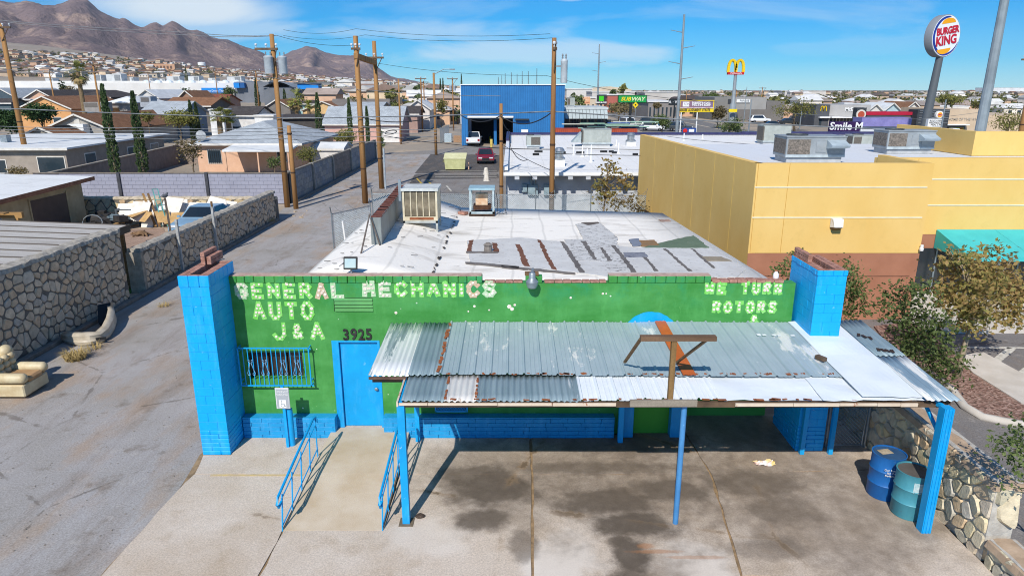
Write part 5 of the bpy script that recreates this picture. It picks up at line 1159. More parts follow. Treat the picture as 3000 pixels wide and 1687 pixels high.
# ------------------------------------------------------------------ vegetation builders
def leaf_quads(m, ells, ncl, per, spread, size, rnd, shell=.35, up=.3, asp=.55):
    tot = sum(r[0]*r[1]*r[2] for c, r in ells)
    for c, r in ells:
        k = max(1, int(ncl*r[0]*r[1]*r[2]/tot))
        for _ in range(k):
            d = Vector((rnd.gauss(0, 1), rnd.gauss(0, 1), rnd.gauss(0, 1))).normalized(); q = (shell+(1-shell)*rnd.random())**.6 if rnd.random() < .8 else rnd.random()
            cc = Vector((c[0]+d.x*r[0]*q, c[1]+d.y*r[1]*q, c[2]+d.z*r[2]*q))
            for _ in range(per):
                p = cc+Vector((rnd.gauss(0, spread), rnd.gauss(0, spread), rnd.gauss(0, spread*.8))); s = size*rnd.uniform(.6, 1.4)
                a = Vector((rnd.gauss(0, 1), rnd.gauss(0, 1), rnd.gauss(0, .7))).normalized(); b = a.cross(Vector((rnd.gauss(0, 1), rnd.gauss(0, 1), rnd.gauss(0, 1)+up))).normalized()
                k0 = len(m.v); m.v += [tuple(p-a*s*.5), tuple(p+b*s*asp*.5), tuple(p+a*s*.5), tuple(p-b*s*asp*.5)]; m.f.append((k0, k0+1, k0+2, k0+3)); m.mi.append(0)
def limbs(m, base, top, r0, crown, nb, rnd):
    b = Vector(base); t = Vector(top); mid = b.lerp(t, .55)+Vector((rnd.gauss(0, .04), rnd.gauss(0, .04), 0))*(t-b).length
    m.tube([b, mid, t], [r0, r0*.75, r0*.55], 8)
    for _ in range(nb):
        c, r = rnd.choice(crown); e = Vector((c[0]+rnd.uniform(-.7, .7)*r[0], c[1]+rnd.uniform(-.7, .7)*r[1], c[2]+rnd.uniform(-.4, .8)*r[2])); s = mid.lerp(t, rnd.uniform(.3, 1)); h = s.lerp(e, .5)+Vector((0, 0, .12*(e-s).length))
        m.tube([s, h, e], [r0*.4, r0*.25, r0*.08], 5)
BARK = mat_wood('8d7d68', '5f5242', 3, (1, 1, .3)); BARKL = mat_wood('b3a48c', '85755f', 3, (1, 1, .3))
def tree(name, label, base, top, crown, ncl, per, spread, size, leafm, barkm=BARK, r0=.12, nb=10, group=None, seed=1, cat='tree'):
    rnd = random.Random(seed); t = thing(name, label, cat, base, group)
    m = MB(); limbs(m, base, top, r0, crown, nb, rnd); m.build('trunk', barkm, t, smooth=2)
    m = MB(); leaf_quads(m, crown, ncl, per, spread, size, rnd); m.build('crown', leafm, t)
    return t
LF_AUT = mat_leaf(['525c32', '7a7c44', 'a08f54', 'a5805a', '8f9458'], 1.2, .4); LF_GRN = mat_leaf(['3c4a28', '586838', '788850', '9aa26e'], 1.4, .35); LF_OLV = mat_leaf(['4b522a', '70733a', '969050', '5f6632'], 1.0, .3); LF_CYP = mat_leaf(['2b3a22', '44553280'[:6], '64744c'], 1.6, .15)
LF_DRY = mat_leaf(['6b5c40', '8d7a55', '5a5638', '9c8a6a'], 1.5); LF_PINE = mat_leaf(['22331d', '38502b', '55703c'], .9, .1)
# ------------------------------------------------------------------ vehicles
TYRE = Mplain('17181a', .9); RIM = M('a3a7aa', '8a8e91', 9, .4, .6); CGL = mat_glass('1b232a', .06)
def car(label, cat, loc, rz_, col, kind='sedan', L=4.6, W=1.82, H=1.46, group=None, name='parked_car'):
    c = thing(name, label, cat, (0, 0, 0), group); pm = Mplain(col, .28, .0, .6); h = L/2; hw = W/2; cl = .28
    if kind == 'pickup':
        low = [(-h, .42), (-h+.02, .78), (-h+.15, .98), (-h*.42, 1.06), (h*.16, 1.08), (h-.02, 1.08), (h, .95), (h, .5), (h-.1, .42)]; cab = [(-h*.46, 1.05), (-h*.2, H), (h*.12, H), (h*.19, 1.07)]
    elif kind == 'suv':
        low = [(-h, .4), (-h+.03, .7), (-h+.2, .92), (-h*.45, 1.0), (h-.05, 1.02), (h, .8), (h, .42)]; cab = [(-h*.52, .98), (-h*.26, H), (h*.78, H-.03), (h*.93, 1.0)]
    elif kind == 'van':
        low = [(-h, .4), (-h+.02, .8), (-h+.4, 1.05), (-h*.6, 1.12), (h-.03, 1.12), (h, .8), (h, .42)]; cab = [(-h*.72, 1.08), (-h*.5, H), (h*.95, H), (h*.98, 1.1)]
    else:
        low = [(-h, .36), (-h+.02, .6), (-h+.18, .74), (-h*.4, .88), (h*.5, .93), (h-.08, .92), (h, .75), (h, .38)]; cab = [(-h*.44, .87), (-h*.12, H), (h*.36, H-.02), (h*.66, .92)]
    n = len(low); m = MB(); vs = []
    for x, k in ((-hw+.06, 0), (-hw, 1), (hw, 1), (hw-.06, 0)):
        pass
    m.add([(-hw, y, z) for y, z in low]+[(hw, y, z) for y, z in low], [tuple(range(n)), tuple(range(n, 2*n))[::-1]]+[(i, n+i, n+(i+1) % n, (i+1) % n) for i in range(n)]); m.build('body', pm, c, bevel=.05, smooth=True)
    ti = .16; (y0, z0), (y1, z1), (y2, z2), (y3, z3) = cab; xb = hw-.05; xt = hw-ti-.06
    V = [(-xb, y0, z0), (xb, y0, z0), (xb, y3, z3), (-xb, y3, z3), (-xt, y1, z1), (xt, y1, z1), (xt, y2, z2), (-xt, y2, z2)]
    m = MB(); m.add(V, [(4,5,6,7), (0,1,5,4), (1,2,6,5), (2,3,7,6), (3,0,4,7)]); m.build('cabin', pm, c)
    def pane(a, b, cc, d, k=.1, off=.012, nm='window'):
        q = [Vector(V[i]) for i in (a, b, cc, d)]; ce = sum(q, Vector())/4; nn = (q[1]-q[0]).cross(q[2]-q[0]).normalized()
        if nn.dot(ce-Vector((0, (y0+y3)/2, (z0+z1)/2))) < 0: nn = -nn
        q = [ce+(p-ce)*(1-k)+nn*off for p in q]; o = MB().add(q+[p-nn*.01 for p in q], [(0,1,2,3), (4,7,6,5), (0,4,5,1), (1,5,6,2), (2,6,7,3), (3,7,4,0)]).build(nm, CGL, c); return o
    pane(0, 1, 5, 4, .12, nm='windscreen'); pane(2, 3, 7, 6, .14, nm='rear_window'); pane(1, 2, 6, 5, .2, .012); pane(3, 0, 4, 7, .2, .012)
    for s_ in (-1, 1):
        for y in (-h*.62, h*.6):
            w = MB(); w.lathe((s_*(hw-.2), y, .33), [(.2, -.0), (.31, .0), (.335, .03), (.335, .17), (.31, .2), (.2, .2)] if s_ > 0 else [(.2, -.2+.0), (.31, -.2), (.335, -.17), (.335, -.03), (.31, 0), (.2, 0)], 18, axis='x'); wo_ = w.build('wheel', TYRE, c, smooth=True)
            r_ = MB(); xo = s_*(hw+.002) if s_ > 0 else s_*(hw+.002); r_.lathe((xo, y, .33), [(.2, -s_*.03), (.1, 0), (0, s_*.004)], 14, axis='x'); r_.build('rim', RIM, wo_)
        MB().box(s_*hw*.62-.2, s_*hw*.62+.2, -h-.012, -h+.1, .6 if kind == 'sedan' else .72, .72 if kind == 'sedan' else .86).build('headlight', M('dfe3e6', 'c3c8cc', 6, .2), c)
        MB().box(s_*hw*.8-.14, s_*hw*.8+.14, h-.1, h+.012, .7, .86 if kind == 'sedan' else 1.0).build('taillight', Mplain('8e1a18', .3), c)
        MB().cbox((s_*(hw+.08), y0+.12, z0+.06), (.16, .1, .12)).build('mirror', pm, c)
    MB().box(-hw*.42, hw*.42, -h-.015, -h+.05, .44, .66).build('grille', Mplain('25282b', .5), c); MB().box(-.25, .25, h-.05, h+.015, .55, .67).build('number_plate', WHITE, c)
    MB().box(-hw+.06, hw-.06, -h-.03, -h+.08, .3, .42).build('bumper', Mplain('2a2c2e', .6) if kind != 'old' else RIM, c); MB().box(-hw+.06, hw-.06, h-.08, h+.03, .36, .48).build('bumper', Mplain('2a2c2e', .6), c)
    if kind == 'pickup':
        MB().box(-hw+.12, hw-.12, h*.22, h-.08, 1.083, 1.088).build('truck_bed', Mplain('1e1f20', .8), c)
        m = MB(); m.box(-hw, -hw+.1, h*.2, h, 1.08, 1.2); m.box(hw-.1, hw, h*.2, h, 1.08, 1.2); m.box(-hw+.1, hw-.1, h-.09, h, 1.0, 1.2); m.build('bed_side', pm, c, bevel=.01)
    c.location = loc; c.rotation_euler = (0, 0, rz_)
    return c
q = G(1418, 480); car('dark red sedan parked nose-out beside the beige dumpster', 'car', (q[0]+.1, q[1]+1.6, .016), .05, '7c1626', 'sedan', 4.7, 1.84, 1.46)
car('old blue-grey sedan parked in the walled junk yard', 'car', (-17.35, 24.2, 0), -.02, '7f9db3', 'sedan', 5.0, 1.86, 1.38)
q = G(1401, 416); car('white pickup backed into the blue garage bay', 'pickup', (q[0]-.3, 85.4, .02), math.pi, 'e3e4e4', 'pickup', 5.4, 1.95, 1.85, name='pickup_truck')
# ------------------------------------------------------------------ grey block wall on the alley corner
bw = thing('block_wall', 'long pale grey concrete block wall closing the lot behind the yard', 'wall', (-22, 33.3, 0))
BLK = M('9c9dab', '9293a1', 1.2, .95, var=.03); BLKD = mat_stone(['8f9296', '999a9d', '85888c', 'a09d97'])
MB().box(-33, -15.45, 33.34, 33.5, 0, 2.08).build('mortar', M('8f909c', '858692', 3, .95), bw); MB().box(-33, -15.4, 33.28, 33.54, 2.08, 2.14).build('coping', M('8d8275', '776c60', 3, .9), bw)
nb = 0
for r in range(8):
    x = -31.2+(0 if r % 2 else -.26)
    while x < -15.5 and nb < 300:
        w = min(.52, -15.46-x); MB().box(x+.006, x+w-.006, 33.315+jit(.003), 33.36, r*.26+.008, r*.26+.252).build('block', BLK, bw); x += .52; nb += 1
for xx in (-27.1, -21.05, -15.9+.35): MB().box(xx-.1, xx+.1, 33.2, 33.56, 0, 2.16).build('post', M('4b4c52', '3c3d42', 3, .8), bw)
b2 = thing('block_wall', 'shaded grey block wall running away along the left of the alley', 'wall', (-15.5, 48, 0))
MB().box(-15.62, -15.5, 33.6, 65, 0, 2.1).build('mortar', M('7d8084', '6d7074', 3, .95), b2); MB().box(-15.68, -15.42, 33.58, 65.1, 2.1, 2.17).build('coping', M('8a8278', '746c62', 3, .9), b2)
for i, yy in enumerate((33.7, 39.3, 45.4, 52.2, 58.5, 64.5)): MB().box(-15.7, -15.36, yy, yy+.3, 0, 2.2).build('post', M('9a978f', '807d76', 3, .9), b2)
random.seed(5)
for s_, (ya, yb, mt) in enumerate(((34.05, 39.25, BLKD), (39.65, 45.3, BLKD), (45.75, 52.1, mat_stone(['8c8078', '94877d', '857a70'])), (52.5, 58.4, BLKD))):
    for r in range(5):
        y = ya-(.0 if r % 2 else .4)
        while y < yb:
            a, b = max(y, ya), min(y+.8, yb)
            if b-a > .1: MB().box(-15.52, -15.485+jit(.003), a+.008, b-.008, r*.42+.01, r*.42+.408).build('block', mt, b2)
            y += .8
m = MB(); m.box(-15.4, -15.15, 33.6, 65, 0, .14); struct(m.build('kerb', M('8a837a', '7b756d', 4, .95)))
# ------------------------------------------------------------------ utility poles
def upole(label, x, y, h, r=.17, arms=(), cans=(), lean=(0, 0), strap=True, mat=WOODP, name='utility_pole'):
    t = thing(name, label, 'utility pole', (x, y, hgt(x, y)), 'wooden utility poles'); z0 = hgt(x, y)
    top = (x+lean[0], y+lean[1], h); MB().tube([(x, y, z0-.05), ((x+top[0])/2, (y+top[1])/2, (z0+h)/2), top], [r, r*.88, r*.74], 12).build('pole', mat, t, smooth=2)
    for (z, a, b, dx, dy) in arms:
        m = MB(); m.beam((x+lean[0]+a*dx, y+a*dy-.14, z), (x+lean[0]+b*dx, y+b*dy-.14, z), .12, .14); m.build('crossarm', mat_wood('7a6550', '54453a', 3, (1, 1, 1)), t)
        for k in range(3):
            f = a+(b-a)*(.06+.44*k); MB().lathe((x+lean[0]+f*dx, y+f*dy-.14, z+.07), [(.03, 0), (.02, .12), (.07, .14), (.08, .22), (.04, .26), (0, .27)], 8).build('insulator', M('dfe2e4', 'c3c7ca', 9, .3), t)
        m = MB(); m.beam((x+lean[0]+b*.8*dx, y-.2, z-.05), (x+lean[0], y-.2, z-1.1), .05, .05); m.build('brace', M('5d4a3c', '463a30', 5), t)
    for (cx_, cz, cr, chh) in cans:
        xx_ = x+cx_; yy_ = y-.25; m = MB(); m.lathe((xx_, yy_, cz), [(cr*.94, 0), (cr, .04), (cr, chh*.86), (cr*1.05, chh*.88), (cr*1.05, chh*.93), (cr*.7, chh), (0, chh)], 16); ca = m.build('transformer', M('b5bcc1', '9fa6ab', 4, .45), t, smooth=True)
        for s_ in (-.5, .5): MB().lathe((xx_+s_*cr, yy_, cz+chh), [(.03, 0), (.045, .05), (.03, .1), (.05, .16), (.02, .24), (0, .24)], 8).build('bushing', M('8b8f92', '6d7174', 9, .4), ca)
        MB().beam((xx_, yy_+.1, cz+chh*.7), (x, y, cz+chh*.7), .1, .08).build('bracket', STEEL, t)
    if strap:
        for z in (z0+2.4, z0+4.9): MB().lathe((x+lean[0]*(z-z0)/(h-z0), y, z), [(r*.97, -.05), (r*.99, 0), (r*.97, .05)], 12).build('band', M('4d3a2c', '3a2c22', 5), t)
    return t
upole('tall brown pole with two grey transformers at the corner of the grey block wall', -15.2, 31.9, 11.0, .19, [(10.1, -1.1, .35, 1, 0)], [(-.26, 8.6, .29, 1.1), (.62, 8.6, .27, 1.08)])
upole('short bare pole beside the transformer pole at the alley corner', -14.4, 31.2, 5.4, .17, strap=True)
upole('tall brown pole nearest the chain-link fence on the alley, near end of the crossarm', -10.25, 33.5, 11.0, .21, [(10.2, -.3, .3, 1, 0)])
upole('tall brown pole behind its twin carrying the far end of the double crossarm', -10.45, 40.8, 11.15, .2, [(9.95, -.7, .7, 1, 0)])
upole('tall splintered brown pole with grey capacitor hanging in front of the white-roofed building', 2.1, 22.0, 10.1, .15, [(9.6, -.05, .35, .3, 1)], [(.5, 7.95, .17, 1.15)])
upole('lower red-brown pole without arms in front of the white wall', -.6, 24.6, 6.9, .12)
upole('leaning brown pole at the far left carrying two top wires', -43.5, 48.0, 13.0, .24, [(12.7, -.4, .9, 1, 0)])
upole('thin pole with a street lamp arm beside the alley crossing', -9.2, 70, 9.5, .17)
upole('weathered pole with a grey transformer at the far right edge', 41.5, 43, 10.2, .22, [(9.9, -1.2, 1.6, 1, 0)], [(.72, 6.6, .34, 1.3)])
for i, (u, v0, d, top, lbl) in enumerate(((1170, 425, 100, 232, 'rusty pole before the pink garage'), (1235, 395, 125, 225, 'first of the far alley poles'), (1243, 388, 140, 236, 'second of the far alley poles'), (1300, 400, 150, 262, 'slim leaning pole in the far alley'), (1327, 385, 130, 226, 'far alley pole with twin transformers'), (1055, 350, 175, 222, 'slim pole left of the far alley'), (290, 345, 95, 182, 'brown pole beside the fan palm'), (160, 300, 130, 208, 'short pole above the orange house roof'), (445, 268, 230, 210, 'slim pole in front of the white store'), (640, 290, 190, 205, 'thin pole right of the blue store sign'), (758, 330, 150, 203, 'dark pole by the column cypress'), (2155, 400, 190, 262, 'pole among the strip of shops'), (2010, 330, 260, 262, 'far pole beyond the tyre billboard'), (2230, 380, 200, 255, 'red-brown pole by the grey restaurant'))):
    y = d-14; x = P(u, 300, y)[0]; h = P(u, top, y)[2]; upole(lbl, x, y, h, .14, [(h-.35, -1.0, 1.0, 1, 0)] if i not in (0, 3) else (), [(-.35, h-2.4, .25, .9), (.35, h-2.4, .25, .9)] if i == 4 else (), strap=False)
m = MB(); m.tube([(-9.2, 70, 9.3), (-8.0, 70, 9.9), (-7.2, 70, 9.9)], .05, 6); m.box(-7.3, -6.7, 69.8, 70.2, 9.8, 9.95); tag(m.build('street_lamp_arm', STEEL), 'street lamp arm reaching right from the thin alley pole', 'street lamp')
# steel riser pipe with red cap
m = MB(); m.tube([(-10.1, 40.6, 0), (-10.1, 40.6, 3.2)], .07, 8); tag(m.build('riser_pipe', M('a9b4bb', '8f9aa1', 4, .5)), 'grey conduit standing beside the farther alley pole', 'pipe')
def steel_mast(label, u, vb, vt, d, r, arms=3, group='steel transmission poles'):
    y = d-14; x = P(u, vb, y)[0]; zt = P(u, vt, y)[2]; t = thing('steel_pole', label, 'steel pole', (x, y, 0), group); n = 12
    MB().lathe((x, y, 0), [(r, 0), (r*.55, zt), (0, zt)], n).build('shaft', M('98a1a5', '828b90', .8, .5, .3), t, smooth=False)
    m = MB()
    for k in range(arms):
        s_ = 1 if k % 2 else -1; z = zt-2.6-2.3*k; m.tube([(x, y, z), (x+s_*2.0, y, z+.35)], [.08, .04], 5)
    if arms: m.build('arm', STEEL, t)
    return t
steel_mast('huge grey faceted steel pole rising out of the top right corner', 2872, 382, -420, 55, .42, 0)
steel_mast('tall slim grey steel pole beside the tyre billboard', 1982, 393, 43, 112, .28, 4); steel_mast('distant grey steel pole above the green square sign', 1750, 318, 130, 200, .3, 3)
steel_mast('slender grey light mast beside the burger restaurant entrance', 2708, 400, 175, 105, .13, 0); steel_mast('short grey lamp mast in front of the marquee sign', 2750, 420, 292, 80, .12, 0)
steel_mast('grey lamp mast among the shrubs by the boulevard', 2193, 385, 292, 118, .13, 0); steel_mast('pale lamp mast before the green desert tree', 2343, 372, 302, 140, .12, 0); steel_mast('thin grey mast near the chicken restaurant wall', 2180, 345, 255, 170, .12, 0)
# ------------------------------------------------------------------ overhead wires
WIRE = Mplain('2c2d30', .6); WIREL = M('8d9092', '6d7072', 3, .5)
_WL = iter(('pale cable from the far left pole past the transformers to the red-brown pole', 'highest of the four thin cables above the grey block wall', 'second of the four thin cables above the grey block wall', 'third of the four thin cables above the grey block wall', 'lowest of the four thin cables above the grey block wall', 'short cable from the transformer pole to the paired alley poles', 'topmost wire linking the transformer pole, the paired poles and the splintered pole', 'second wire from the top between the paired poles and the splintered pole', 'wire descending right from the farther paired pole behind the blue garage', 'cable sloping left from the splintered pole to the farther alley pole', 'short cable from the splintered pole to the yellow store wall', 'slanting cable between the splintered and the red-brown pole', 'thin cable crossing the yellow store roof units', 'pale cable in front of the burger restaurant'))
def wire(pts, r=.012, mat=WIRE, sag=.25, label=None, group='thin overhead cables'):
    label = label or next(_WL)
    q = []
    for i in range(len(pts)-1):
        a, b = Vector(pts[i]), Vector(pts[i+1]); n = 10
        for k in range(n+(i == len(pts)-2)):
            t = k/n; p = a.lerp(b, t); p.z -= sag*4*t*(1-t); q.append(p)
    m = MB(); m.tube(q, r, 4); return tag(m.build('overhead_cable', mat), label, 'cable', group)
W_ = lambda u, v, y: P(u, v, y)
wire([W_(-80, 312, 31), W_(60, 320, 31), W_(795, 345, 31.5), W_(1062, 343, 33.2), W_(1616, 327, 22), W_(2560, 378, 24), W_(3080, 388, 26)], .032, WIREL, .05, 'thick bundled cable crossing the whole view behind the shop', None)
for (a, b, rr_, n_) in (((-60, 55, 47.8), (560, 96, 38), .02, 'upper'), ((20, 66, 47.8), (560, 104, 38), .02, 'lower')): wire([W_(*a), W_(*b), W_(812, 105, 31.8)], rr_, WIREL, .1, n_+' of two pale wires running from the far left pole top', 'pale top wires')
wire([W_(-60, 200, 47.5), W_(410, 210, 40), W_(800, 228, 31.7), W_(1046, 262, 33.3), W_(1466, 282, 24.6)], .016, WIREL, .1)
for v in (372, 381, 391, 403): wire([W_(-60, v-4, 40), W_(420, v+2, 36), W_(830, v+3, 31.5), W_(1068, v+(v-372)*.4, 33.3), W_(1280, v+8, 33)], .02, WIREL, .1)
wire([W_(812, 105, 31.8), W_(1050, 132, 33.5)], .012); wire([W_(830, 88, 31.9), W_(1043, 85, 33.5), W_(1612, 100, 22)], .01); wire([W_(830, 105, 31.9), W_(1070, 103, 33.6), W_(1618, 112, 22)], .01); wire([W_(1100, 185, 40), W_(1600, 222, 30), W_(2100, 300, 25)], .012)
wire([W_(1616, 330, 22), W_(1466, 340, 24.5), W_(1330, 322, 30), W_(1062, 345, 33.2)], .03, WIRE, .5, 'sagging black service drop looping between the middle poles', None)
wire([W_(1466, 330, 24.6), W_(1490, 380, 24.9), W_(1500, 440, 25.2), W_(1545, 468, 25.6)], .022, WIRE, .25, 'black service cable dropping onto the white roof', None); wire([W_(1616, 438, 22), W_(1300, 420, 30), W_(1115, 395, 40)], .022, WIRE, .1); wire([W_(1616, 450, 22), W_(1878, 456, 23)], .016, WIRE, .02)
wire([W_(1616, 500, 22), W_(1466, 420, 24.6)], .016, WIRE, .1); wire([W_(1955, 400, 40), W_(2260, 425, 30), W_(3050, 490, 22)], .014, WIRE, .1)
wire([W_(2290, 330, 60), W_(2700, 350, 50), W_(3060, 300, 43)], .014, WIREL, .1)
# coil of spare cable at the alley poles
m = MB(); q = P(1145, 388, 40); m.tube([(q[0]+.45*math.cos(a*.4), 40+.2*math.sin(a*.4), q[2]+.14*math.sin(a*.4+.4)) for a in range(33)], .035, 5); tag(m.build('cable_coil', WIRE), 'coiled spare cable hanging right of the alley poles', 'cable coil')
# ------------------------------------------------------------------ chain-link fence behind the shop
def chain_fence(label, pts, h, step=.13, r=.009, wire_top=True):
    t = thing('chain_link_fence', label, 'fence', pts[0]+(0,)); m = MB(); mp_ = MB(); z = 0
    for i in range(len(pts)-1):
        a, b = Vector(pts[i]+(0,)), Vector(pts[i+1]+(0,)); link_mesh(m, a, b, .05, h, step, r); L = (b-a).length; n = max(1, round(L/3))
        for k in range(n+1):
            p = a.lerp(b, k/n); MB().tube([(p.x, p.y, 0), (p.x, p.y, h+.05), (p.x, p.y-.18, h+.38)], .032, 6).build('post', STEEL, t)
        MB().tube([(a.x, a.y, h), (b.x, b.y, h)], .02, 5).build('top_rail', STEEL, t)
        if wire_top:
            n2 = int(L/.16); mp_.tube([a.lerp(b, k/n2)+Vector((0, -.1+.12*math.cos(k*1.05), h+.22+.17*math.sin(k*1.05))) for k in range(n2+1)], .008, 3)
    m.build('wire_mesh', M('b7c6cc', '95a4aa', 5, .5, .2), t, kind='stuff')
    if wire_top: mp_.build('razor_coil', M('8d9498', '6d7478', 5, .5, .4), t, kind='stuff')
    return t
MB().beam((-10.25, 33.3, 9.75), (-10.45, 40.6, 9.6), .3, .34).build('x', WOODP); _o = [o for o in COL.objects if o.name == 'x'][0]; _o.name = 'spanning_crossarm'; tag(_o, 'heavy timber beam joining the tops of the paired alley poles', 'crossarm')
chain_fence('chain-link fence with razor coil behind the workshop roof', [(-7.4, 22.0), (7.0, 21.4)], 2.35, .11); chain_fence('bent chain-link gate section with razor coils beside the alley', [(-8.9, 19.3), (-7.5, 21.9)], 1.75, .11)
m = MB(); m.tube([(-8.35, 19.6, .0), (-8.45, 19.6, 1.35)], .05, 8); tag(m.build('plastic_pipe', WHITE), 'white plastic pipe upright against the bent fence', 'pipe')
# ------------------------------------------------------------------ white-roofed shop row behind
wb = thing('white_roofed_building', 'long low building with white membrane roof and dark notched eaves', 'building', (12, 40, 0))
WY2 = 25.5; EZ = 3.15; WALLG = M('c3c6ca', 'adb0b5', 1.5, .9); MEMB = mat_whiteroof('e4e2de', 'c3bcb4', .55)
XL = -.35; XR = 36
MB().box(XL, XR, WY2, 54.6, 0, EZ-.1).build('wall', WALLG, wb)
MB().add([(XL-.1, WY2-1.05, EZ), (XR, WY2-1.05, EZ), (XR, 54.7, EZ+.12), (XL-.1, 54.7, EZ+.12), (XL-.1, WY2-1.05, EZ-.14), (XR, WY2-1.05, EZ-.14), (XR, 54.7, EZ-.02), (XL-.1, 54.7, EZ-.02)], [(0,1,2,3),(4,7,6,5),(0,4,5,1),(1,5,6,2),(2,6,7,3),(3,7,4,0)]).build('roof', MEMB, wb)
MB().box(XL-.12, XR, WY2-1.1, WY2-1.052, EZ-.14, EZ+.04).build('eave_edge', WHITE, wb)
for i in range(8): x = XL+.5+i*1.0; MB().box(x, x+.26, WY2-1.04, WY2-.02, EZ-.36, EZ-.15).build('rafter_end', WALLG, wb)
PUR = M('3b3b63', '2f2f52', 2, .5)
MB().box(XL-.1, XR, 54.4, 54.75, EZ+.1, EZ+.22).build('parapet', MEMB, wb); MB().box(XL-.15, 22.5, 54.3, 54.9, EZ+.22, EZ+.42).build('coping', PUR, wb); MB().box(22.5, XR, 54.3, 54.9, EZ+.22, EZ+.5).build('coping', PUR, wb)
MB().box(XL-.14, XL+.12, WY2-.6, 54.3, EZ+.1, EZ+.3).build('side_kerb', WHITE, wb)
MB().box(XL-.16, XL+.16, 45, 54.3, EZ+.3, EZ+.55).build('coping', PUR, wb)
for u0, u1, v0, v1 in ((1529, 1544, 539, 562), (1546, 1576, 541, 571), (1593, 1626, 540, 572)):
    a = P(u0, v1, WY2-.1); b = P(u1, v0, WY2-.1); bx_ = MB().box(a[0], b[0], WY2-.24, WY2-.002, a[2], b[2]).build('meter_box', M('93a6ad', '7d9097', 4, .5), wb, bevel=.01)
for u in (1556, 1567): a = P(u, 541, WY2-.1); MB().tube([(a[0], WY2-.1, a[2]), (a[0], WY2-.1, EZ-.1)], .05, 8).build('conduit', GALV, wb)
def rtu(label, x, y, z, w, d, h, col='a9aea8', col2='979c96', grille=(.0, .4), hood=False, rz_=0, coil='6d675f', group='rooftop air-conditioning units'):
    t = thing('rooftop_unit', label, 'air conditioner', (0, 0, 0), group); bm_ = M(col, col2, 2, .55)
    MB().box(-w/2+.08, w/2-.08, -d/2+.08, d/2-.08, 0, .22).build('kerb_base', M('b5b8ba', '9da0a2', 3), t); MB().box(-w/2, w/2, -d/2, d/2, .22, h).build('cabinet', bm_, t, bevel=.015); MB().box(-w/2-.02, w/2+.02, -d/2-.02, d/2+.02, h+.001, h+.04).build('lid', bm_, t)
    g0, g1 = grille; MB().box(-w/2+w*g0+.06, -w/2+w*g1-.04, -d/2-.012, -d/2-.002, .34, h-.08).build('coil_grille', M(coil, '55504a', 14, .8), t)
    MB().box(-w/2-.012, -w/2-.002, -d/2+.08, d/2-.08, .34, h-.08).build('coil_grille', M(coil, '55504a', 14, .8), t)
    for f in (.5, .72): 
        if f > g1: MB().box(-w/2+w*f, -w/2+w*(f+.17), -d/2-.014, -d/2-.002, .4, h-.16).build('access_panel', M(col2, col, 3, .55), t)
    MB().box(-w/2, w/2, -d/2-.016, -d/2-.0, .22, .32).build('skirt', M('b9c3c6', '9fa9ac', 4, .5), t)
    m = MB(); m.lathe((-w*.22, 0, h+.04), [(min(w, d)*.3, 0), (min(w, d)*.3, .05), (min(w, d)*.27, .05), (min(w, d)*.26, .01), (0, .01)], 18); m.build('fan_ring', M('55595a', '3c4041', 5, .6), t)
    if hood: MB().add([(w/2-.75, -d/2-.0, h-.1), (w/2-.05, -d/2-.0, h-.1), (w/2-.05, -d/2-.5, h-.28), (w/2-.75, -d/2-.5, h-.28), (w/2-.75, -d/2, .55), (w/2-.05, -d/2, .55), (w/2-.05, -d/2-.45, .62), (w/2-.75, -d/2-.45, .62)], [(0,1,2,3),(4,7,6,5),(0,4,5,1),(1,5,6,2),(2,6,7,3),(3,7,4,0)]).build('intake_hood', M('aebac0', '98a4aa', 3, .5), t)
    t.location = (x, y, z); t.rotation_euler = (0, 0, rz_); return t
q = G(1745, 433, EZ); rtu('large pale green-grey rooftop unit with a slanted hood on the white roof', q[0]+.1, q[1]+.9, EZ+.06, 2.3, 1.5, 1.35, grille=(0, .02))
t = thing('vent_hood', 'slanted sheet-metal hood beside the large pale rooftop unit', 'vent hood', (q[0]-1.6, q[1]+.6, EZ)); MB().add([(q[0]-1.15, q[1]+.2, EZ+1.2), (q[0]-1.15, q[1]+1.4, EZ+1.2), (q[0]-1.9, q[1]+1.4, EZ+.4), (q[0]-1.9, q[1]+.2, EZ+.4), (q[0]-1.15, q[1]+.2, EZ+.4), (q[0]-1.15, q[1]+1.4, EZ+.4)], [(0,1,2,3),(0,3,4),(1,5,2),(0,4,5,1),(3,2,5,4)]).build('hood', M('a9b3b4', '919b9c', 3, .5), t)
q = G(1563, 440, EZ); rtu('small grey condenser unit left of the splintered pole', q[0], q[1]+.6, EZ+.04, 1.1, .95, 1.0, 'b3b9b4', '9fa5a0', (.28, 1.0))
q = G(2248, 427, EZ); rtu('pale rooftop unit half hidden behind the yellow wall', q[0]+.8, q[1]+1.0, EZ+.06, 2.3, 1.6, 1.55, grille=(.0, .0)); 
q = G(2505, 450, EZ); rtu('pale low rooftop unit between the two dark ones', q[0]+.9, q[1]+.8, EZ+.06, 2.2, 1.3, 1.2, grille=(0, .3))
for i, (u, v, s_) in enumerate(((1638, 487, .36), (1847, 430, .42))):
    q = G(u, v, EZ); t = thing('roof_turbine', ('aluminium mushroom vent on white kerb beside the splintered pole', 'aluminium mushroom vent next to the yellow wall')[i], 'roof vent', (q[0], q[1], EZ+.02), 'mushroom vents')
    MB().box(q[0]-s_*.9, q[0]+s_*.9, q[1]-s_*.9, q[1]+s_*.9, EZ+.02, EZ+.4).build('kerb_base', WHITE, t); MB().lathe((q[0], q[1], EZ+.4), [(s_, 0), (s_, .1), (s_*.7, .18), (s_*.7, .5), (s_*.95, .52), (s_*.6, .7), (0, .74)], 16).build('hood', M('b9bdbf', '9ca0a2', 4, .3, .7), t, smooth=True)
random.seed(11)
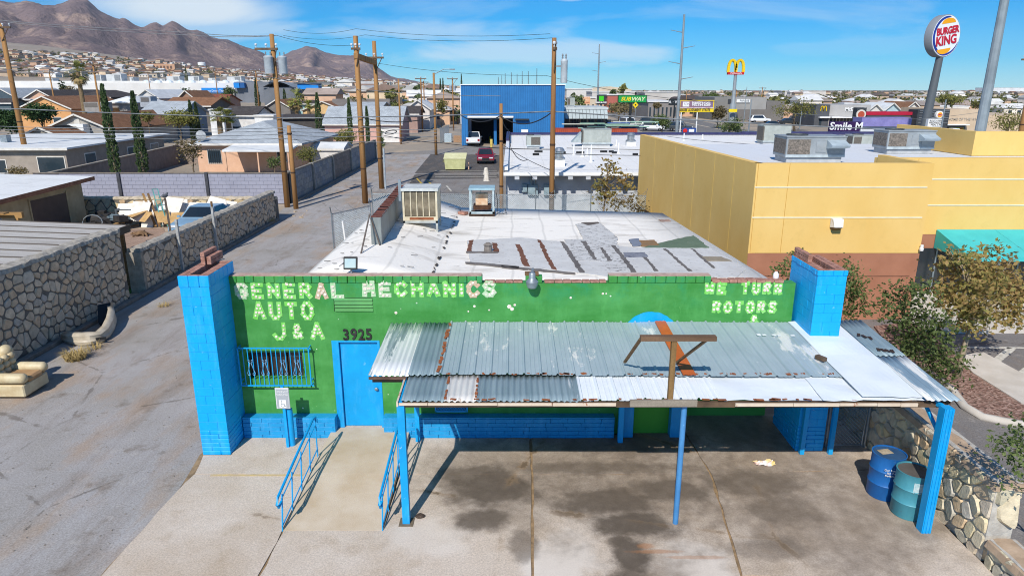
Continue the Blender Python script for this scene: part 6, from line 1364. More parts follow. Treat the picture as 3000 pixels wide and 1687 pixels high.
for i, (u, v, h) in enumerate(((1681, 455, .8), (1706, 460, .8), (1731, 476, 1.1), (1805, 430, .55), (1812, 452, .8), (2131, 455, .8), (2208, 452, .5), (1720, 457, .5), (2003, 414, .7), (2058, 410, .5))):
    q = G(u, v, EZ+.03); t = thing('vent_pipe', 'short white vent pipe standing on the membrane roof', 'vent pipe', q, 'white roof vent pipes'); MB().lathe(q, [(.16, 0), (.07, .12), (.045, .14), (.045, h), (0, h)], 10).build('pipe', WHITE, t)
m = MB()
for i in range(26):
    u = random.uniform(1560, 2320); v = random.choice((447, 450, 441, 455)); q = G(u, v, EZ+.05); m.cbox((q[0], q[1], EZ+.12), (.35, .18, .14), jit(.4))
tag(m.build('pipe_blocks', BLACK), 'row of small black pipe supports on the white roof', 'pipe supports', kind='stuff')
m = MB(); a = G(1660, 441, EZ+.05); b = G(1875, 446, EZ+.05); m.tube([(a[0], a[1], EZ+.22), (b[0], b[1], EZ+.22)], .03, 5); a = G(2050, 441, EZ+.05); b = G(2320, 444, EZ+.05); m.tube([(a[0], a[1], EZ+.22), (b[0], b[1], EZ+.22)], .03, 5); tag(m.build('roof_pipe', M('8d8a86', '6d6a66', 3)), 'thin gas pipe crossing the white roof', 'pipe')
# purple-trimmed dental office at the right end
so_ = thing('dental_office', 'grey-white office end wall with lavender coping behind the roof units', 'building', (36, 58, 0))
a = P(2520, 392, 60); b = P(2640, 345, 60); MB().box(a[0], b[0], 60, 61.6, 0, b[2]-.9).build('wall', M('cfd2d6', 'bfc2c6', 1.2, .85), so_); MB().box(a[0]-.15, b[0]+1.0, 59.7, 61.7, b[2]-.9, b[2]).build('coping', M('8d87bd', '7772a6', 1.5, .6), so_); MB().box(b[0], b[0]+.9, 59.8, 61.6, 0, b[2]-.9).build('side_band', M('8d87bd', '7772a6', 1.5, .6), so_)
sg = thing('purple_sign', 'dark purple roof sign with large white words Smile M', 'sign', (31, 57, 0)); a = P(2428, 392, 57); b = P(2522, 357, 57)
MB().box(a[0], b[0], 57, 57.3, a[2], b[2]).build('panel', M('3a1f52', '2d1742', 1.5, .5), sg); text(sg, 'Smile M', 1.05, ((a[0]+b[0])/2+.12, 56.97, (a[2]+b[2])/2+.12), WHITE, ex=.02, off=.02, shear=.05); MB().box(a[0]+.3, a[0]+.5, 57.05, 57.25, 0, a[2]).build('post', STEEL, sg); MB().box(b[0]-.5, b[0]-.3, 57.05, 57.25, 0, a[2]).build('post', STEEL, sg)
# ------------------------------------------------------------------ yellow stucco shop
yb = thing('yellow_building', 'large yellow stucco store with brown base and white reveal lines', 'building', (14, 10, 0))
def mat_stucco(c1, c2):
    t = NT('stucco'); base = t.mix(t.ramp(t.noise(.7, 6, .6, t.mapping(t.pos, (1, 1, .6))), .3, .72), lin(c1), lin(c2)); base = t.mix(t.math('MULTIPLY', t.ramp(t.noise(2.2, 7, .7), .55, .7), .25), base, lin('c9a860')); t.bump(t.noise(60, 3), .2, .01); return t.fin(base, .9, 0, .2)
YEL = mat_stucco('e4c078', 'ddb568'); BRN = M('a9755c', '9c6a52', 1.2, .9, bump=.2, bs=60)
A1 = (7.94, 8.4); B1 = (6.84, 23.2); TZ = 5.34; BZ = 2.36
def vwall(m, p, q, z0, z1, th=.25, mi=0):
    d = Vector((q[0]-p[0], q[1]-p[1], 0)).normalized(); n = Vector((-d.y, d.x, 0))*th
    m.add([(p[0], p[1], z0), (q[0], q[1], z0), (q[0]+n.x, q[1]+n.y, z0), (p[0]+n.x, p[1]+n.y, z0), (p[0], p[1], z1), (q[0], q[1], z1), (q[0]+n.x, q[1]+n.y, z1), (p[0]+n.x, p[1]+n.y, z1)], [(0,3,2,1),(4,5,6,7),(0,1,5,4),(1,2,6,5),(2,3,7,6),(3,0,4,7)], mi)
m = MB(); vwall(m, B1, (A1[0], A1[1]+.001), 1.6, TZ, .25); m.build('side_wall', YEL, yb)
m = MB(); vwall(m, (B1[0]+.05, B1[1]), (A1[0]+.05, A1[1]+.05), 0, 1.6, .2); m.build('side_base', M('a9a49a', '938d82', 2, .9), yb); m = MB(); vwall(m, (B1[0]-.06, B1[1]), (A1[0]-.06, A1[1]+.02), 1.52, 1.62, .2); m.build('flashing', M('4a3b32', '3a2e27', 4, .8), yb)
m = MB(); m.box(A1[0], 13.72, 8.4, 8.65, BZ, TZ); m.build('front_wall', YEL, yb); m = MB(); m.box(A1[0]+.001, 13.72, 8.39, 8.66, 0, BZ-.012); m.build('front_base', BRN, yb)
MB().box(A1[0], 13.5, 8.378, 8.389, 1.55, 1.575).build('reveal_line', M('7d5644', '6d4a3a', 3), yb)
for zz in (3.55, 4.55): MB().box(A1[0]+.02, 13.6, 8.38, 8.399, zz, zz+.04).build('reveal_line', M('eee2c6', 'e2d4b2', 3), yb)
MB().box(13.47, 13.72, 8.65, 11.48, 0, TZ).build('return_wall', YEL, yb); m = MB(); m.box(13.5, 34, 11.5, 11.75, BZ+.0, 5.22); m.build('front_wall', YEL, yb); MB().box(13.502, 34, 11.49, 11.76, 0, BZ-.012).build('front_base', BRN, yb)
for zz in (3.45, 4.42): MB().box(13.6, 34, 11.48, 11.499, zz, zz+.045).build('reveal_line', M('eee2c6', 'e2d4b2', 3), yb)
for (x, y, z0, z1) in ((8.0, 8.394, BZ+.02, TZ), (9.02, 8.394, 0.02, TZ), (15.0, 11.494, BZ+.02, 5.2)): MB().box(x, x+.015, y, y+.006, z0, z1).build('control_joint', M('c99b4a', 'bd8f42', 3), yb)
d_ = Vector((A1[0]-B1[0], A1[1]-B1[1], 0))
for f in (.2, .42, .6, .75, .88): p_ = Vector(B1+(0,))+d_*f; MB().box(p_.x-.004, p_.x+.005, p_.y, p_.y+.02, 1.64, TZ-.01).build('control_joint', M('e8c66a', 'dcb85c', 3), yb)
MB().add([(7.3, 23, 4.86), (8.15, 8.66, 4.9), (13.3, 8.66, 4.9), (13.3, 11.7, 4.9), (34, 11.7, 4.9), (34, 23, 4.86)], [(0,1,2,3,4,5)]).build('roof', mat_whiteroof('d3d5d8', 'c3c5c8', .3), yb)
MB().box(B1[0]+.1, 34, 22.9, 23.2, 0, 4.84).build('rear_wall', M('d6c48f', 'c9b67f', 2), yb)
a = P(2848, 446, 15.8); MB().box(a[0], 34, 15.8, 16.1, 4.9, 5.92).build('parapet', YEL, yb); MB().box(a[0], a[0]+.3, 16.1, 22, 4.9, 5.92).build('parapet', YEL, yb)
aw = bpy.data.objects.new('awning', None); COL.objects.link(aw); aw.parent = yb
x0 = 16.1; TURQ = M('48c0c2', '40b4b6', 1.5, .7); m = MB(); m.add([(x0, 11.46, 2.55), (34, 11.46, 2.55), (34, 9.3, 1.98), (x0, 9.3, 1.98), (x0, 9.3, 1.84), (34, 9.3, 1.84), (x0, 11.46, 1.84)], [(0,1,2,3),(3,2,5,4),(0,3,4,6)]); o = m.build('cloth', TURQ, aw); md = o.modifiers.new('t', 'SOLIDIFY'); md.thickness = .01
for i in range(6): x = x0+2.2+i*2.2; MB().beam((x, 11.46, 2.556), (x, 9.3, 1.986), .012, .008).build('seam', M('63c5c7', '58b8ba', 3), aw)
MB().tube([(17.2, 9.4, 0), (17.2, 9.4, 1.86)], .05, 8).build('awning_post', STEEL, yb); MB().box(14.6, 34, 11.44, 11.47, .3, 1.83).build('shop_window', mat_glass('20262b', .1), yb)
for i in range(8): MB().box(14.6+i*1.6, 14.66+i*1.6, 11.41, 11.45, .1, 1.85).build('window_mullion', STEEL, yb)
wp = thing('wall_pack_light', 'white boxy wall light on the lower reveal line of the yellow wall', 'wall light', (10.9, 8.3, 3.3)); c_ = P(2451, 653, 8.3); MB().add([(c_[0]-.17, 8.375, c_[2]-.16), (c_[0]+.17, 8.375, c_[2]-.16), (c_[0]+.17, 8.375, c_[2]+.14), (c_[0]-.17, 8.375, c_[2]+.14), (c_[0]-.14, 8.1, c_[2]-.12), (c_[0]+.14, 8.1, c_[2]-.12), (c_[0]+.17, 8.2, c_[2]+.14), (c_[0]-.17, 8.2, c_[2]+.14)], [(0,1,2,3),(4,7,6,5),(0,4,5,1),(1,5,6,2),(2,6,7,3),(3,7,4,0)]).build('housing', WHITE, wp); MB().add([(c_[0]-.15, 8.374, c_[2]-.165), (c_[0]+.15, 8.374, c_[2]-.165), (c_[0]+.13, 8.1, c_[2]-.125), (c_[0]-.13, 8.1, c_[2]-.125), (c_[0]-.13, 8.3, c_[2]-.24), (c_[0]+.13, 8.3, c_[2]-.24)], [(0,1,2,3),(2,3,4,5),(0,3,4),(1,2,5),(0,1,5,4)]).build('lens', M('6b4a38', '4d352a', 5, .4), wp)
cm = thing('security_camera', 'white dome camera at the corner where the brown base steps up', 'camera', (13.4, 8.3, 2.6)); c_ = P(2698, 727, 8.34); m = MB(); m.lathe((c_[0], 8.3, c_[2]), [(.0, -.1), (.06, -.08), (.07, 0), (.05, .02), (.05, .12), (0, .12)], 10); m.build('dome', WHITE, cm, smooth=True)
sd2 = thing('satellite_bulb', 'round white bulb fixture on the rear edge of the green wall', 'lamp', (5.7, .4, 3.66)); c_ = P(2274, 800, .4); MB().lathe((c_[0], .4, ZT+.06), [(.055, 0), (.065, .04), (.06, .1), (.03, .15), (0, .16)], 10).build('bulb', WHITE, sd2, smooth=True)
c_ = G(2384, 478, 4.9); rtu('nearer dark grey rooftop unit with coil mesh on the yellow store', c_[0]+.05, c_[1]+.75, 4.89, 2.3, 1.35, .98, '9aa0a3', '868b8e', (0, .42), True, 0, '8a7f74'); c_ = G(2668, 452, 4.9); rtu('farther dark grey rooftop unit with coil mesh on the yellow store', c_[0]+.0, c_[1]+.75, 4.89, 2.1, 1.3, .98, '9aa0a3', '868b8e', (0, .42), True, 0, '8a7f74')
# ------------------------------------------------------------------ car park strip on the right
flat('side_lot', [(8.3,-9), (34,-9), (34,11.5), (13.5,11.5), (13.5,8.4), (8.3,8.4)], .003, mat_asphalt('827e7b', '757170', '8a8177', 60, .3), .02)
CW_ = M('cfc8bf', 'bdb5aa', 1.5, .9); t0 = lambda *p: [G(u, v)[:2] for u, v in p]
flat('walkway', [(13.5, 7.0), (34, 7.0), (34, 11.4), (13.5, 11.4)], .12, CW_, .12)
flat('walkway', t0((2800, 1050), (2880, 1040), (3010, 1112), (3060, 1150), (3060, 1215), (2990, 1190), (2848, 1100)), .10, CW_, .1)
bed = t0((2560, 960), (2700, 945), (2815, 1065), (2848, 1100), (2987, 1188), (3060, 1225), (3060, 1262), (3000, 1243), (2880, 1219), (2827, 1190), (2790, 1143), (2700, 1080), (2620, 1040))
def mat_gravel():
    t = NT('red_gravel'); f = t.vor(16, None, 'F1', 'Color'); s_ = t.n.new('ShaderNodeSeparateColor'); t.l.new(f, s_.inputs[0]); c = t.ramps(s_.outputs[0], [(0, lin('6d5348')), (.4, lin('94756a')), (.7, lin('a98d80')), (1, lin('5a463d'))]); t.bump(t.vor(16), .9, .03); return t.fin(c, .95, 0, .1)
flat('gravel_bed', bed, .07, mat_gravel(), .07)
m = MB(); cp = [Vector(G(u, v)) for u, v in ((2700, 1085), (2790, 1150), (2826, 1198), (2878, 1228), (2940, 1240), (3000, 1251), (3060, 1268))]
m.tube([(p.x, p.y, .05) for p in cp], .11, 6); struct(m.build('kerb', CW_, smooth=2))
for (p0, p1, w) in (((2810, 1018), (3060, 1021), .12), ((2918, 1058), (2964, 1021), .22), ((2985, 1102), (3040, 1060), .22)):
    stripe(*p0, *p1, w, LINEW)
# trees by the car park
def at_(u, v, y): return P(u, v, y)
cr = []
for (u, v, r) in ((2870, 800, .62), (2800, 790, .55), (2940, 810, .6), (2850, 860, .7), (2930, 880, .65), (2990, 860, .6), (2790, 870, .5), (2975, 930, .45), (2830, 930, .5), (2808, 745, .35), (2925, 745, .4), (2885, 930, .5)):
    p_ = at_(u, v, 3.6+jit(.7)); cr.append((p_, (r, r*1.1, r*.62)))
b_ = G(2803, 1112); tree('autumn_tree', 'young tree with rust and olive leaves and pale trunk by the walkway', (b_[0], b_[1], .05), (b_[0]+.25, b_[1]+.1, 1.9), cr, 300, 13, .17, .15, LF_AUT, BARKL, .085, 16, None, 3)
cr = []
for (u, v, r) in ((2640, 850, .45), (2690, 860, .5), (2620, 920, .5), (2680, 950, .65), (2740, 960, .55), (2660, 1010, .55), (2720, 1030, .6), (2760, 1060, .55), (2790, 1100, .35), (2750, 1110, .3), (2590, 900, .25), (2660, 815, .22)):
    p_ = at_(u, v, 2.6+jit(.5)); cr.append((p_, (r, r, r*.7)))
b_ = G(2690, 1085); tree('leafy_shrub', 'loose grey-green shrub tree crowding behind the canopy corner', (b_[0]-.3, b_[1]+.3, .05), (b_[0]-.5, b_[1]+.3, 1.5), cr, 230, 13, .16, .11, LF_GRN, BARK, .06, 14, None, 4)
cr = [(at_(u, v, 4.2), (r, r, r)) for u, v, r in ((2490, 830, .4), (2500, 880, .42), (2480, 790, .3), (2300, 790, .28), (2340, 770, .3), (2485, 930, .35))]
tree('leafy_shrub', 'dark leafy shrub peeking out behind the right blue pillar', (6.9, 4.2, .05), (7.0, 4.2, 1.6), cr, 120, 12, .12, .1, LF_GRN, BARK, .05, 8, None, 5)
cr = [(at_(u, v, -4.6), (r, r, r*.8)) for u, v, r in ((2960, 1300, .3), (3010, 1330, .35), (2975, 1400, .22), (3000, 1260, .25))]
tree('leafy_shrub', 'thin leafy shrub at the right edge above the knee-high stone wall', (9.0, -4.4, 0), (8.9, -4.5, 1.4), cr, 70, 10, .1, .075, LF_GRN, BARK, .03, 6, None, 6)
cr = [(at_(u, v, 20.5), (r, r, r)) for u, v, r in ((1780, 480, .35), (1800, 500, .35), (1770, 530, .35), (1830, 535, .45), (1755, 555, .35), (1790, 570, .4), (1760, 585, .3))]
tree('scrub_tree', 'thin half-bare tree growing inside the chain-link fence', (4.6, 20.5, 0), (4.8, 20.5, 3.2), cr, 75, 7, .16, .2, LF_AUT, BARK, .06, 12, None, 7)
cr = [(at_(u, v, 20), (.3, .3, .4)) for u, v in ((1840, 600), (1860, 590), (1870, 615), (1800, 600))]
tree('scrub_bush', 'small scrub bush at the right end of the chain-link fence', (6.0, 20, 0), (6.0, 20, .8), cr, 40, 7, .15, .16, LF_DRY, BARK, .03, 5, None, 8)
# ------------------------------------------------------------------ dumpster, blue garage, containers
q = G(1333, 500); ds = thing('dumpster', 'pale yellow-green steel dumpster with sloped lid in the car park', 'dumpster', (q[0], q[1], 0)); DM = M('c6c793', 'b3b37f', 2, .7); x0, x1, y0, y1 = q[0]-1.05, q[0]+1.05, q[1], q[1]+1.5
m = MB(); m.add([(x0+.1, y0+.1, .1), (x1-.1, y0+.1, .1), (x1-.1, y1, .1), (x0+.1, y1, .1), (x0, y0, 1.15), (x1, y0, 1.15), (x1, y1, 1.55), (x0, y1, 1.55)], [(0,3,2,1),(0,1,5,4),(1,2,6,5),(2,3,7,6),(3,0,4,7),(4,5,6,7)]); m.build('bin', DM, ds)
MB().add([(x0-.05, y0-.05, 1.17), (x1+.05, y0-.05, 1.17), (x1+.05, y1, 1.58), (x0-.05, y1, 1.58), (x0-.05, y0-.05, 1.12), (x1+.05, y0-.05, 1.12), (x1+.05, y1, 1.53), (x0-.05, y1, 1.53)], [(0,1,2,3),(4,7,6,5),(0,4,5,1),(1,5,6,2),(2,6,7,3),(3,7,4,0)]).build('lid', M('d6d3a8', 'c6c294', 2, .7), ds); MB().box(x0-.15, x0+.02, y0+.4, y0+1.2, .75, .95).build('fork_pocket', M('7d7b62', '66654f', 3), ds)
for a in (x0+.2, x1-.2):
    for b in (y0+.25, y1-.25): MB().box(a-.06, a+.06, b-.06, b+.06, 0, .1).build('foot', BLACK, ds)
bg_ = thing('blue_garage', 'tall blue ribbed-metal garage with an open bay', 'building', (-2, 83, 0)); GY = 83.5
a = P(1350, 250, GY); b = P(1655, 250, GY); gx0, gx1, gh = a[0], b[0], a[2]; BLM = M('2f78b4', '2a6da6', .8, .55)
d0 = P(1371, 360, GY)[0]; d1 = P(1503, 360, GY)[0]; dzt = P(1371, 345, GY)[2]
MB().box(gx0, d0, GY, GY+.3, 0, gh).build('front_wall', BLM, bg_); MB().box(d1, gx1, GY, GY+.3, 0, gh).build('front_wall', BLM, bg_); MB().box(d0, d1, GY, GY+.3, dzt, gh).build('front_wall', BLM, bg_)
nr = 46
for i in range(nr):
    x = gx0+(gx1-gx0)*(i+.5)/nr; z0 = dzt if d0 < x < d1 else 0.0; MB().box(x-.05, x+.05, GY-.05, GY, z0, gh-.12).build('rib', M('2a6fa9', '25659b', .8, .55), bg_)
MB().box(gx0, gx0+.3, GY+.3, GY+22, 0, gh).build('side_wall', BLM, bg_); MB().box(gx1-.3, gx1, GY+.3, GY+22, 0, gh).build('side_wall', BLM, bg_); MB().box(gx0-.1, gx1+.1, GY-.15, GY+22, gh+.002, gh+.12).build('roof', WHITE, bg_); MB().box(gx0-.12, gx0-.02, GY-.1, GY+.0, 3, gh).build('corner_trim', WHITE, bg_)
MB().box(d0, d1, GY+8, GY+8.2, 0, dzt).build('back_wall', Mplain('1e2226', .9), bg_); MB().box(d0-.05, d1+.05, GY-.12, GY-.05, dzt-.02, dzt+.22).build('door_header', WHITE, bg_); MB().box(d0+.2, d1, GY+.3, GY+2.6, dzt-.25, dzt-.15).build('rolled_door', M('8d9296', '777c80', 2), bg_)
xm = (d0+d1)/2+.6; MB().box(xm-.2, xm+.2, GY+2, GY+2.4, 0, dzt-.3).build('column', M('2f78b4', '2a6da6', .8), bg_)
a = P(1545, 400, GY); MB().box(a[0]-1.7, a[0]+.2, GY-.5, GY-.06, a[2]+.3+1.9, a[2]+.5+1.9).build('wall_box', Mplain('2d3135'), bg_); a = P(1527, 396, GY); MB().box(a[0], a[0]+.95, GY-.3, GY-.06, a[2], a[2]+.75).build('notice', WHITE, bg_)
for i, (u, v, h) in enumerate(((1368, 420, 1.35), (1436, 418, .9))): q = G(u, v); tag(MB().lathe(q, [(.12, 0), (.12, h), (.08, h+.06), (0, h+.06)], 10).build('bollard', M('d6c52a', 'c4b324', 3, .6)), ('taller yellow bollard at the left jamb of the blue garage', 'short yellow bollard in the garage bay')[i], 'bollard')
q = G(1440, 462); tag(MB().lathe(q, [(.14, 0), (.14, 1.5), (.16, 1.51), (.16, 2.1), (0, 2.12)], 10).build('bollard', [M('d9c06a', 'cdb45e', 3, .6)]), 'pale yellow guard post behind the red sedan', 'bollard')
for i, (u, v) in enumerate(((1424, 512), (1425, 530))): q = G(u, v); tag(MB().lathe(q, [(.3, 0), (.26, .06), (.17, .6), (.1, .66), (0, .66)], 8).build('concrete_stub', M('dcd6cb', 'c6bfb2', 4)), ('farther white concrete stub beside the parking lines', 'nearer white concrete stub beside the parking lines')[i], 'bollard')
q = G(1373, 497); tag(MB().lathe(q, [(.07, 0), (.07, .7), (0, .72)], 8).build('marker_post', M('e0cfb8', 'cf8f6a', 9)), 'small striped marker post between dumpster and red sedan', 'marker post')
# orange container and stacked green frames
ct = thing('shipping_container', 'long orange-red corrugated container behind the white roof', 'container', (8, 62, 0)); a = P(1620, 395, 66); b = P(1868, 378, 66)
MB().box(a[0], b[0], 66.04, 68.4, 0, b[2]).build('box', M('a84b33', '96412c', 1, .7), ct); n = 40
for i in range(n): x = a[0]+(b[0]-a[0])*(i+.3)/n; MB().box(x, x+.13, 66.0, 66.04, .1, b[2]-.1).build('corrugation', M('b5543a', 'a24a33', 1, .7), ct)
random.seed(3)
st = thing('rack_stack', 'stack of pale green and blue steel rack beams lying on the container', 'rack stack', (8, 67, b[2]))
for i in range(16):
    x = a[0]+1+random.random()*8; z = b[2]+.02+.13*(i % 6); MB().box(x, x+random.uniform(2.5, 4), 66.3+(i % 4)*.4, 66.55+(i % 4)*.4, z, z+.11).build('beam', M(['8fb39c', '9dbfa8', '3f5f9a', 'c9cfc0'][i % 4], None, 3, .7), st)
# low canopy building (grey metal mansard) right of the blue garage
mc = thing('metal_mansard_shop', 'low shop with a pale metal mansard canopy right of the blue garage', 'building', (6, 100, 0)); y = 95; a = P(1656, 345, y); b = P(1782, 345, y)
MB().box(a[0], b[0], y+1.2, y+12, 0, P(1700, 325, y)[2]).build('wall', M('5d5854', '4b4744', 1.5), mc); zt, zb = P(1700, 322, y)[2], P(1700, 348, y)[2]
nn = 12
for i in range(nn): x0 = a[0]+(b[0]-a[0])*i/nn; x1 = a[0]+(b[0]-a[0])*(i+1)/nn-.06; MB().add([(x0, y-.4, zb), (x1, y-.4, zb), (x1, y+1.1, zt), (x0, y+1.1, zt), (x0, y-.3, zb), (x1, y-.3, zb), (x1, y+1.2, zt), (x0, y+1.2, zt)], [(0,1,2,3),(4,7,6,5),(0,4,5,1),(1,5,6,2),(2,6,7,3),(3,7,4,0)]).build('panel', M('b3bdbd', 'a3adad', 1.2, .5), mc)
MB().box(a[0]-.2, b[0]+.1, y+1.0, y+12, zt+.002, zt+.35).build('roof', M('c3c9c9', 'b0b6b6', 1.2), mc)
for i in range(5): x = a[0]+1.2+i*1.3; MB().box(x, x+.9, y+1.15, y+1.19, .6, zb-.2).build('window', GLASS, mc)
rtu('small condenser on the mansard shop roof', P(1672, 318, y+4)[0], y+4, zt+.3, 1.2, 1.0, 1.4)
# storage cage of wire panels left of the blue garage
cg = thing('wire_cage', 'wire storage cage with water tote left of the blue garage', 'cage', (-9, 84, 0)); q = G(1290, 420); q2 = G(1352, 420); m = MB(); link_mesh(m, (q[0], q[1], 0), (q2[0], q2[1], 0), 0, 2.2, .3, .015); link_mesh(m, (q[0], q[1], 0), (q[0]+.5, q[1]+9, 0), 0, 2.2, .3, .015); m.build('wire_mesh', GALV, cg, kind='stuff')
m = MB(); 
for p_ in (q, q2, (q[0]+.5, q[1]+9)): m.tube([(p_[0], p_[1], 0), (p_[0], p_[1], 2.25)], .04, 6)
m.build('posts', GALV, cg); tag(MB().box(q[0]+.5, q[0]+1.6, q[1]+1, q[1]+2.1, 0, 1.3).build('water_tote', M('c9d9e0', 'b3c6ce', 2, .5), bevel=.05), 'pale plastic water tote inside the wire cage', 'tote'); tag(MB().box(q[0]+1.9, q[0]+3.2, q[1]+.8, q[1]+1.9, 0, 1.0).build('crate', M('c99a6a', 'b3865a', 4), bevel=.02), 'tan crate beside the water tote', 'crate')
# ------------------------------------------------------------------ neighbourhood houses on the left
SH_BR = mat_shingle('8f6a50', '7d5a42', 1.4); SH_TAN = mat_shingle('9c7458', '8a6349', 1.4); SH_GR = mat_shingle('b9bfc3', 'a9afb4', 1.4); SH_DK = mat_shingle('5c5654', '4b4644', 1.4); SH_RD = mat_shingle('9c5e4a', '87503f', 1.4); RF_W = M('dfe0df', 'c9cac8', .6, .8)
TRIM = M('dcd8d0', 'c9c4bb', 3, .7)
def house(label, x0, x1, y0, y1, ez, rise, kind, wallc, roofm, wins=(), oh=.35, wallc2=None, base=None, group=None, door=None):
    xm, ym = (x0+x1)/2, (y0+y1)/2; zb = (hgt(xm, ym) if base is None else base)-.3; t = thing('house', label, 'house', (xm, ym, zb), group); wm = M(wallc, wallc2, 1.5, .9)
    m = MB(); m.box(x0, x1, y0, y1, zb, ez)
    if kind == 'gy': m.add([(x0, y0, ez), (x1, y0, ez), (xm, y0, ez+rise), (x0, y1, ez), (x1, y1, ez), (xm, y1, ez+rise)], [(0,1,2),(3,5,4)])
    if kind == 'gx': m.add([(x0, y0, ez), (x0, y1, ez), (x0, ym, ez+rise), (x1, y0, ez), (x1, y1, ez), (x1, ym, ez+rise)], [(0,2,1),(3,4,5)])
    m.build('wall', wm, t); X0, X1, Y0, Y1 = x0-oh, x1+oh, y0-oh, y1+oh; th = .14; r = rise*(1+oh/max(1, (x1-x0)/2 if kind == 'gy' else (y1-y0)/2)); e2 = ez-(r-rise)
    m = MB()
    def slab(a, b, c, d): m.add([a, b, c, d]+[(q[0], q[1], q[2]-th) for q in (a, b, c, d)], [(0,1,2,3),(4,7,6,5),(0,4,5,1),(1,5,6,2),(2,6,7,3),(3,7,4,0)])
    if kind == 'gy': slab((X0, Y0, e2), (xm, Y0, ez+rise+th), (xm, Y1, ez+rise+th), (X0, Y1, e2)); slab((xm, Y0, ez+rise+th), (X1, Y0, e2), (X1, Y1, e2), (xm, Y1, ez+rise+th))
    elif kind == 'gx': slab((X0, Y0, e2), (X1, Y0, e2), (X1, ym, ez+rise+th), (X0, ym, ez+rise+th)); slab((X0, ym, ez+rise+th), (X1, ym, ez+rise+th), (X1, Y1, e2), (X0, Y1, e2))
    elif kind == 'hip':
        w, d = (X1-X0)/2, (Y1-Y0)/2; k = min(w, d); A = (X0+k*.95, Y0+k*.95 if d >= w else ym, ez+rise); B = (X1-k*.95, Y1-k*.95 if d >= w else ym, ez+rise)
        if d >= w: A = (xm, Y0+k, ez+rise); B = (xm, Y1-k, ez+rise); fs = [(0,1,4), (1,2,5,4), (2,3,5), (3,0,4,5)]
        else: A = (X0+k, ym, ez+rise); B = (X1-k, ym, ez+rise); fs = [(0,1,5,4), (1,2,5), (2,3,4,5), (3,0,4)]
        m.add([(X0, Y0, ez), (X1, Y0, ez), (X1, Y1, ez), (X0, Y1, ez), A, B], fs); m.add([(X0, Y0, ez-.16), (X1, Y0, ez-.16), (X1, Y1, ez-.16), (X0, Y1, ez-.16), (X0, Y0, ez), (X1, Y0, ez), (X1, Y1, ez), (X0, Y1, ez)], [(3,2,1,0), (0,1,5,4), (1,2,6,5), (2,3,7,6), (3,0,4,7)])
    else: slab((X0, Y0, ez+.02), (X1, Y0, ez+.02), (X1, Y1, ez+.02+rise), (X0, Y1, ez+.02+rise))
    m.build('roof', roofm, t)
    if kind == 'gy':
        m = MB()
        for s_ in (-1, 1): xa = X0 if s_ < 0 else X1; m.beam((xa, Y0-.03, e2-.02), (xm, Y0-.03, ez+rise+th-.04), .05, .2)
        m.build('barge_board', TRIM, t)
    else: MB().box(X0-.03, X1+.03, Y0-.05, Y0-.005, (e2 if kind == 'gx' else ez)-.2, (e2 if kind == 'gx' else ez)+.0).build('fascia', TRIM, t)
    for (f, w, z0, z1) in wins:
        xa = x0+(x1-x0)*f; wo_ = MB().box(xa, xa+w, y0-.04, y0-.01, zb+.3+z0, zb+.3+z1).build('window', TRIM, t); MB().box(xa+.08, xa+w-.08, y0-.06, y0-.041, zb+.38+z0, zb+.22+z1).build('pane', GLASS, wo_)
    if door: xa = x0+(x1-x0)*door[0]; MB().box(xa, xa+door[1], y0-.05, y0-.005, zb+.3, zb+.3+door[2]).build('door', M(door[3], None, 2, .7), t)
    return t
def hb(u0, u1, v, y): a = P(u0, v, y); b = P(u1, v, y); return a[0], b[0], a[2]
# taupe flat-roofed house
h1 = house('taupe house with white flat roof left of the two column cypresses', -53, -38, 45, 62, 2.9, .1, 'flat', 'a1968a', RF_W, ((.52, 2.0, .7, 1.9), (.83, 2.4, .1, 2.15)), .5, '8f857a')
for yy in (47.5, 54.5, 59.0):
    w_ = MB().box(-38.0, -37.96, yy, yy+1.7, .9, 2.2).build('window', TRIM, h1); MB().box(-37.958, -37.94, yy+.1, yy+1.6, 1.0, 2.1).build('pane', mat_glass('33505a', .1), w_)
MB().box(-47, -46.4, 50, 50.6, 3.0, 3.6).build('roof_pipe', STEEL, h1)
x0, x1, ez = hb(140, 318, 375, 74); h2 = house('grey gabled house with long brown shingle roof behind the taupe house', x0, x1, 74, 95, ez, 1.55, 'gy', 'aba69f', SH_BR, (), .5, '9c978f'); MB().box((x0+x1)/2-.35, (x0+x1)/2+.35, 73.93, 73.99, ez+.5, ez+1.15).build('gable_vent', M('c9c5be', 'b0aca4', 9), h2)
sd_ = thing('evaporative_cooler', 'large white box cooler with round fan on the grey gable wall', 'cooler', ((x0+x1)/2+.5, 73, 2.4)); c_ = ((x0+x1)/2+.6, 73.2, 2.1); MB().box(c_[0]-1.0, c_[0]+.9, 72.6, 73.9, 1.9, 3.5).build('box', WHITE, sd_); MB().lathe((c_[0]-.2, 72.59, 2.75), [(.55, 0), (.55, -.03), (.5, -.04), (0, -.02)], 16, axis='y').build('fan_ring', M('b5b3ae', '95938e', 6), sd_)
x0, x1, ez = hb(72, 168, 396, 66); house('small shed gable with grey boards and brown roof left of the grey gable', x0, x1, 66, 71, ez, .75, 'gy', '8f8b84', SH_TAN, (), .3)
x0, x1, ez = hb(58, 206, 317, 102); h3 = house('orange stucco house with brown hip of shingles and wide gable', x0, x1, 102, 119, ez, 1.75, 'gy', 'd3a06e', SH_TAN, ((.62, 1.4, 1.0, 2.1),), .4, 'c9945f'); MB().box(x1-1.5, x1+4.6, 106, 109, ez-2.5, ez-.1).build('porch', M('c9945f', 'b88350', 2), h3)
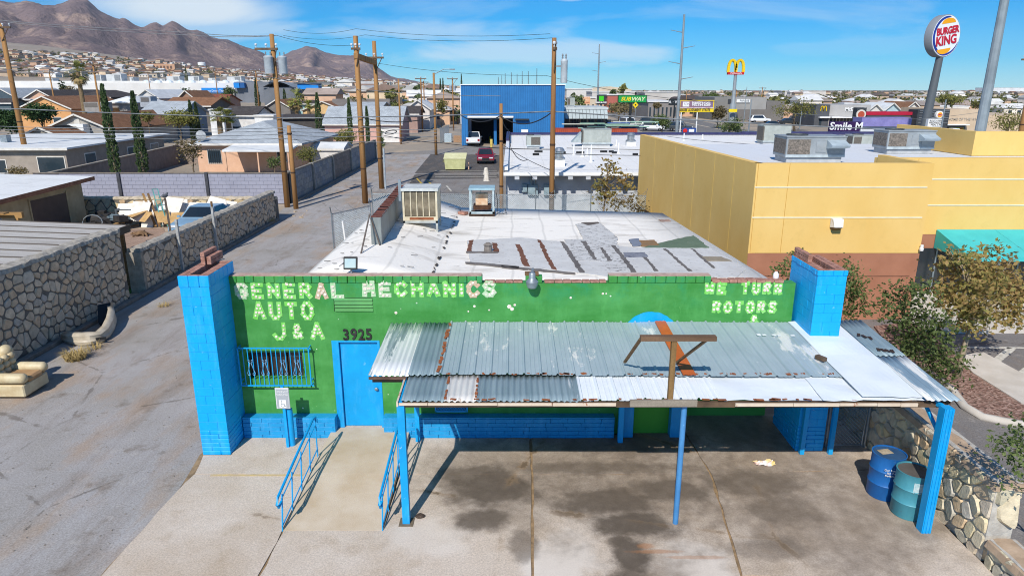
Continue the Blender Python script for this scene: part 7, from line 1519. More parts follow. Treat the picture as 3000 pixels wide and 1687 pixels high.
x0, x1, ez = hb(76, 155, 286, 126); house('pink house with dark brown roof and white gable trim', x0, x1, 126, 146, ez, 1.35, 'gy', 'd3ab90', SH_DK, ((.35, 1.2, 1.2, 2.2),), .4); x0, x1, ez = hb(40, 128, 291, 123); house('long white carport roof in front of the pink house', x0, x1, 119, 124, ez, .0, 'flat', 'b08d7d', RF_W, (), .4)
x0, x1, ez = hb(-40, 46, 284, 128); house('dark teal gabled house at the left edge', x0, x1, 128, 145, ez, 1.6, 'gy', '4d5c66', SH_GR, (), .4); x0, x1, ez = hb(-60, 30, 300, 112); house('low house with shaded teal wall at the left edge', x0, x1, 112, 116, ez, .5, 'gx', '5a6a70', SH_DK, ((.7, 2.2, .5, 1.9),), .4)
x0, x1, ez = hb(52, 135, 272, 150); house('pale flat roof behind the teal gable', x0, x1, 150, 166, ez, .8, 'gx', 'c3bcb0', RF_W, (), .4)
x0, x1, ez = hb(217, 322, 285, 122); house('low dark hip-roofed house beside the fan palm', x0, x1, 122, 134, ez, 1.3, 'hip', '6d675f', SH_DK, ((.5, 2.6, .4, 1.8),), .4); x0, x1, ez = hb(320, 392, 300, 108); house('white low-roofed house behind the left cypress', x0, x1, 108, 118, ez, 1.0, 'hip', '8d8a86', RF_W, ((.3, 2.2, .6, 1.7),), .4)
x0, x1, ez = hb(400, 462, 285, 130); house('white gabled house with blue-shaded roof behind the right cypress', x0, x1, 130, 145, ez, 1.35, 'gy', 'd9d6d2', RF_W, (), .4)
x0, x1, ez = hb(412, 528, 331, 92); house('grey-roofed house with blue-grey gable end between the cypresses', x0, x1, 92, 101, ez, 1.5, 'gx', '7f8d99', SH_GR, ((.2, 1.4, .8, 1.8),), .4)
x0, x1, ez = hb(482, 612, 308, 116); house('brown-roofed ranch house with cream fascia', x0, x1, 116, 126, ez, 1.2, 'gx', '6a6560', SH_TAN, ((.4, 2.4, .6, 1.8),), .6); x0, x1, ez = hb(520, 572, 290, 130); house('higher brown roof rising behind the ranch house', x0, x1, 130, 140, ez, 1.5, 'gy', '9a7a66', SH_TAN, (), .4); x0, x1, ez = hb(590, 648, 297, 142); house('red-roofed house left of the store wall', x0, x1, 142, 153, ez, 1.3, 'gx', 'b5907d', SH_RD, (), .4)
x0, x1, ez = hb(612, 652, 320, 88); house('white box trailer roof before the ranch house', x0, x1, 88, 91, ez, .0, 'flat', 'e6e6e4', RF_W, (), .1); x0, x1, ez = hb(652, 745, 336, 92); house('dark brown roof behind the small palms', x0, x1, 92, 100, ez, 1.0, 'gx', 'dcd9d4', SH_DK, ((.2, 1.6, .4, 1.9), (.6, 1.6, .4, 1.9)), .4); x0, x1, ez = hb(745, 800, 342, 85); house('white block-shaped cooler house left of the transformer pole', x0, x1, 85, 89, ez+.2, .0, 'flat', 'e3e2df', RF_W, (), .1)
h14 = house('peach stucco house with grey hip roof and shaded porch behind the grey block wall', -30.3, -20.5, 52.7, 66, 2.7, 1.85, 'hip', 'd9b295', SH_GR, ((.1, 1.35, .75, 2.1), (.78, 1.0, .9, 2.1)), .5, 'cfa587', 0); MB().add([(-26.6, 49.6, 2.3), (-20.4, 49.6, 2.3), (-20.4, 52.6, 2.62), (-26.6, 52.6, 2.62), (-26.6, 49.6, 2.14), (-20.4, 49.6, 2.14), (-20.4, 52.6, 2.46), (-26.6, 52.6, 2.46)], [(0,1,2,3),(4,7,6,5),(0,4,5,1),(1,5,6,2),(2,6,7,3),(3,7,4,0)]).build('porch_roof', RF_W, h14)
for xx in (-26.4, -23.4, -20.6): MB().box(xx-.06, xx+.06, 49.7, 49.82, 0, 2.14).build('porch_post', M('d9b295', 'cfa587', 2), h14)
for i in range(7): MB().box(-29.25+i*.2, -29.22+i*.2, 52.6, 52.63, .8, 2.1).build('window_bar', BLACK, h14)
m = MB(); m.lathe((-29.6, 52.4, 3.4), [(.5, 0), (.3, -.1), (0, -.14)], 14, axis='y'); m.tube([(-29.6, 52.5, 3.4), (-29.6, 53.0, 2.7)], .03, 5); tag(m.build('satellite_dish', M('b9bdc0', '9da1a4', 4)), 'grey satellite dish on the front eave of the peach house', 'satellite dish')
x0, x1, ez = -20.4, -17.2, 2.0; house('small white garden shed beside the alley block wall', x0, x1, 56.5, 60.5, 1.9, .4, 'gx', 'dcd8d2', RF_W, (), .15, None, 0)
x0, x1, ez = hb(950, 1172, 360, 89); h16 = house('pink house with pale grey roof and white garage door on the alley', x0, x1, 89, 98, ez, 2.1, 'gx', 'd0a99d', SH_GR, (), .4, 'c69c90', 0, None, (.72, 2.9, 2.3, 'e4e1dc'))
x0, x1, ez = hb(888, 1004, 322, 128); house('pale yellow house with brown roof left of the far alley', x0, x1, 128, 138, ez, 1.5, 'gy', 'dcb884', SH_TAN, ((.5, 2.0, .5, 1.6),), .4); x0, x1, ez = hb(850, 935, 304, 140); house('turquoise house with white-edged grey roof', x0, x1, 140, 150, ez, .7, 'hip', '9fc6c6', SH_DK, ((.4, 2.0, .8, 2.0),), .5)
x0, x1, ez = hb(800, 938, 344, 104); house('dark flat carport with white fascia behind the short pole', x0, x1, 104, 112, ez, .25, 'flat', '4d4a48', SH_DK, (), .5); x0, x1, ez = hb(1190, 1258, 318, 118); house('white gabled cottage facing the far alley', x0, x1, 118, 130, ez, 1.4, 'gy', 'e0d8d0', RF_W, ((.3, 1.2, .8, 2.0),), .4); x0, x1, ez = hb(1168, 1222, 332, 108); house('brown-roofed cottage with dark eaves by the far alley', x0, x1, 108, 116, ez, 1.0, 'gx', 'a98d82', SH_DK, (), .4)
x0, x1, ez = hb(1005, 1110, 320, 112); house('low grey-roofed house between the paired poles', x0, x1, 112, 124, ez, 1.0, 'gx', '9a938b', SH_GR, (), .4); x0, x1, ez = hb(775, 850, 315, 135); house('brown-roofed house behind the transformer pole', x0, x1, 135, 146, ez, 1.5, 'gy', '7d7873', SH_TAN, (), .4)
dw = thing('block_wall', 'brown block wall running back between the taupe house and the cypresses', 'wall', (-34, 46, 0)); m = MB(); vwall(m, (-32.6, 33.6), (-35.6, 60), 0, 1.95, .2); m.build('wall_face', M('8d8078', '7a6e66', 2, .95), dw); m = MB(); vwall(m, (-32.5, 33.6), (-35.5, 60), 1.95, 2.02, .3); m.build('coping', M('a99e90', '938879', 2, .95), dw)
m = MB(); vwall(m, (-35.6, 60), (-30.5, 60.2), 0, 1.9, .2); tag(m.build('block_wall', M('9a8c82', '86786e', 2, .95)), 'brown cross wall at the end of the cypress yard', 'wall')
c1 = thing('evaporative_cooler', 'grey square cooler tower behind the left cypress', 'cooler', P(385, 360, 86)); a = P(333, 353, 86); b = P(374, 299, 86); a = P(249, 328, 95); b = P(306, 300, 95); MB().box(a[0], b[0], 95, 97, a[2], b[2]).build('cabinet', M('9a9590', '85807b', 2), c1); MB().box(a[0]+.1, b[0]-1.2, 94.95, 94.99, (a[2]+b[2])/2, b[2]-.1).build('louvre_panel', M('77716b', '5f5a55', 14), c1); MB().box(a[0]+.2, b[0]-.2, 95.2, 96.8, hgt(a[0], 95), a[2]).build('stand', STEEL, c1)
c1 = thing('evaporative_cooler', 'grey square cooler on the grey-roofed house', 'cooler', P(425, 310, 97)); a = P(412, 314, 97); b = P(440, 283, 97); MB().box(a[0], b[0], 97, 99, a[2], b[2]).build('cabinet', M('a9adb3', '93979d', 2), c1); MB().box(a[0]+.2, b[0]-.3, 96.95, 96.99, (a[2]+b[2])/2, b[2]-.15).build('louvre_panel', M('6d6a68', '5a5755', 14), c1)
# trees between the houses
def cypress(label, x, y, h, r, seed=1):
    rnd = random.Random(seed); zb = hgt(x, y); t = thing('cypress_tree', label, 'tree', (x, y, zb), 'column cypresses'); MB().tube([(x, y, zb), (x, y, zb+h*.6)], [.12, .05], 6).build('trunk', BARK, t); m = MB(); n = int(h*260)
    for _ in range(n):
        f = rnd.random()**.8; z = zb+.2+f*h; rr_ = r*min(1, f*6+.5)*(1-f**3.2)*(0.85+.25*mnoise.noise(Vector((x, y, z*1.2))))+.03; a = rnd.random()*6.283; q = rr_*(.55+.45*rnd.random()); p = Vector((x+q*math.cos(a), y+q*math.sin(a), z)); s_ = rnd.uniform(.12, .3); d = Vector((math.cos(a)*.4, math.sin(a)*.4, 1)).normalized(); w = d.cross(Vector((rnd.gauss(0, 1), rnd.gauss(0, 1), 0))).normalized()*s_*.28
        k0 = len(m.v); m.v += [tuple(p), tuple(p+w+d*s_*.5), tuple(p+d*s_), tuple(p-w+d*s_*.5)]; m.f.append((k0, k0+1, k0+2, k0+3)); m.mi.append(0)
    m.build('crown', LF_CYP, t); return t
for i, (u, vb, vt, y, w, lbl) in enumerate(((338, 496, 252, 40, 30, 'left tall column cypress behind the grey block wall'), (420, 496, 274, 40, 32, 'right tall column cypress behind the grey block wall'), (565, 380, 297, 80, 17, 'dark column cypress behind the round olive tree'), (581, 380, 303, 82, 13, 'slim dark cypress right behind its taller twin'), (758, 330, 230, 140, 17, 'tall cypress in front of the grey store end'), (937, 400, 275, 80, 22, 'column cypress left of the pink garage house'), (1027, 392, 290, 84, 15, 'slimmer cypress between paired poles and house'), (1078, 400, 315, 80, 11, 'small cypress against the pink garage house'), (835, 300, 262, 150, 12, 'dark cypress beside the small fan palm'), (548, 240, 195, 420, 9, 'lone dark cypress far above the store'), (1353, 300, 218, 260, 6, 'pointed cypress on the skyline left of the blue garage'), (1292, 320, 232, 190, 7, 'cypress behind the far alley poles'), (1300, 330, 231, 185, 6, 'slim cypress beside the far alley poles'))):
    x = P(u, vb, y)[0]; zt = P(u, vt, y)[2]; cypress(lbl, x, y, zt-hgt(x, y)-.2, w/2*px(y+14), i)
def palm(label, u, vb, vt, y, rc, seed=1, skirt=True):
    rnd = random.Random(seed); x = P(u, vb, y)[0]; zt = P(u, vt, y)[2]; zb = hgt(x, y); t = thing('fan_palm', label, 'palm', (x, y, zb), 'fan palms'); MB().tube([(x, y, zb), (x, y, (zb+zt)/2), (x, y, zt)], [.42, .34, .3], 10).build('trunk', mat_wood('8f7a5c', '6a573f', 3, (1, 1, 4)), t); m = MB(); d_ = MB()
    for k in range(64):
        a = rnd.random()*6.283; e = rnd.uniform(-.75, 1.25); L = rc*rnd.uniform(.75, 1.05); dr = k < 22 and skirt
        if dr: e = rnd.uniform(-1.45, -.8)
        d = Vector((math.cos(a)*math.cos(e), math.sin(a)*math.cos(e), math.sin(e))); s_ = Vector((-math.sin(a), math.cos(a), 0)); b = Vector((x, y, zt)); tip = b+d*L; hub = b+d*L*.5; mm = d_ if dr else m
        for j in range(9):
            f = (j-4)/4; dd = (d+s_*f*.9+Vector((0, 0, -abs(f)*.15))).normalized(); e_ = hub+dd*L*.55*(1-.25*abs(f)); e_.z -= .12*L*(0 if e < -.5 else 1); w = s_.cross(d).normalized()*.0+s_*.05*rc*.5; mm.add([tuple(hub), tuple(hub+dd*L*.3+w), tuple(e_), tuple(hub+dd*L*.3-w)], [(0,1,2,3)])
        mm.tube([b, hub], .02, 3, cap=False)
    m.build('fronds', mat_leaf(['3d4a22', '66702f', '98944a', '7b8a44'], 1.2, .2), t)
    if skirt: d_.build('dead_fronds', mat_leaf(['6d5b3d', '8f7a52', 'a8915f'], 1.2, .1), t)
    return t
palm('tall fan palm with shaggy skirt left of the white store', 241, 290, 212, 100, 2.3, 1); palm('medium fan palm in front of the turquoise house', 870, 340, 290, 122, 2.6, 2); palm('short fan palm by the white box trailer', 646, 385, 340, 74, 1.5, 3, False); palm('short fan palm right of its twin by the dark roof', 672, 385, 345, 76, 1.4, 4, False); palm('small fan palm beside the yellow house', 905, 330, 308, 120, 1.3, 5, False)
def px_tree(name, label, u, v, ru, rv, y, leafm, ncl=90, per=10, size=.28, seed=1, trunk=True, cat='tree', lobes=5):
    rnd = random.Random(seed); c = P(u, v, y); k = px(y+14); zb = hgt(c[0], y); cr = []
    for i in range(lobes): a = rnd.random()*6.28; cr.append(((c[0]+math.cos(a)*ru*k*.5*rnd.random(), y+math.sin(a)*ru*k*.5, c[2]+rnd.uniform(-.45, .45)*rv*k), (ru*k*rnd.uniform(.5, .72), ru*k*.6, rv*k*rnd.uniform(.45, .65))))
    return tree(name, label, (c[0], y, zb), (c[0]+.1, y, max(zb+.3, c[2]-rv*k*.3)), cr, ncl, per, ru*k*.12, size, leafm, BARK, max(.05, ru*k*.06), 8, None, seed, cat)
px_tree('pine_tree', 'dark green pine in front of the orange house', 115, 343, 42, 40, 68, LF_PINE, 300, 16, .26, 1); px_tree('pine_tree', 'dark pine at the left edge beside the leaning pole', 18, 345, 34, 45, 64, LF_PINE, 260, 16, .26, 2); px_tree('olive_tree', 'wide yellow-green olive tree behind the brown shingle roof', 522, 352, 56, 26, 79, LF_OLV, 190, 14, .28, 3); px_tree('olive_tree', 'small olive crown left of the wide one', 430, 343, 22, 16, 82, LF_OLV, 60, 12, .28, 4)
px_tree('young_tree', 'half-bare young tree in the peach house yard', 563, 440, 48, 42, 43, LF_DRY, 90, 7, .2, 5); px_tree('shrub', 'yellowish bush beside the shaded wall of the peach house', 905, 458, 42, 38, 43, LF_OLV, 90, 12, .14, 6, cat='shrub'); px_tree('shrub', 'green bush in front of the peach house porch', 800, 478, 34, 22, 40, LF_GRN, 60, 12, .13, 7, cat='shrub'); px_tree('shrub', 'pale dry bush under the leaning left pole', 35, 500, 45, 26, 42, LF_DRY, 70, 10, .16, 8, cat='shrub')
px_tree('hedge_tree', 'dense mixed hedge before the pink garage house', 1010, 395, 48, 24, 72, LF_OLV, 130, 12, .22, 9); px_tree('hedge_tree', 'dark leafy tree right of the paired poles', 1118, 415, 16, 26, 70, LF_GRN, 60, 12, .2, 10); px_tree('round_tree', 'round green tree at the bend of the far alley', 1292, 312, 18, 20, 120, LF_OLV, 80, 12, .3, 11); px_tree('bare_tree', 'grey leafless tree beyond the yellow house', 1045, 315, 30, 26, 120, LF_DRY, 60, 8, .3, 12)
px_tree('leafy_tree', 'brownish tree before the blue store canopy', 900, 290, 26, 22, 150, LF_DRY, 70, 10, .45, 13); px_tree('leafy_tree', 'green tree below the blue store sign right end', 668, 272, 22, 22, 160, LF_GRN, 70, 10, .45, 14); px_tree('leafy_tree', 'green-brown tree before the red roof', 648, 300, 30, 15, 135, LF_OLV, 70, 10, .4, 15); px_tree('pine_tree', 'grey-green conifer in front of the white store left part', 182, 258, 12, 26, 150, LF_PINE, 50, 10, .35, 16); px_tree('bare_tree', 'straw-coloured bare tree right of the conifer', 205, 268, 24, 14, 150, LF_DRY, 50, 10, .4, 17); px_tree('pine_tree', 'dark conifer left of the blue store sign', 545, 272, 14, 16, 170, LF_PINE, 40, 10, .4, 18); px_tree('bare_tree', 'pale tree between conifer and blue sign', 575, 275, 16, 15, 172, LF_DRY, 40, 10, .4, 19)
# white superstore with blue signs
stx = thing('white_superstore', 'very long white superstore wall with rooftop units', 'store', (-130, 235, 0)); y = 235; x0 = P(-250, 250, y)[0]; xa = P(690, 250, y)[0]; zt = P(500, 243, y)[2]; zw = P(500, 300, y)[2]; SW = M('d9d7d3', 'cbc8c3', .2, .8)
MB().box(x0, xa, y, y+50, -1, zt).build('wall', SW, stx); MB().box(x0, P(120, 250, y)[0], y+.0-6, y+.0, -1, P(0, 262, y)[2]).build('front_block', SW, stx); MB().box(x0, xa, y+8, y+50, zt+.002, zt+.7).build('roof_step', SW, stx)
xb = P(790, 250, y)[0]; MB().box(xa, xb, y-1, y+30, -1, P(700, 240, y)[2]).build('grey_end', M('7b7f86', '6d7178', .3, .8), stx); MB().box(P(660, 250, y)[0], xa, y-2, y, -1, P(660, 262, y)[2]).build('grey_base', M('a5a29d', '94918c', .4), stx)
def sgn(u0, u1, v0, v1, yy, mat, nm, root, d=.6): a = P(u0, v1, yy); b = P(u1, v0, yy); return MB().box(a[0], b[0], yy, yy+d, a[2], b[2]).build(nm, mat, root)
BLS = M('1d86d6', '1a78c2', .4, .6); sgn(591, 653, 258, 272, y-3, BLS, 'sign_panel', stx, 2.9); a = P(622, 267, y-3); text(stx, 'Pharmacy Drive-Thru', 1.0, (a[0], y-3.06, a[2]), WHITE, ex=.03); sgn(685, 700, 243, 258, y-3.2, BLS, 'sign_panel', stx, 2); sgn(700, 715, 243, 258, y-2.8, M('2a5f9a', '25548a', .4), 'sign_panel', stx, 1.6)
for i, (u, w, h) in enumerate(((285, 34, 17), (340, 42, 18), (391, 10, 10), (512, 36, 13), (572, 30, 13), (690, 40, 13), (150, 20, 8), (445, 12, 8), (625, 20, 8), (480, 14, 6))):
    a = P(u, 243, y+14); k = px(y+28); t = thing('rooftop_unit', 'white rooftop unit on the long superstore', 'air conditioner', (a[0], y+14, zt), 'units on the superstore roof'); MB().box(a[0]-w*k/2, a[0]+w*k/2, y+13, y+17, zt+.6, zt+.7+h*k).build('cabinet', M('c9cac9', 'b5b6b5', .5), t); MB().box(a[0]+w*k*.05, a[0]+w*k*.42, y+12.9, y+12.98, zt+.9, zt+.5+h*k).build('grille', M('8a8d8f', '74777a', 2), t)
for i in range(9): a = P(430+i*33, 243, y+5); tag(MB().lathe((a[0], y+5, zt), [(1.5, 0), (1.3, .5), (.6, .95), (0, 1.05)], 10).build('skylight', M('dfe6ea', 'c9d2d8', .6, .3)), 'small domed skylight on the superstore roof', 'skylight', 'superstore skylights')
bx = thing('blue_store', 'grey and bright blue store with curved roof right of the superstore', 'store', (-75, 215, 0)); y = 215; MB().box(P(770, 250, y)[0], P(870, 250, y)[0], y, y+25, -1, P(800, 258, y)[2]).build('grey_block', M('6f7379', '63676d', .3), bx); m = MB(); a = P(772, 256, y); b = P(860, 256, y); n = 10; m.add([(a[0]+(b[0]-a[0])*i/n, yy, a[2]+1.6*math.sin(math.pi*i/n)) for yy in (y-1, y+25) for i in range(n+1)], [(i, i+1, n+2+i, n+1+i) for i in range(n)]); m.build('curved_roof', M('8b9197', '7d8389', .3), bx)
a = P(872, 262, y-4); b = P(932, 246, y-4); m = MB(); zg = P(900, 277, y-4)[2]; m.add([(a[0], y-4, b[2]), (b[0], y-4, b[2]), (b[0], y-4, zg), (b[0]-2, y-4, zg), (a[0]+4, y-4, a[2]), (a[0], y-4, a[2])]+[(a[0], y, b[2]), (b[0], y, b[2]), (b[0], y, zg), (b[0]-2, y, zg), (a[0]+4, y, a[2]), (a[0], y, a[2])], [(0,1,2,3,4,5), (11,10,9,8,7,6)]+[(i, 6+i, 6+(i+1) % 6, (i+1) % 6) for i in range(6)]); m.build('blue_fin', BLS, bx); MB().box(a[0]-1, b[0]+4, y-4.5, y, b[2]+.002, b[2]+.4).build('fin_cap', M('5a5f66', '4d5258', .4), bx)
# ------------------------------------------------------------------ right-hand commercial strip
def sgp(u0, u1, v0, v1, y, mat, nm, root, d=.3): a = P(u0, v1, y); b = P(u1, v0, y); return MB().box(a[0], b[0], y, y+d, a[2], b[2]).build(nm, mat, root)
def spole(root, u, v, y, r, mat, name='post'): a = P(u, v, y+.15); return MB().lathe((a[0], y+.15, 0), [(r, 0), (r, a[2]), (0, a[2])], 10).build(name, mat, root)
RD = mat_asphalt('7d7b79', '737170', '857f77', 8, .2)
flat('boulevard', [G(u, v)[:2] for u, v in ((1700, 322), (1755, 318), (1960, 335), (2130, 372), (2330, 402), (2330, 440), (1990, 420), (1890, 390), (1800, 345))], .02, RD, .02)
flat('boulevard', [G(u, v)[:2] for u, v in ((2330, 402), (2700, 385), (3100, 400), (3100, 440), (2330, 440))], .018, RD, .02)
for p0, p1 in (((1800, 338), (1990, 372)), ((1850, 350), (2040, 395)), ((2000, 358), (2200, 398))): stripe(*p0, *p1, .5, M('c9b9a2', 'b5a58d', 1), 'road_edge', .03)
# sandwich shop sign
s1 = thing('sandwich_shop_sign', 'long green roadside sign with yellow and white slanted lettering', 'sign', P(1848, 380, 125)); y = 125; sgp(1810, 1896, 279, 302, y+.1, M('1d3f2a', '16301f', 1), 'frame', s1, .5); sgp(1812, 1894, 281, 300.5, y, M('1f9a4a', '1b8a42', .5, .5), 'panel', s1, .3); a = P(1838, 291, y); text(s1, 'SUB', .98, (P(1848, 291, y)[0], y-.03, a[2]), M('e6cf2a', 'd9c224', 2), ex=.02, align='RIGHT', sx=1.15, off=.03, shear=.22); text(s1, 'WAY', .98, (P(1849, 291, y)[0], y-.03, a[2]), M('c9d6a2', 'd6dfb5', 2), ex=.02, align='LEFT', sx=1.15, off=.03, shear=.22); spole(s1, 1848, 301, y, .25, Mplain('22262a'))
s2 = thing('square_tax_sign', 'black sign with a bright green square and white words below', 'sign', P(1761, 320, 180)); y = 180; sgp(1748, 1775, 279, 307, y, Mplain('2d3133'), 'panel', s2); sgp(1755, 1769, 282, 297, y-.05, M('43c52a', '3dba25', .5), 'green_square', s2, .06); a = P(1762, 301, y); text(s2, 'H&R BLOCK', .52, (a[0], y-.08, a[2]), WHITE, ex=.02, off=.02); spole(s2, 1761, 306, y, .3, Mplain('2d3133'))
s3 = thing('noodle_shop_sign', 'faded peach shop sign left of the green square sign', 'sign', P(1715, 320, 180)); y = 178; sgp(1701, 1729, 284, 305, y, M('e0a983', 'd39b74', .5), 'panel', s3); a = P(1716, 291, y); text(s3, 'GARDEN\nCAFE', .55, (a[0]+.3, y-.04, a[2]), M('f0d9b8', 'e6cca8', 2), ex=.02); a = P(1714, 301, y); text(s3, 'FISH & CHIPS', .42, (a[0], y-.04, a[2]), M('8f3d2a', '7d3324', 2), ex=.02); spole(s3, 1714, 304, y, .2, Mplain('5a4a40'))
s4 = thing('pedestrian_sign', 'yellow diamond crossing sign under the green roadside sign', 'sign', P(1862, 340, 122)); y = 122; a = P(1862, 308, y); m = MB(); m.add([(a[0]-.55, y, a[2]), (a[0], y, a[2]-.6), (a[0]+.55, y, a[2]), (a[0], y, a[2]+.6), (a[0]-.55, y+.05, a[2]), (a[0], y+.05, a[2]-.6), (a[0]+.55, y+.05, a[2]), (a[0], y+.05, a[2]+.6)], [(0,1,2,3),(4,7,6,5),(0,4,5,1),(1,5,6,2),(2,6,7,3),(3,7,4,0)]); m.build('plate', M('e6c81f', 'd9bc1a', 1), s4); MB().lathe((a[0], y-.02, a[2]), [(.16, 0), (0, -.01)], 8, axis='y').build('figure', BLACK, s4); spole(s4, 1862, 315, y, .06, STEEL)
# tyre shop billboard
tb = thing('tyre_shop_billboard', 'purple-grey and yellow tyre shop billboard on two posts', 'billboard', P(2040, 395, 100)); y = 98; sgp(1990, 2093, 294, 329, y+.02, M('e6c92a', 'd9bc24', .5), 'backing', tb, .4); sgp(1993, 2090, 296, 317, y-.04, M('7a6a8a', '8d6a70', .25), 'panel', tb, .05); sgp(1993, 2090, 315.5, 318, y-.05, M('d9d2d6', 'b58f95', 2), 'strip', tb, .008)
a = P(2054, 301, y); text(tb, 'topstire.com', .56, (a[0], y-.07, a[2]), WHITE, ex=.015, off=.015); a = P(2054, 308.5, y); text(tb, '915-544-6009', .52, (a[0], y-.07, a[2]), WHITE, ex=.015, off=.012); a = P(2035, 323, y); text(tb, 'BRAKES  ALIGNMENT  STRUTS', .5, (a[0], y-.04, a[2]), Mplain('4a4430'), ex=.015, sx=.72, off=.008); sgp(2000, 2020, 299, 313, y-.07, WHITE, 'emblem', tb, .02); a = P(2010, 306, y); text(tb, 'TDS', .55, (a[0], y-.09, a[2]), Mplain('8d7f96'), ex=.008, shear=.2); spole(tb, 1996, 328, y, .1, WHITE); spole(tb, 2043, 328, y, .1, WHITE)
bn = thing('blue_banner', 'blue banner with a red wheel and white badge under the billboard', 'banner', P(2018, 395, 80)); y = 84; sgp(1998, 2040, 375, 394, y, M('24498f', '1f4080', .8), 'cloth', bn, .05); a = P(2007, 384, y); MB().lathe((a[0], y-.02, a[2]), [(.32, 0), (0, -.02)], 12, axis='y').build('red_wheel', M('c92a2a', 'b32424', 2), bn); sgp(2018, 2034, 379, 387, y-.03, WHITE, 'badge', bn, .02)
sl_ = thing('yellow_arch_sign_board', 'small yellow board at the foot of the arches sign', 'sign', P(2147, 345, 150)); sgp(2135, 2160, 320, 329, 150, M('e6cf24', 'd9c21f', .5), 'panel', sl_); spole(sl_, 2138, 328, 150, .1, STEEL); spole(sl_, 2157, 328, 150, .1, STEEL)
# golden arches pole sign
ga = thing('arches_sign', 'yellow double-arch sign on a red base high on a grey pole', 'sign', P(2152, 350, 152)); y = 152; YM = M('e8c41c', 'dbb816', .6, .45); k = px(166)/1.02; c_ = P(2155, 213, y); m = MB()
for s_ in (-1, 1):
    pts = []
    for i in range(17):
        t = math.pi*i/16; pts.append((c_[0]+s_*11*k+11.5*k*math.cos(t)*(.92), c_[2]+33*k*math.sin(t)**.62))
    for i in range(16):
        (xa, za), (xb, zb) = pts[i], pts[i+1]; m.beam((xa, y, za), (xb, y, zb), .42, .62) if abs(xb-xa) > 1e-4 or abs(zb-za) > 1e-4 else None
m.build('arches', YM, ga); MB().box(c_[0]-23*k, c_[0]+23*k, y-.45, y+.45, c_[2]-6*k, c_[2]+1*k).build('base_band', M('c8242c', 'b51f26', .6), ga); text(ga, "McDonald's", .55, (c_[0], y-.47, c_[2]-2.4*k), WHITE, ex=.02); MB().lathe((P(2148, 300, y)[0], y, 0), [(.75, 0), (.75, 4.2), (.42, 4.6), (.36, c_[2]-.4), (0, c_[2]-.4)], 14).build('pole', M('8f979c', '7d858a', .6, .5), ga, smooth=True)
# burger pole sign
bk = thing('burger_pole_sign', 'round white burger sign with blue swoosh high on a dark pole', 'sign', P(2735, 380, 76)); y = 76; c_ = P(2772, 106, y); rs = 2.5; rot = R(22)
q_ = MB(); q_.lathe((0, .55, 0), [(rs*.98, .55), (rs, .5), (rs, -.5), (rs*.97, -.55), (0, -.55)], 44, axis='y'); face = -.02
def onface(m): mm = Matrix.Translation((c_[0], y, c_[2])) @ Matrix.Rotation(rot, 4, 'Z'); return m.xf(mm)
onface(MB().lathe((0, .55, 0), [(rs*.97, .55), (rs, .5), (rs, -.5), (rs*.985, -.55), (rs*.94, -.56)], 44, axis='y')).build('drum', Mplain('84888e', .5), bk, smooth=True); onface(MB().lathe((0, -.012, 0), [(rs*.965, 0), (0, -.004)], 44, axis='y')).build('face', M('eceff2', 'dfe4e8', .8, .4), bk)
m = MB(); vs = []; n = 40
for i in range(n+1):
    a = R(80)+R(265)*i/n; th = .26*math.sin(math.pi*(i/n)**.75)**.5*rs*.55+.004; ro = rs*.93
    for r_ in (ro, ro-th): vs.append((r_*math.cos(a), -.03, r_*math.sin(a)))
m.add(vs, [(2*i, 2*i+1, 2*i+3, 2*i+2) for i in range(n)]); onface(m).build('blue_swoosh', M('1f3f9a', '1a3688', .8), bk)
BUN = M('f0a81e', 'e69c18', .8); 
for s_, zc_ in ((1, 1.32), (-1, -1.36)):
    m = MB(); n = 18; vs = [(1.2*math.cos(math.pi*i/n), -.035, 0+s_*.62*math.sin(math.pi*i/n)) for i in range(n+1)]; m.add(vs, [tuple(range(n+1))]); m.xf(Matrix.Translation((.1*s_, 0, zc_*1.12)) @ Matrix.Rotation(R(-8), 4, 'Y')); onface(m).build('bun', BUN, bk)
o = text(bk, 'BURGER', 1.14, (0, 0, 0), M('c4203a', 'b51c34', 1), ex=.012, off=.05, sx=.9); 
def place_face(o, dx, dz, tilt): o.data.transform(Matrix.Translation(-wloc(bk)).inverted()); o.data.transform(Matrix.Translation((c_[0], y, c_[2])) @ Matrix.Rotation(rot, 4, 'Z') @ Matrix.Translation((dx, -.06, dz)) @ Matrix.Rotation(R(-tilt), 4, 'Y')); o.data.transform(Matrix.Translation(-wloc(bk)))
place_face(o, 0.1, .6, 9); o = text(bk, 'KING', 1.5, (0, 0, 0), M('c4203a', 'b51c34', 1), ex=.012, off=.05); place_face(o, 0.1, -.55, 9)
a = P(2758, 165, y+.3); MB().tube([(P(2700, 400, y+.4)[0]+.05, y+.4, 0), (a[0]-.12, y+.4, c_[2]-rs+.3)], [.62, .42], 16).build('pole', Mplain('5a5f63', .5), bk, smooth=True); MB().tube([(a[0]-.1, y+.4, c_[2]-rs-.4), (a[0]-.1, y+.4, c_[2]-rs+.5)], .25, 10).build('neck', Mplain('3a3e42', .5), bk)
mq = thing('marquee_sign', 'white letter-board marquee with a small round burger badge above', 'sign', P(2740, 370, 74)); y = 73.5; sgp(2717, 2764, 349, 372, y, WHITE, 'letter_board', mq, .5)
for i, s_ in enumerate(('BOGO FREE', 'WEDNESDAY', 'MEAL 5.99')): a = P(2742, 354.5+6*i, y); text(mq, s_, .3, (a[0], y-.02, a[2]), BLACK, ex=.01)
a = P(2755, 337, y); MB().lathe((a[0], y+.3, a[2]), [(.45, .2), (.45, -.2), (0, -.21)], 24, axis='y').build('badge', M('ece8e0', 'dcd6cc', 1), mq); 
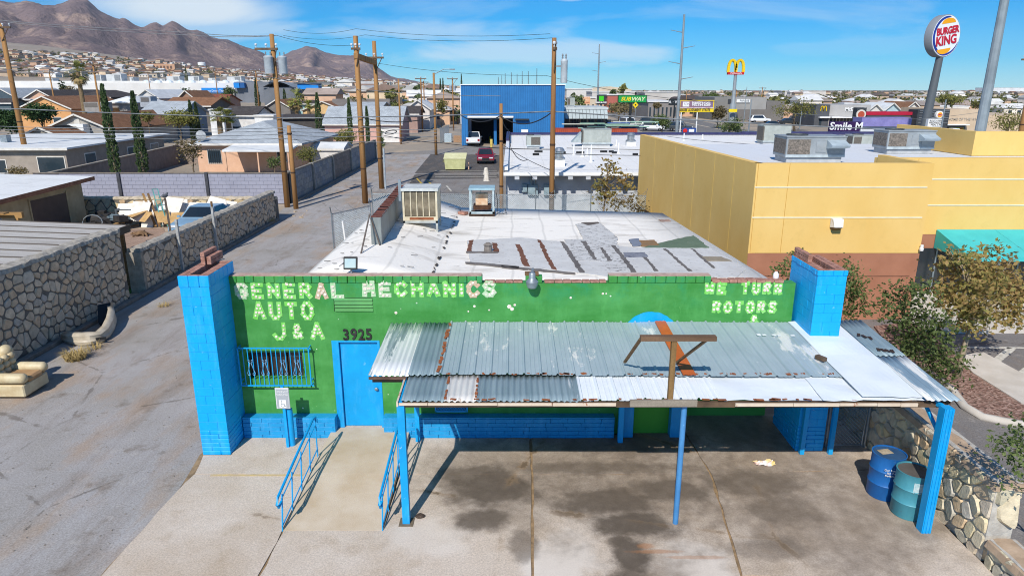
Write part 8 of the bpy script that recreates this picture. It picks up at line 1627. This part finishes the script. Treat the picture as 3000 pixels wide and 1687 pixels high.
for s_ in (1, -1):
    m = MB(); m.add([(a[0]+.26*math.cos(math.pi*i/10), y+.06, a[2]+s_*(.1+.2*math.sin(math.pi*i/10))) for i in range(11)], [tuple(range(11))]); m.build('bun', BUN, mq)
text(mq, 'KING', .24, (a[0], y+.05, a[2]), M('c4203a', 'b51c34', 1), ex=.006, off=.01); spole(mq, 2722, 350, y, .12, Mplain('3d4145')); spole(mq, 2760, 350, y, .12, Mplain('3d4145'))
# arches restaurant
mr = thing('arches_restaurant', 'modern grey restaurant with yellow arches on its dark tower', 'restaurant', P(2470, 372, 140)); y = 136
def bxp(u0, u1, vt, y0, d, mat, nm, root, zb=0): a = P(u0, vt, y0); b = P(u1, vt, y0); return MB().box(a[0], b[0], y0, y0+d, zb, a[2]).build(nm, mat, root)
bxp(2391, 2433, 307, y, 12, M('54565a', '4a4c50', .4), 'tower', mr); bxp(2433, 2552, 308, y+1, 14, M('b0aeab', 'a3a19e', .4), 'wall', mr); bxp(2474, 2498, 301, y+6, 3, M('c9c9c9', 'b8b8b8', .4), 'parapet', mr); MB().box(P(2433, 343, y)[0], P(2512, 343, y)[0], y-.8, y+.98, P(2433, 346, y)[2], P(2433, 342, y)[2]).build('awning', WHITE, mr); MB().box(P(2398, 343, y)[0], P(2428, 343, y)[0], y-.8, y-.02, P(2433, 346, y)[2], P(2433, 342, y)[2]).build('awning', WHITE, mr)
k = px(y+14); c_ = P(2412, 325.5, y); m = MB()
for s_ in (-1, 1):
    pts = [(c_[0]+s_*4*k+4*k*math.cos(math.pi*i/10), c_[2]+13*k*math.sin(math.pi*i/10)**.65) for i in range(11)]
    for i in range(10): m.beam((pts[i][0], y-.08, pts[i][1]), (pts[i+1][0], y-.08, pts[i+1][1]), .12, .16)
m.build('arch_logo', YM, mr); a = P(2475, 321, y+1); text(mr, "McDonald's", 1.0, (a[0], y+.9, a[2]), WHITE, ex=.06, align='LEFT', off=.02); 
for i in range(7): MB().box(P(2437+i*10, 360, y)[0], P(2444+i*10, 360, y)[0], y+.94, y+.99, .3, P(2437, 348, y)[2]).build('window', GLASS, mr)
MB().box(P(2399, 360, y)[0], P(2406, 360, y)[0], y-.05, y-.01, .1, P(2437, 350, y)[2]).build('door', GLASS, mr)
# burger restaurant
br = thing('burger_restaurant', 'cream burger restaurant with red band and dark ribbed towers', 'restaurant', P(2700, 372, 120)); y = 112; DKP = M('3f4347', '35393d', .6); CRM = M('cdb79d', 'c1aa8e', .5)
bxp(2512, 2540, 316, y, 1.5, DKP, 'tower', br); bxp(2540, 2695, 338, y+1, 3, CRM, 'wall', br); MB().box(P(2536, 335, y)[0], P(2695, 335, y)[0], y+.6, y+4.2, P(2600, 338, y)[2]+.003, P(2600, 329, y)[2]).build('red_band', M('b5213c', 'a31c35', .6), br); bxp(2690, 2784, 322, y-1, 3, DKP, 'tower', br); bxp(2784, 2880, 321, y, 16, CRM, 'wall', br); bxp(2880, 3080, 338, y+1, 16, CRM, 'wall', br)
for i in range(6): zz = P(2740, 325+i*7, y-1)[2]; MB().box(P(2694, 330, y-1)[0], P(2781, 330, y-1)[0], y-1.06, y-1.0, zz, zz+.07).build('rib', M('8b8f93', '7d8185', 1), br)
a = P(2521, 336, y); MB().lathe((a[0], y-.15, a[2]), [(.85, .12), (.85, -.1), (0, -.11)], 24, axis='y').build('round_sign', M('d9d2c8', 'c6beb2', 1), br); MB().lathe((a[0], y-.27, a[2]), [(.6, 0), (0, -.01)], 20, axis='y').build('round_logo', M('b5533a', 'a34a33', 3), br)
a = P(2835, 350, y); text(br, 'HOME OF THE WHOPPER', .62, (a[0], y-.05, a[2]), M('b5aa9c', 'a39888', 2), ex=.04, off=.01); MB().box(P(2764, 358, y)[0], P(2832, 358, y)[0], y-1.0, y-.01, P(2800, 367, y)[2], P(2800, 364, y)[2]).build('awning', WHITE, br); sgp(2766, 2828, 368, 382, y-.06, GLASS, 'window', br, .05); sgp(2778, 2824, 374, 384, y-.1, M('c96a3a', 'a8b83a', 1.2), 'window_poster', br, .03); bxp(2784, 2848, 391, y-.25, .24, M('a58d74', '8f7860', 1.2), 'stone_base', br)
for i in range(5): MB().box(P(2556+i*26, 365, y)[0], P(2572+i*26, 365, y)[0], y+.94, y+.99, .4, P(2600, 362, y)[2]).build('window', GLASS, br)
# other shops
gs = thing('grey_restaurant', 'plain two-tone grey shop building with a white name board', 'building', P(2200, 360, 165)); y = 165; bxp(2155, 2247, 286, y, 20, M('9a9894', '8e8c88', .3), 'wall', gs); MB().box(P(2155, 340, y)[0], P(2247, 340, y)[0], y-.1, y, 0, P(2200, 321, y)[2]).build('lower_band', M('77736f', '6c6864', .3), gs); bxp(2094, 2155, 285, y+3, 20, M('85837f', '7b7975', .3), 'wall', gs); sgp(2158, 2198, 292, 301, y-.3, WHITE, 'name_board', gs, .25); a = P(2180, 296, y); text(gs, 'FANNIE', .7, (a[0], y-.34, a[2]), Mplain('55606a'), ex=.02); MB().box(P(2247, 300, y)[0], P(2300, 300, y)[0], y, y+15, 0, P(2270, 297, y)[2]).build('annex', M('77736f', '6c6864', .3), gs); sgp(2132, 2142, 291, 305, y+2.9, Mplain('3a3e44'), 'poster', gs, .08)
bs = thing('dark_shop_sign', 'black shop sign with white script left of the steel pole', 'sign', P(1980, 340, 140)); y = 140; sgp(1959, 1990, 291, 309, y, Mplain('1f2326'), 'panel', bs); a = P(1974, 300, y); text(bs, 'A · W', .9, (a[0], y-.03, a[2]), WHITE, ex=.02); spole(bs, 1976, 308, y, .15, Mplain('1f2326'))
dm = thing('dome_hall', 'dark arched-roof halls behind the billboard', 'building', P(2020, 300, 260)); y = 260
for i, (u, w) in enumerate(((1998, 26), (2033, 40), (2052+20, 22))):
    a = P(u, 284, y); k = px(y+14); m = MB(); n = 10; r_ = w*k*.55; m.add([(a[0]+r_*math.cos(math.pi*j/n), yy, a[2]-1+r_*.5*math.sin(math.pi*j/n)) for yy in (y, y+12) for j in range(n+1)], [(j, j+1, n+2+j, n+1+j) for j in range(n)]+[tuple(range(n+1)), tuple(range(n+1, 2*n+2))]); m.box(a[0]-r_, a[0]+r_, y+.2, y+12, 0, a[2]-1); m.build('arched_roof', M('5a4f4c', '4b4240', .4), dm)
wh = thing('warehouse', 'long cream warehouse with shallow gable on the horizon', 'warehouse', P(1800, 270, 420)); y = 400; a = P(1725, 265, y); b = P(1850, 265, y); m = MB(); zt = P(1790, 254, y)[2]; ze = P(1790, 262, y)[2]; m.add([(a[0], y, -1), (b[0], y, -1), (b[0], y, ze), ((a[0]+b[0])/2, y, zt), (a[0], y, ze), (a[0], y+50, -1), (b[0], y+50, -1), (b[0], y+50, ze), ((a[0]+b[0])/2, y+50, zt), (a[0], y+50, ze)], [(0,1,2,3,4), (9,8,7,6,5), (3,2,7,8), (4,3,8,9), (0,4,9,5), (1,6,7,2)]); m.build('shell', M('cfc0a8', 'c0b097', .1), wh)
for (u0, u1, v, y, c, lbl) in ((1660, 1735, 262, 330, 'd6d2cc', 'white low warehouse left of the cream one'), (1735, 1860, 270, 300, 'cfcac4', 'long white shed roofs below the warehouse'), (1890, 1990, 272, 280, 'c9c3bb', 'cluster of pale flat roofs behind the green sign'), (1900, 1985, 300, 175, '8f8882', 'grey shop block behind the dark sign'), (1780, 1815, 280, 230, 'b5695a', 'brick-red shop right of the green square'), (1690, 1745, 288, 210, 'c9b9a2', 'tan shopfront behind the peach sign'), (2300, 2420, 268, 600, 'd3cdc4', 'far pale apartment row'), (2880, 3060, 258, 1500, 'e6e6e6', 'distant white warehouses at the right horizon'), (2620, 2760, 281, 420, 'a8927d', 'far tan school block')):
    t = thing('commercial_building', lbl, 'building', P(u0, v, y)); bxp(u0, u1, v, y, 25, M(c, None, .1, .85), 'wall', t); a = P(u0, v, y); b = P(u1, v, y); MB().box(a[0]-.3, b[0]+.3, y-.3, y+25.3, a[2]+.003, a[2]+.35).build('roof_edge', M('dcdad6', 'c9c7c3', .2), t)
    n = max(2, int((u1-u0)/12))
    for i in range(n): xx = a[0]+(b[0]-a[0])*(i+.3)/n; w = (b[0]-a[0])/n*.4; MB().box(xx, xx+w, y-.06, y-.01, .6, max(1.2, min(a[2]-.8, 3.0))).build('window', GLASS, t)
for i, (u, c) in enumerate(((2550, 'd6d2cc'), (2600, 'b0c6cc'), (2660, 'd9d4cc'))):
    x0, x1, ez = hb(u-25, u+25, 327-3*i, 150); house(['white gabled house behind the red band', 'pale blue gabled house behind the red band', 'brown and white gabled house left of the dark tower'][i], x0, x1, 148, 160, ez, 1.6, 'gy', c, SH_TAN if i == 2 else RF_W, (), .5, None, 0)
# cars on the boulevard and lots
random.seed(9)
CARS = ((1775, 314, 1.45, 'e6e6e6', 'sedan', 'white car crossing below the green square sign'), (2035-130, 343, -.5, '3a3d40', 'suv', 'dark SUV driving down the boulevard'), (1915, 328, -.6, 'c9ced2', 'pickup', 'silver pickup following the dark SUV'), (1945, 325, -.6, '8d9296', 'sedan', 'grey sedan by the shrub across the road'), (1888, 322, -.5, 'b04a42', 'sedan', 'red car at the far kerb'), (1912, 384, 1.2, 'e3e4e4', 'suv', 'white SUV behind the chopped pole stub'), (1905, 368, .9, '4a4d50', 'suv', 'dark SUV under the roadside tree'), (1990, 385, 1.3, '3f4347', 'suv', 'black SUV at the foot of the slim steel pole'), (2225, 360, 1.5, 'e0e3e6', 'suv', 'white off-road wagon beside the shrubs'), (2250, 352, 1.5, '2f3540', 'sedan', 'dark sedan behind the white off-road wagon'), (2265, 377, 1.55, '24272b', 'sedan', 'black sedan in front of the green desert tree'), (2310, 366, 1.55, '33373b', 'sedan', 'charcoal sedan under the green desert tree'), (2340, 362, 1.5, '4b5258', 'suv', 'grey SUV behind the pale lamp mast'), (2787, 413, 1.35, 'e8e8e6', 'pickup', 'white pickup in front of the burger restaurant'), (1720, 372, 1.5, 'e3e3e1', 'sedan', 'white car by the mansard shop pumps'), (1838, 378, .2, 'e6e6e4', 'van', 'white van nose beside the green roadside sign'))
for (u, v, rz_, c, kd, lbl) in CARS:
    q = G(u, v); car(lbl, {'sedan': 'car', 'suv': 'car', 'pickup': 'pickup', 'van': 'van'}[kd], (q[0], q[1], .03), rz_, c, kd, *{'sedan': (4.6, 1.8, 1.45), 'suv': (4.8, 1.9, 1.75), 'pickup': (5.5, 1.95, 1.85), 'van': (5.4, 2.0, 2.2)}[kd], 'cars along the boulevard')
# roadside greenery
for i, (u, v, ru, rv, y, lf, lbl) in enumerate(((2335, 312, 62, 32, 118, LF_OLV, 'wide green desert tree in front of the arches restaurant'), (2140, 365, 45, 24, 96, LF_GRN, 'dense roadside shrubs left of the lamp mast'), (2105, 325, 32, 22, 128, LF_DRY, 'brownish tree below the tyre billboard'), (1940, 355, 32, 20, 110, LF_GRN, 'dark roadside tree right of the green sign post'), (1695, 296, 26, 18, 150, LF_GRN, 'dark green tree beside the blue garage'), (2960, 345, 55, 46, 62, LF_OLV, 'large olive tree at the right edge by the transformer pole'), (2790, 296, 36, 18, 180, LF_OLV, 'green tree behind the dark burger towers'), (1925, 308, 14, 12, 150, LF_DRY, 'brown shrub in front of the grey shop block'), (1815, 318, 60, 6, 160, LF_DRY, 'low hedge along the far side of the boulevard'), (2860, 305, 30, 16, 200, LF_OLV, 'tree right of the huge steel pole'), (2080, 283, 30, 10, 230, LF_GRN, 'tree row behind the billboard'), (1800, 272, 12, 14, 260, LF_GRN, 'leafy tree right of the square sign'), (1825, 262, 14, 14, 280, LF_OLV, 'palm-like tree above the green sign'), (2400, 300, 26, 14, 210, LF_OLV, 'green tree behind the dark arches tower'), (2650, 318, 30, 9, 190, LF_DRY, 'dry tree behind the red band'), (2560, 296, 26, 12, 230, LF_OLV, 'green tree above the arches restaurant'), (2720, 300, 20, 12, 220, LF_OLV, 'green tree left of the burger pole'))):
    px_tree('roadside_tree', lbl, u, v, ru, rv, y, lf, 110 if ru > 30 else 60, 11, .32*(y+14)/120, 40+i)
# ------------------------------------------------------------------ far town: houses and trees as individuals, then one mass
def hit(u, v):
    a, dy, dz = ray(u, v); t = 120.0
    while t < 2600:
        x, y, z = a*t, CAMP[1]+dy*t, CAMP[2]+dz*t
        if z <= hgt(x, y): return (x, y, hgt(x, y))
        t *= 1.02
    return None
rnd = random.Random(4)
HW = Mramp(['d9c3a5', 'e0d6c8', 'cfa98c', 'c9bda9', 'e6e0d6', 'bfa488', 'd6b090', 'b5a08a'], .5); HR = Mramp(['8a7468', 'd6d4d0', 'a39388', '77706a', 'e0dedb', '938880', 'b5b2ae', '6a5f58'], .5)
def fh(i):
    m = MB(); w, d, h = [(11, 8, 3), (9, 12, 3.2), (14, 9, 3), (8, 8, 5.5), (12, 10, 3.4)][i]; m.box(-w/2, w/2, -d/2, d/2, -1.5, h, 0)
    r = 1.6; X_, Y_ = w/2+.5, d/2+.5
    if i == 4: m.box(-X_+.3, X_-.3, -Y_+.3, Y_-.3, h, h+.35, 1)
    elif i % 2 == 0: m.add([(-X_, -Y_, h), (X_, -Y_, h), (X_, Y_, h), (-X_, Y_, h), (-X_*.5, 0, h+r), (X_*.5, 0, h+r)], [(0,1,5,4), (1,2,5), (2,3,4,5), (3,0,4), (3,2,1,0)], 1)
    else: m.add([(-X_, -Y_, h), (X_, -Y_, h), (X_, Y_, h), (-X_, Y_, h), (0, -Y_, h+r), (0, Y_, h+r)], [(0,4,5,3), (1,2,5,4), (0,1,4), (2,3,5), (3,2,1,0)], 1)
    for k in range(3): xa = -w*.36+w*.3*k; m.box(xa, xa+1.3, -d/2-.06, -d/2, .9, 2.2, 2)
    return m
def ft(i, n=70):
    m = MB(); r = random.Random(i); e = [((r.uniform(-.9, .9), r.uniform(-.9, .9), 2.4+r.uniform(-.5, 1.0)), (r.uniform(.9, 1.5), r.uniform(.9, 1.5), r.uniform(.8, 1.4))) for _ in range(4)]
    if i == 3: e = [((0, 0, 1.2+k*1.0), (.75-.13*k, .75-.13*k, .8)) for k in range(5)]
    m.tube([(0, 0, -.6), (0, 0, 2.2)], [.2, .12], 5); m.mi = [1]*len(m.mi); leaf_quads(m, e, n//5, 5, .35, 1.0, r, .5, .3, .8); return m
HP = [fh(i) for i in range(5)]; HT = [ft(i) for i in range(4)]; HMs = [q.build('far_house', [HW, HR, GLASS]).data for q in HP]; LFAR = [mat_leaf(['555a32', '75753f', '8d8852'], .15, .25), mat_leaf(['3f4a2c', '586440', '748055'], .15, .25)]; HTs = [q.build('far_tree', [LFAR[i % 2], BARK]).data for i, q in enumerate(HT)]
for o in [o for o in COL.objects if o.name.startswith(('far_house', 'far_tree'))]: bpy.data.objects.remove(o)
spots = []
def vmin(u): return np.interp(u, [0, 250, 500, 700, 900, 1200], [150, 163, 185, 205, 220, 236])
def ok_left(u, v): return not (u < 700 and 228 < v < 262)
for k in range(2600):
    u = rnd.uniform(-40, 1345); lo = vmin(u); v = lo+(rnd.random()**.9)*(250-lo) if u < 1200 else rnd.uniform(240, 275)
    q = hit(u, v)
    if q and math.hypot(q[0], q[1]+14) > 190 and ok_left(u, v): spots.append((math.hypot(q[0], q[1]+14), q, 'hill'))
for k in range(1400):
    u = rnd.uniform(1600, 3060); d = 190*(2600/190)**(rnd.random()**.8); dy = d; x = (u-1500)/2000*d/1.03
    spots.append((d, (x, d-14, hgt(x, d-14)), 'plain'))
for k in range(260):
    u = rnd.uniform(940, 1345); d = rnd.uniform(150, 420); x = (u-1500)/2000*d/1.03; spots.append((d, (x, d-14, hgt(x, d-14)), 'mid'))
spots.sort(key=lambda s: s[0]); nh = nt = 0; MH = MB(); MT = MB()
LBH = {'hill': 'small tan or white house far off on the slopes below the mountains', 'plain': 'small house far out on the flat right-hand plain', 'mid': 'small house in the distant streets beyond the alley'}; LBT = {'hill': 'distant green tree among the hillside houses', 'plain': 'distant green tree on the flat right-hand plain', 'mid': 'distant tree in the streets beyond the alley'}
blocked = [(-150, -62, 205, 290)]
for d, q, kd in spots:
    if any(b[0] < q[0] < b[1] and b[2] < q[1] < b[3] for b in blocked): continue
    is_house = rnd.random() < (.5 if kd == 'hill' else .24); s_ = rnd.uniform(.62, .95) if kd != 'mid' else rnd.uniform(.8, 1.1); rz_ = rnd.choice((0, math.pi/2))+rnd.uniform(-.15, .15)
    if is_house:
        i = rnd.randrange(5)
        if nh < 300: o = bpy.data.objects.new('far_house', HMs[i]); COL.objects.link(o); o.location = q; o.rotation_euler = (0, 0, rz_); o.scale = (s_, s_, s_); tag(o, LBH[kd], 'house', kd+' houses in the distance'); nh += 1
        else: mm = Matrix.Translation(q) @ Matrix.Rotation(rz_, 4, 'Z') @ Matrix.Diagonal((s_, s_, s_, 1)); k0 = len(MH.v); MH.v += [tuple(mm@Vector(v)) for v in HP[i].v]; MH.f += [tuple(a+k0 for a in f) for f in HP[i].f]; c = rnd.randrange(4); MH.mi += [(c if a == 0 else (4+rnd.randrange(1)+c % 3 if a == 1 else 7)) for a in HP[i].mi]
    else:
        i = rnd.choices((0, 1, 2, 3), (4, 4, 4, 1))[0]; s_ *= rnd.uniform(.75, 1.35)
        if nt < 300: o = bpy.data.objects.new('far_tree', HTs[i]); COL.objects.link(o); o.location = q; o.rotation_euler = (0, 0, rz_*3); o.scale = (s_*1.2, s_*1.2, s_); tag(o, LBT[kd], 'tree', kd+' trees in the distance'); nt += 1
        else: mm = Matrix.Translation(q) @ Matrix.Rotation(rz_*3, 4, 'Z') @ Matrix.Diagonal((s_*1.3, s_*1.3, s_, 1)); k0 = len(MT.v); MT.v += [tuple(mm@Vector(v)) for v in HT[i].v]; MT.f += [tuple(a+k0 for a in f) for f in HT[i].f]; MT.mi += HT[i].mi
tag(MH.build('distant_housing', [M('d9c3a5', None, .1), M('e0d6c8', None, .1), M('cfa98c', None, .1), M('c9bda9', None, .1), M('8d6a55', None, .1), M('d6d4d0', None, .1), M('77706a', None, .1), GLASS]), 'farthest houses melting together towards the horizon', 'houses', kind='stuff'); tag(MT.build('distant_woods', [LFAR[0], BARK]), 'farthest treetops melting together towards the horizon', 'trees', kind='stuff')
q = hit(592, 199) or (0, 0, 0); t = thing('water_tank', 'white cylindrical water tank on the slope above the store', 'water tank', q); k = math.hypot(q[0], q[1]+14)/2000; MB().lathe((q[0], q[1], q[2]-1), [(9.2*k, 0), (9.2*k, 13*k), (7*k, 14.2*k), (0, 14.8*k)], 24).build('tank', WHITE, t)
q = hit(400, 203) or (0, 0, 0); t = thing('arcaded_school', 'long tan arcaded building on the slope behind the store', 'building', q); k = math.hypot(q[0], q[1]+14)/2000; MB().box(q[0]-95*k, q[0]+95*k, q[1], q[1]+20, q[2]-3, q[2]+11*k).build('wall', M('c9a283', 'b88f70', .1), t)
for i in range(22): xx = q[0]-92*k+184*k*i/22; MB().box(xx, xx+4.6*k, q[1]-.3, q[1]-.02, q[2], q[2]+6.5*k).build('arch_opening', Mplain('6d5648', .9), t)
# dark storage yard of parked cars beyond the alley
m = MB(); rnd = random.Random(8)
for i in range(170):
    d = rnd.uniform(190, 300); u = rnd.uniform(1035, 1350); x = (u-1500)/2000*d/1.03; y = d-14; z = hgt(x, y); c = rnd.randrange(5)
    m.box(x-2.2, x+2.2, y-.9, y+.9, z, z+.85, c); m.box(x-1.1, x+1.1, y-.8, y+.8, z+.85, z+1.45, 5)
tag(m.build('car_storage_yard', [Mplain('24272c'), Mplain('2f3740'), Mplain('d9dbdc'), Mplain('1e2a3f'), Mplain('55595d'), CGL]), 'crowded yard of parked dark cars beyond the far alley', 'cars', kind='stuff')
# thin radio masts on the horizon
for i, (u, vt, d) in enumerate(((1480, 215, 700), (1498, 213, 700), (1515, 217, 720), (1530, 209, 700), (1548, 209, 700), (1573, 201, 650), (1470, 220, 760), (1460, 226, 760))):
    y = d-14; a = P(u, vt, y); tag(MB().tube([(a[0], y, 0), (a[0], y, a[2])], [.5, .25], 5).build('radio_mast', M('6d7074', '5a5d61', .1)), 'thin radio mast standing on the horizon behind the blue garage', 'mast', 'radio masts on the horizon')
# ------------------------------------------------------------------ mountains
def mat_mount():
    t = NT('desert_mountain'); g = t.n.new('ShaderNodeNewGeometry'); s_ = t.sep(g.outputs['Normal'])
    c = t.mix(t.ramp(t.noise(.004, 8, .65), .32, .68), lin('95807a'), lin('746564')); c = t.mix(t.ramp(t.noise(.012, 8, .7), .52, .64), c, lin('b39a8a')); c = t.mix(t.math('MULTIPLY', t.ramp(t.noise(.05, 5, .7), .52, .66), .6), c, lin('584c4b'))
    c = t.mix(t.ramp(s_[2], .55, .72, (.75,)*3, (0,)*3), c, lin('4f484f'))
    t.bump(t.noise(.03, 8, .7), 1.0, 14); return t.fin(c, .95, 0, .05)
MT_ = mat_mount()
def mountain(label, prof_, D, depth, u0, u1, seed, nu=150, ns=44, amp=1.0):
    us = np.linspace(u0, u1, nu); pu = [p[0] for p in prof_]; pv = [p[1] for p in prof_]; m = MB(); vs = []
    for iu, u in enumerate(us):
        v = float(np.interp(u, pu, pv)); a, dy, dz = ray(u, v); dir_ = Vector((a, dy, 0)); dl = dir_.length; dir_ /= dl; tanr = dz/dl; v2 = v
        for k in range(ns):
            s = k/(ns-10) if k < ns-9 else 1+(k-(ns-10))*.06; dist = D-depth*(1-s); x = dir_.x*dist; y = CAMP[1]+dir_.y*dist; hf = hgt(dir_.x*(D-depth), CAMP[1]+dir_.y*(D-depth))-6; hr = CAMP[2]+tanr*D
            if s <= 1:
                base = hf+(hr-hf)*(s**1.35); q = Vector((x*.0022, y*.0016, seed)); rd = 1-abs(mnoise.noise(q)*1.7); rd2 = 1-abs(mnoise.noise(q*2.7+Vector((5, 1, 2)))*1.7); rd3 = mnoise.noise(q*7)
                z = base+(hr-hf)*amp*(math.sin(math.pi*min(1, s))**.8)*(.4*(rd-.55)+.3*(rd2-.55)+.12*rd3); lim = CAMP[2]+(tanr-.0012*(1-s)*6)*dist; z = min(z, lim) if s < .995 else hr+ (2.2*mnoise.noise(Vector((u*.09, 1, seed)))+1.2*mnoise.noise(Vector((u*.3, 3, seed))))*D/3000
            else: z = hr-(s-1)*1400*(.4+.3*math.sin(u*.01))
            vs.append((x, y, max(z, hf-4)))
    m.add(vs, [(i*ns+k, i*ns+k+1, (i+1)*ns+k+1, (i+1)*ns+k) for i in range(nu-1) for k in range(ns-1)]); return struct(m.build('mountain', MT_, smooth=2), label)
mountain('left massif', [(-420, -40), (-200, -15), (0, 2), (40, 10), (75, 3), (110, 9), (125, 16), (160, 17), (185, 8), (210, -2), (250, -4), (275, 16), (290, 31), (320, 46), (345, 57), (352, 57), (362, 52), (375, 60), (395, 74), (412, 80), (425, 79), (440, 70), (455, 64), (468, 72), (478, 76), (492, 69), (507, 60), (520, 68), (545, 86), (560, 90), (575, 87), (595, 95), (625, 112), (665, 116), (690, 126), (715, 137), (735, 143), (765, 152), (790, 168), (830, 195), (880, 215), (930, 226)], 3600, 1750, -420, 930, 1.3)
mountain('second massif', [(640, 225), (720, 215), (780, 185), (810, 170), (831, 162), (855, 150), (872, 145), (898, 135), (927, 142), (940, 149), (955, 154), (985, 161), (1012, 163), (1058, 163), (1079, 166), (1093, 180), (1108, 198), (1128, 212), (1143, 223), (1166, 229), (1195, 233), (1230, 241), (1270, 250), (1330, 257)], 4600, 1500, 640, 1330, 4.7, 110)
# ------------------------------------------------------------------ thin desert haze
hz = NT('haze_air'); hz.n.remove(hz.b); pv = hz.n.new('ShaderNodeVolumePrincipled'); pv.inputs['Color'].default_value = (.78, .86, 1, 1); pv.inputs['Density'].default_value = 6e-5; pv.inputs['Anisotropy'].default_value = .2
hz.l.new(pv.outputs[0], hz.out.inputs['Volume']); hb_ = MB().box(-5400, 5400, -60, 5700, -40, 640).build('haze', hz.m); tag(hb_, 'thin pale haze over the far town and mountains', 'haze', kind='stuff')
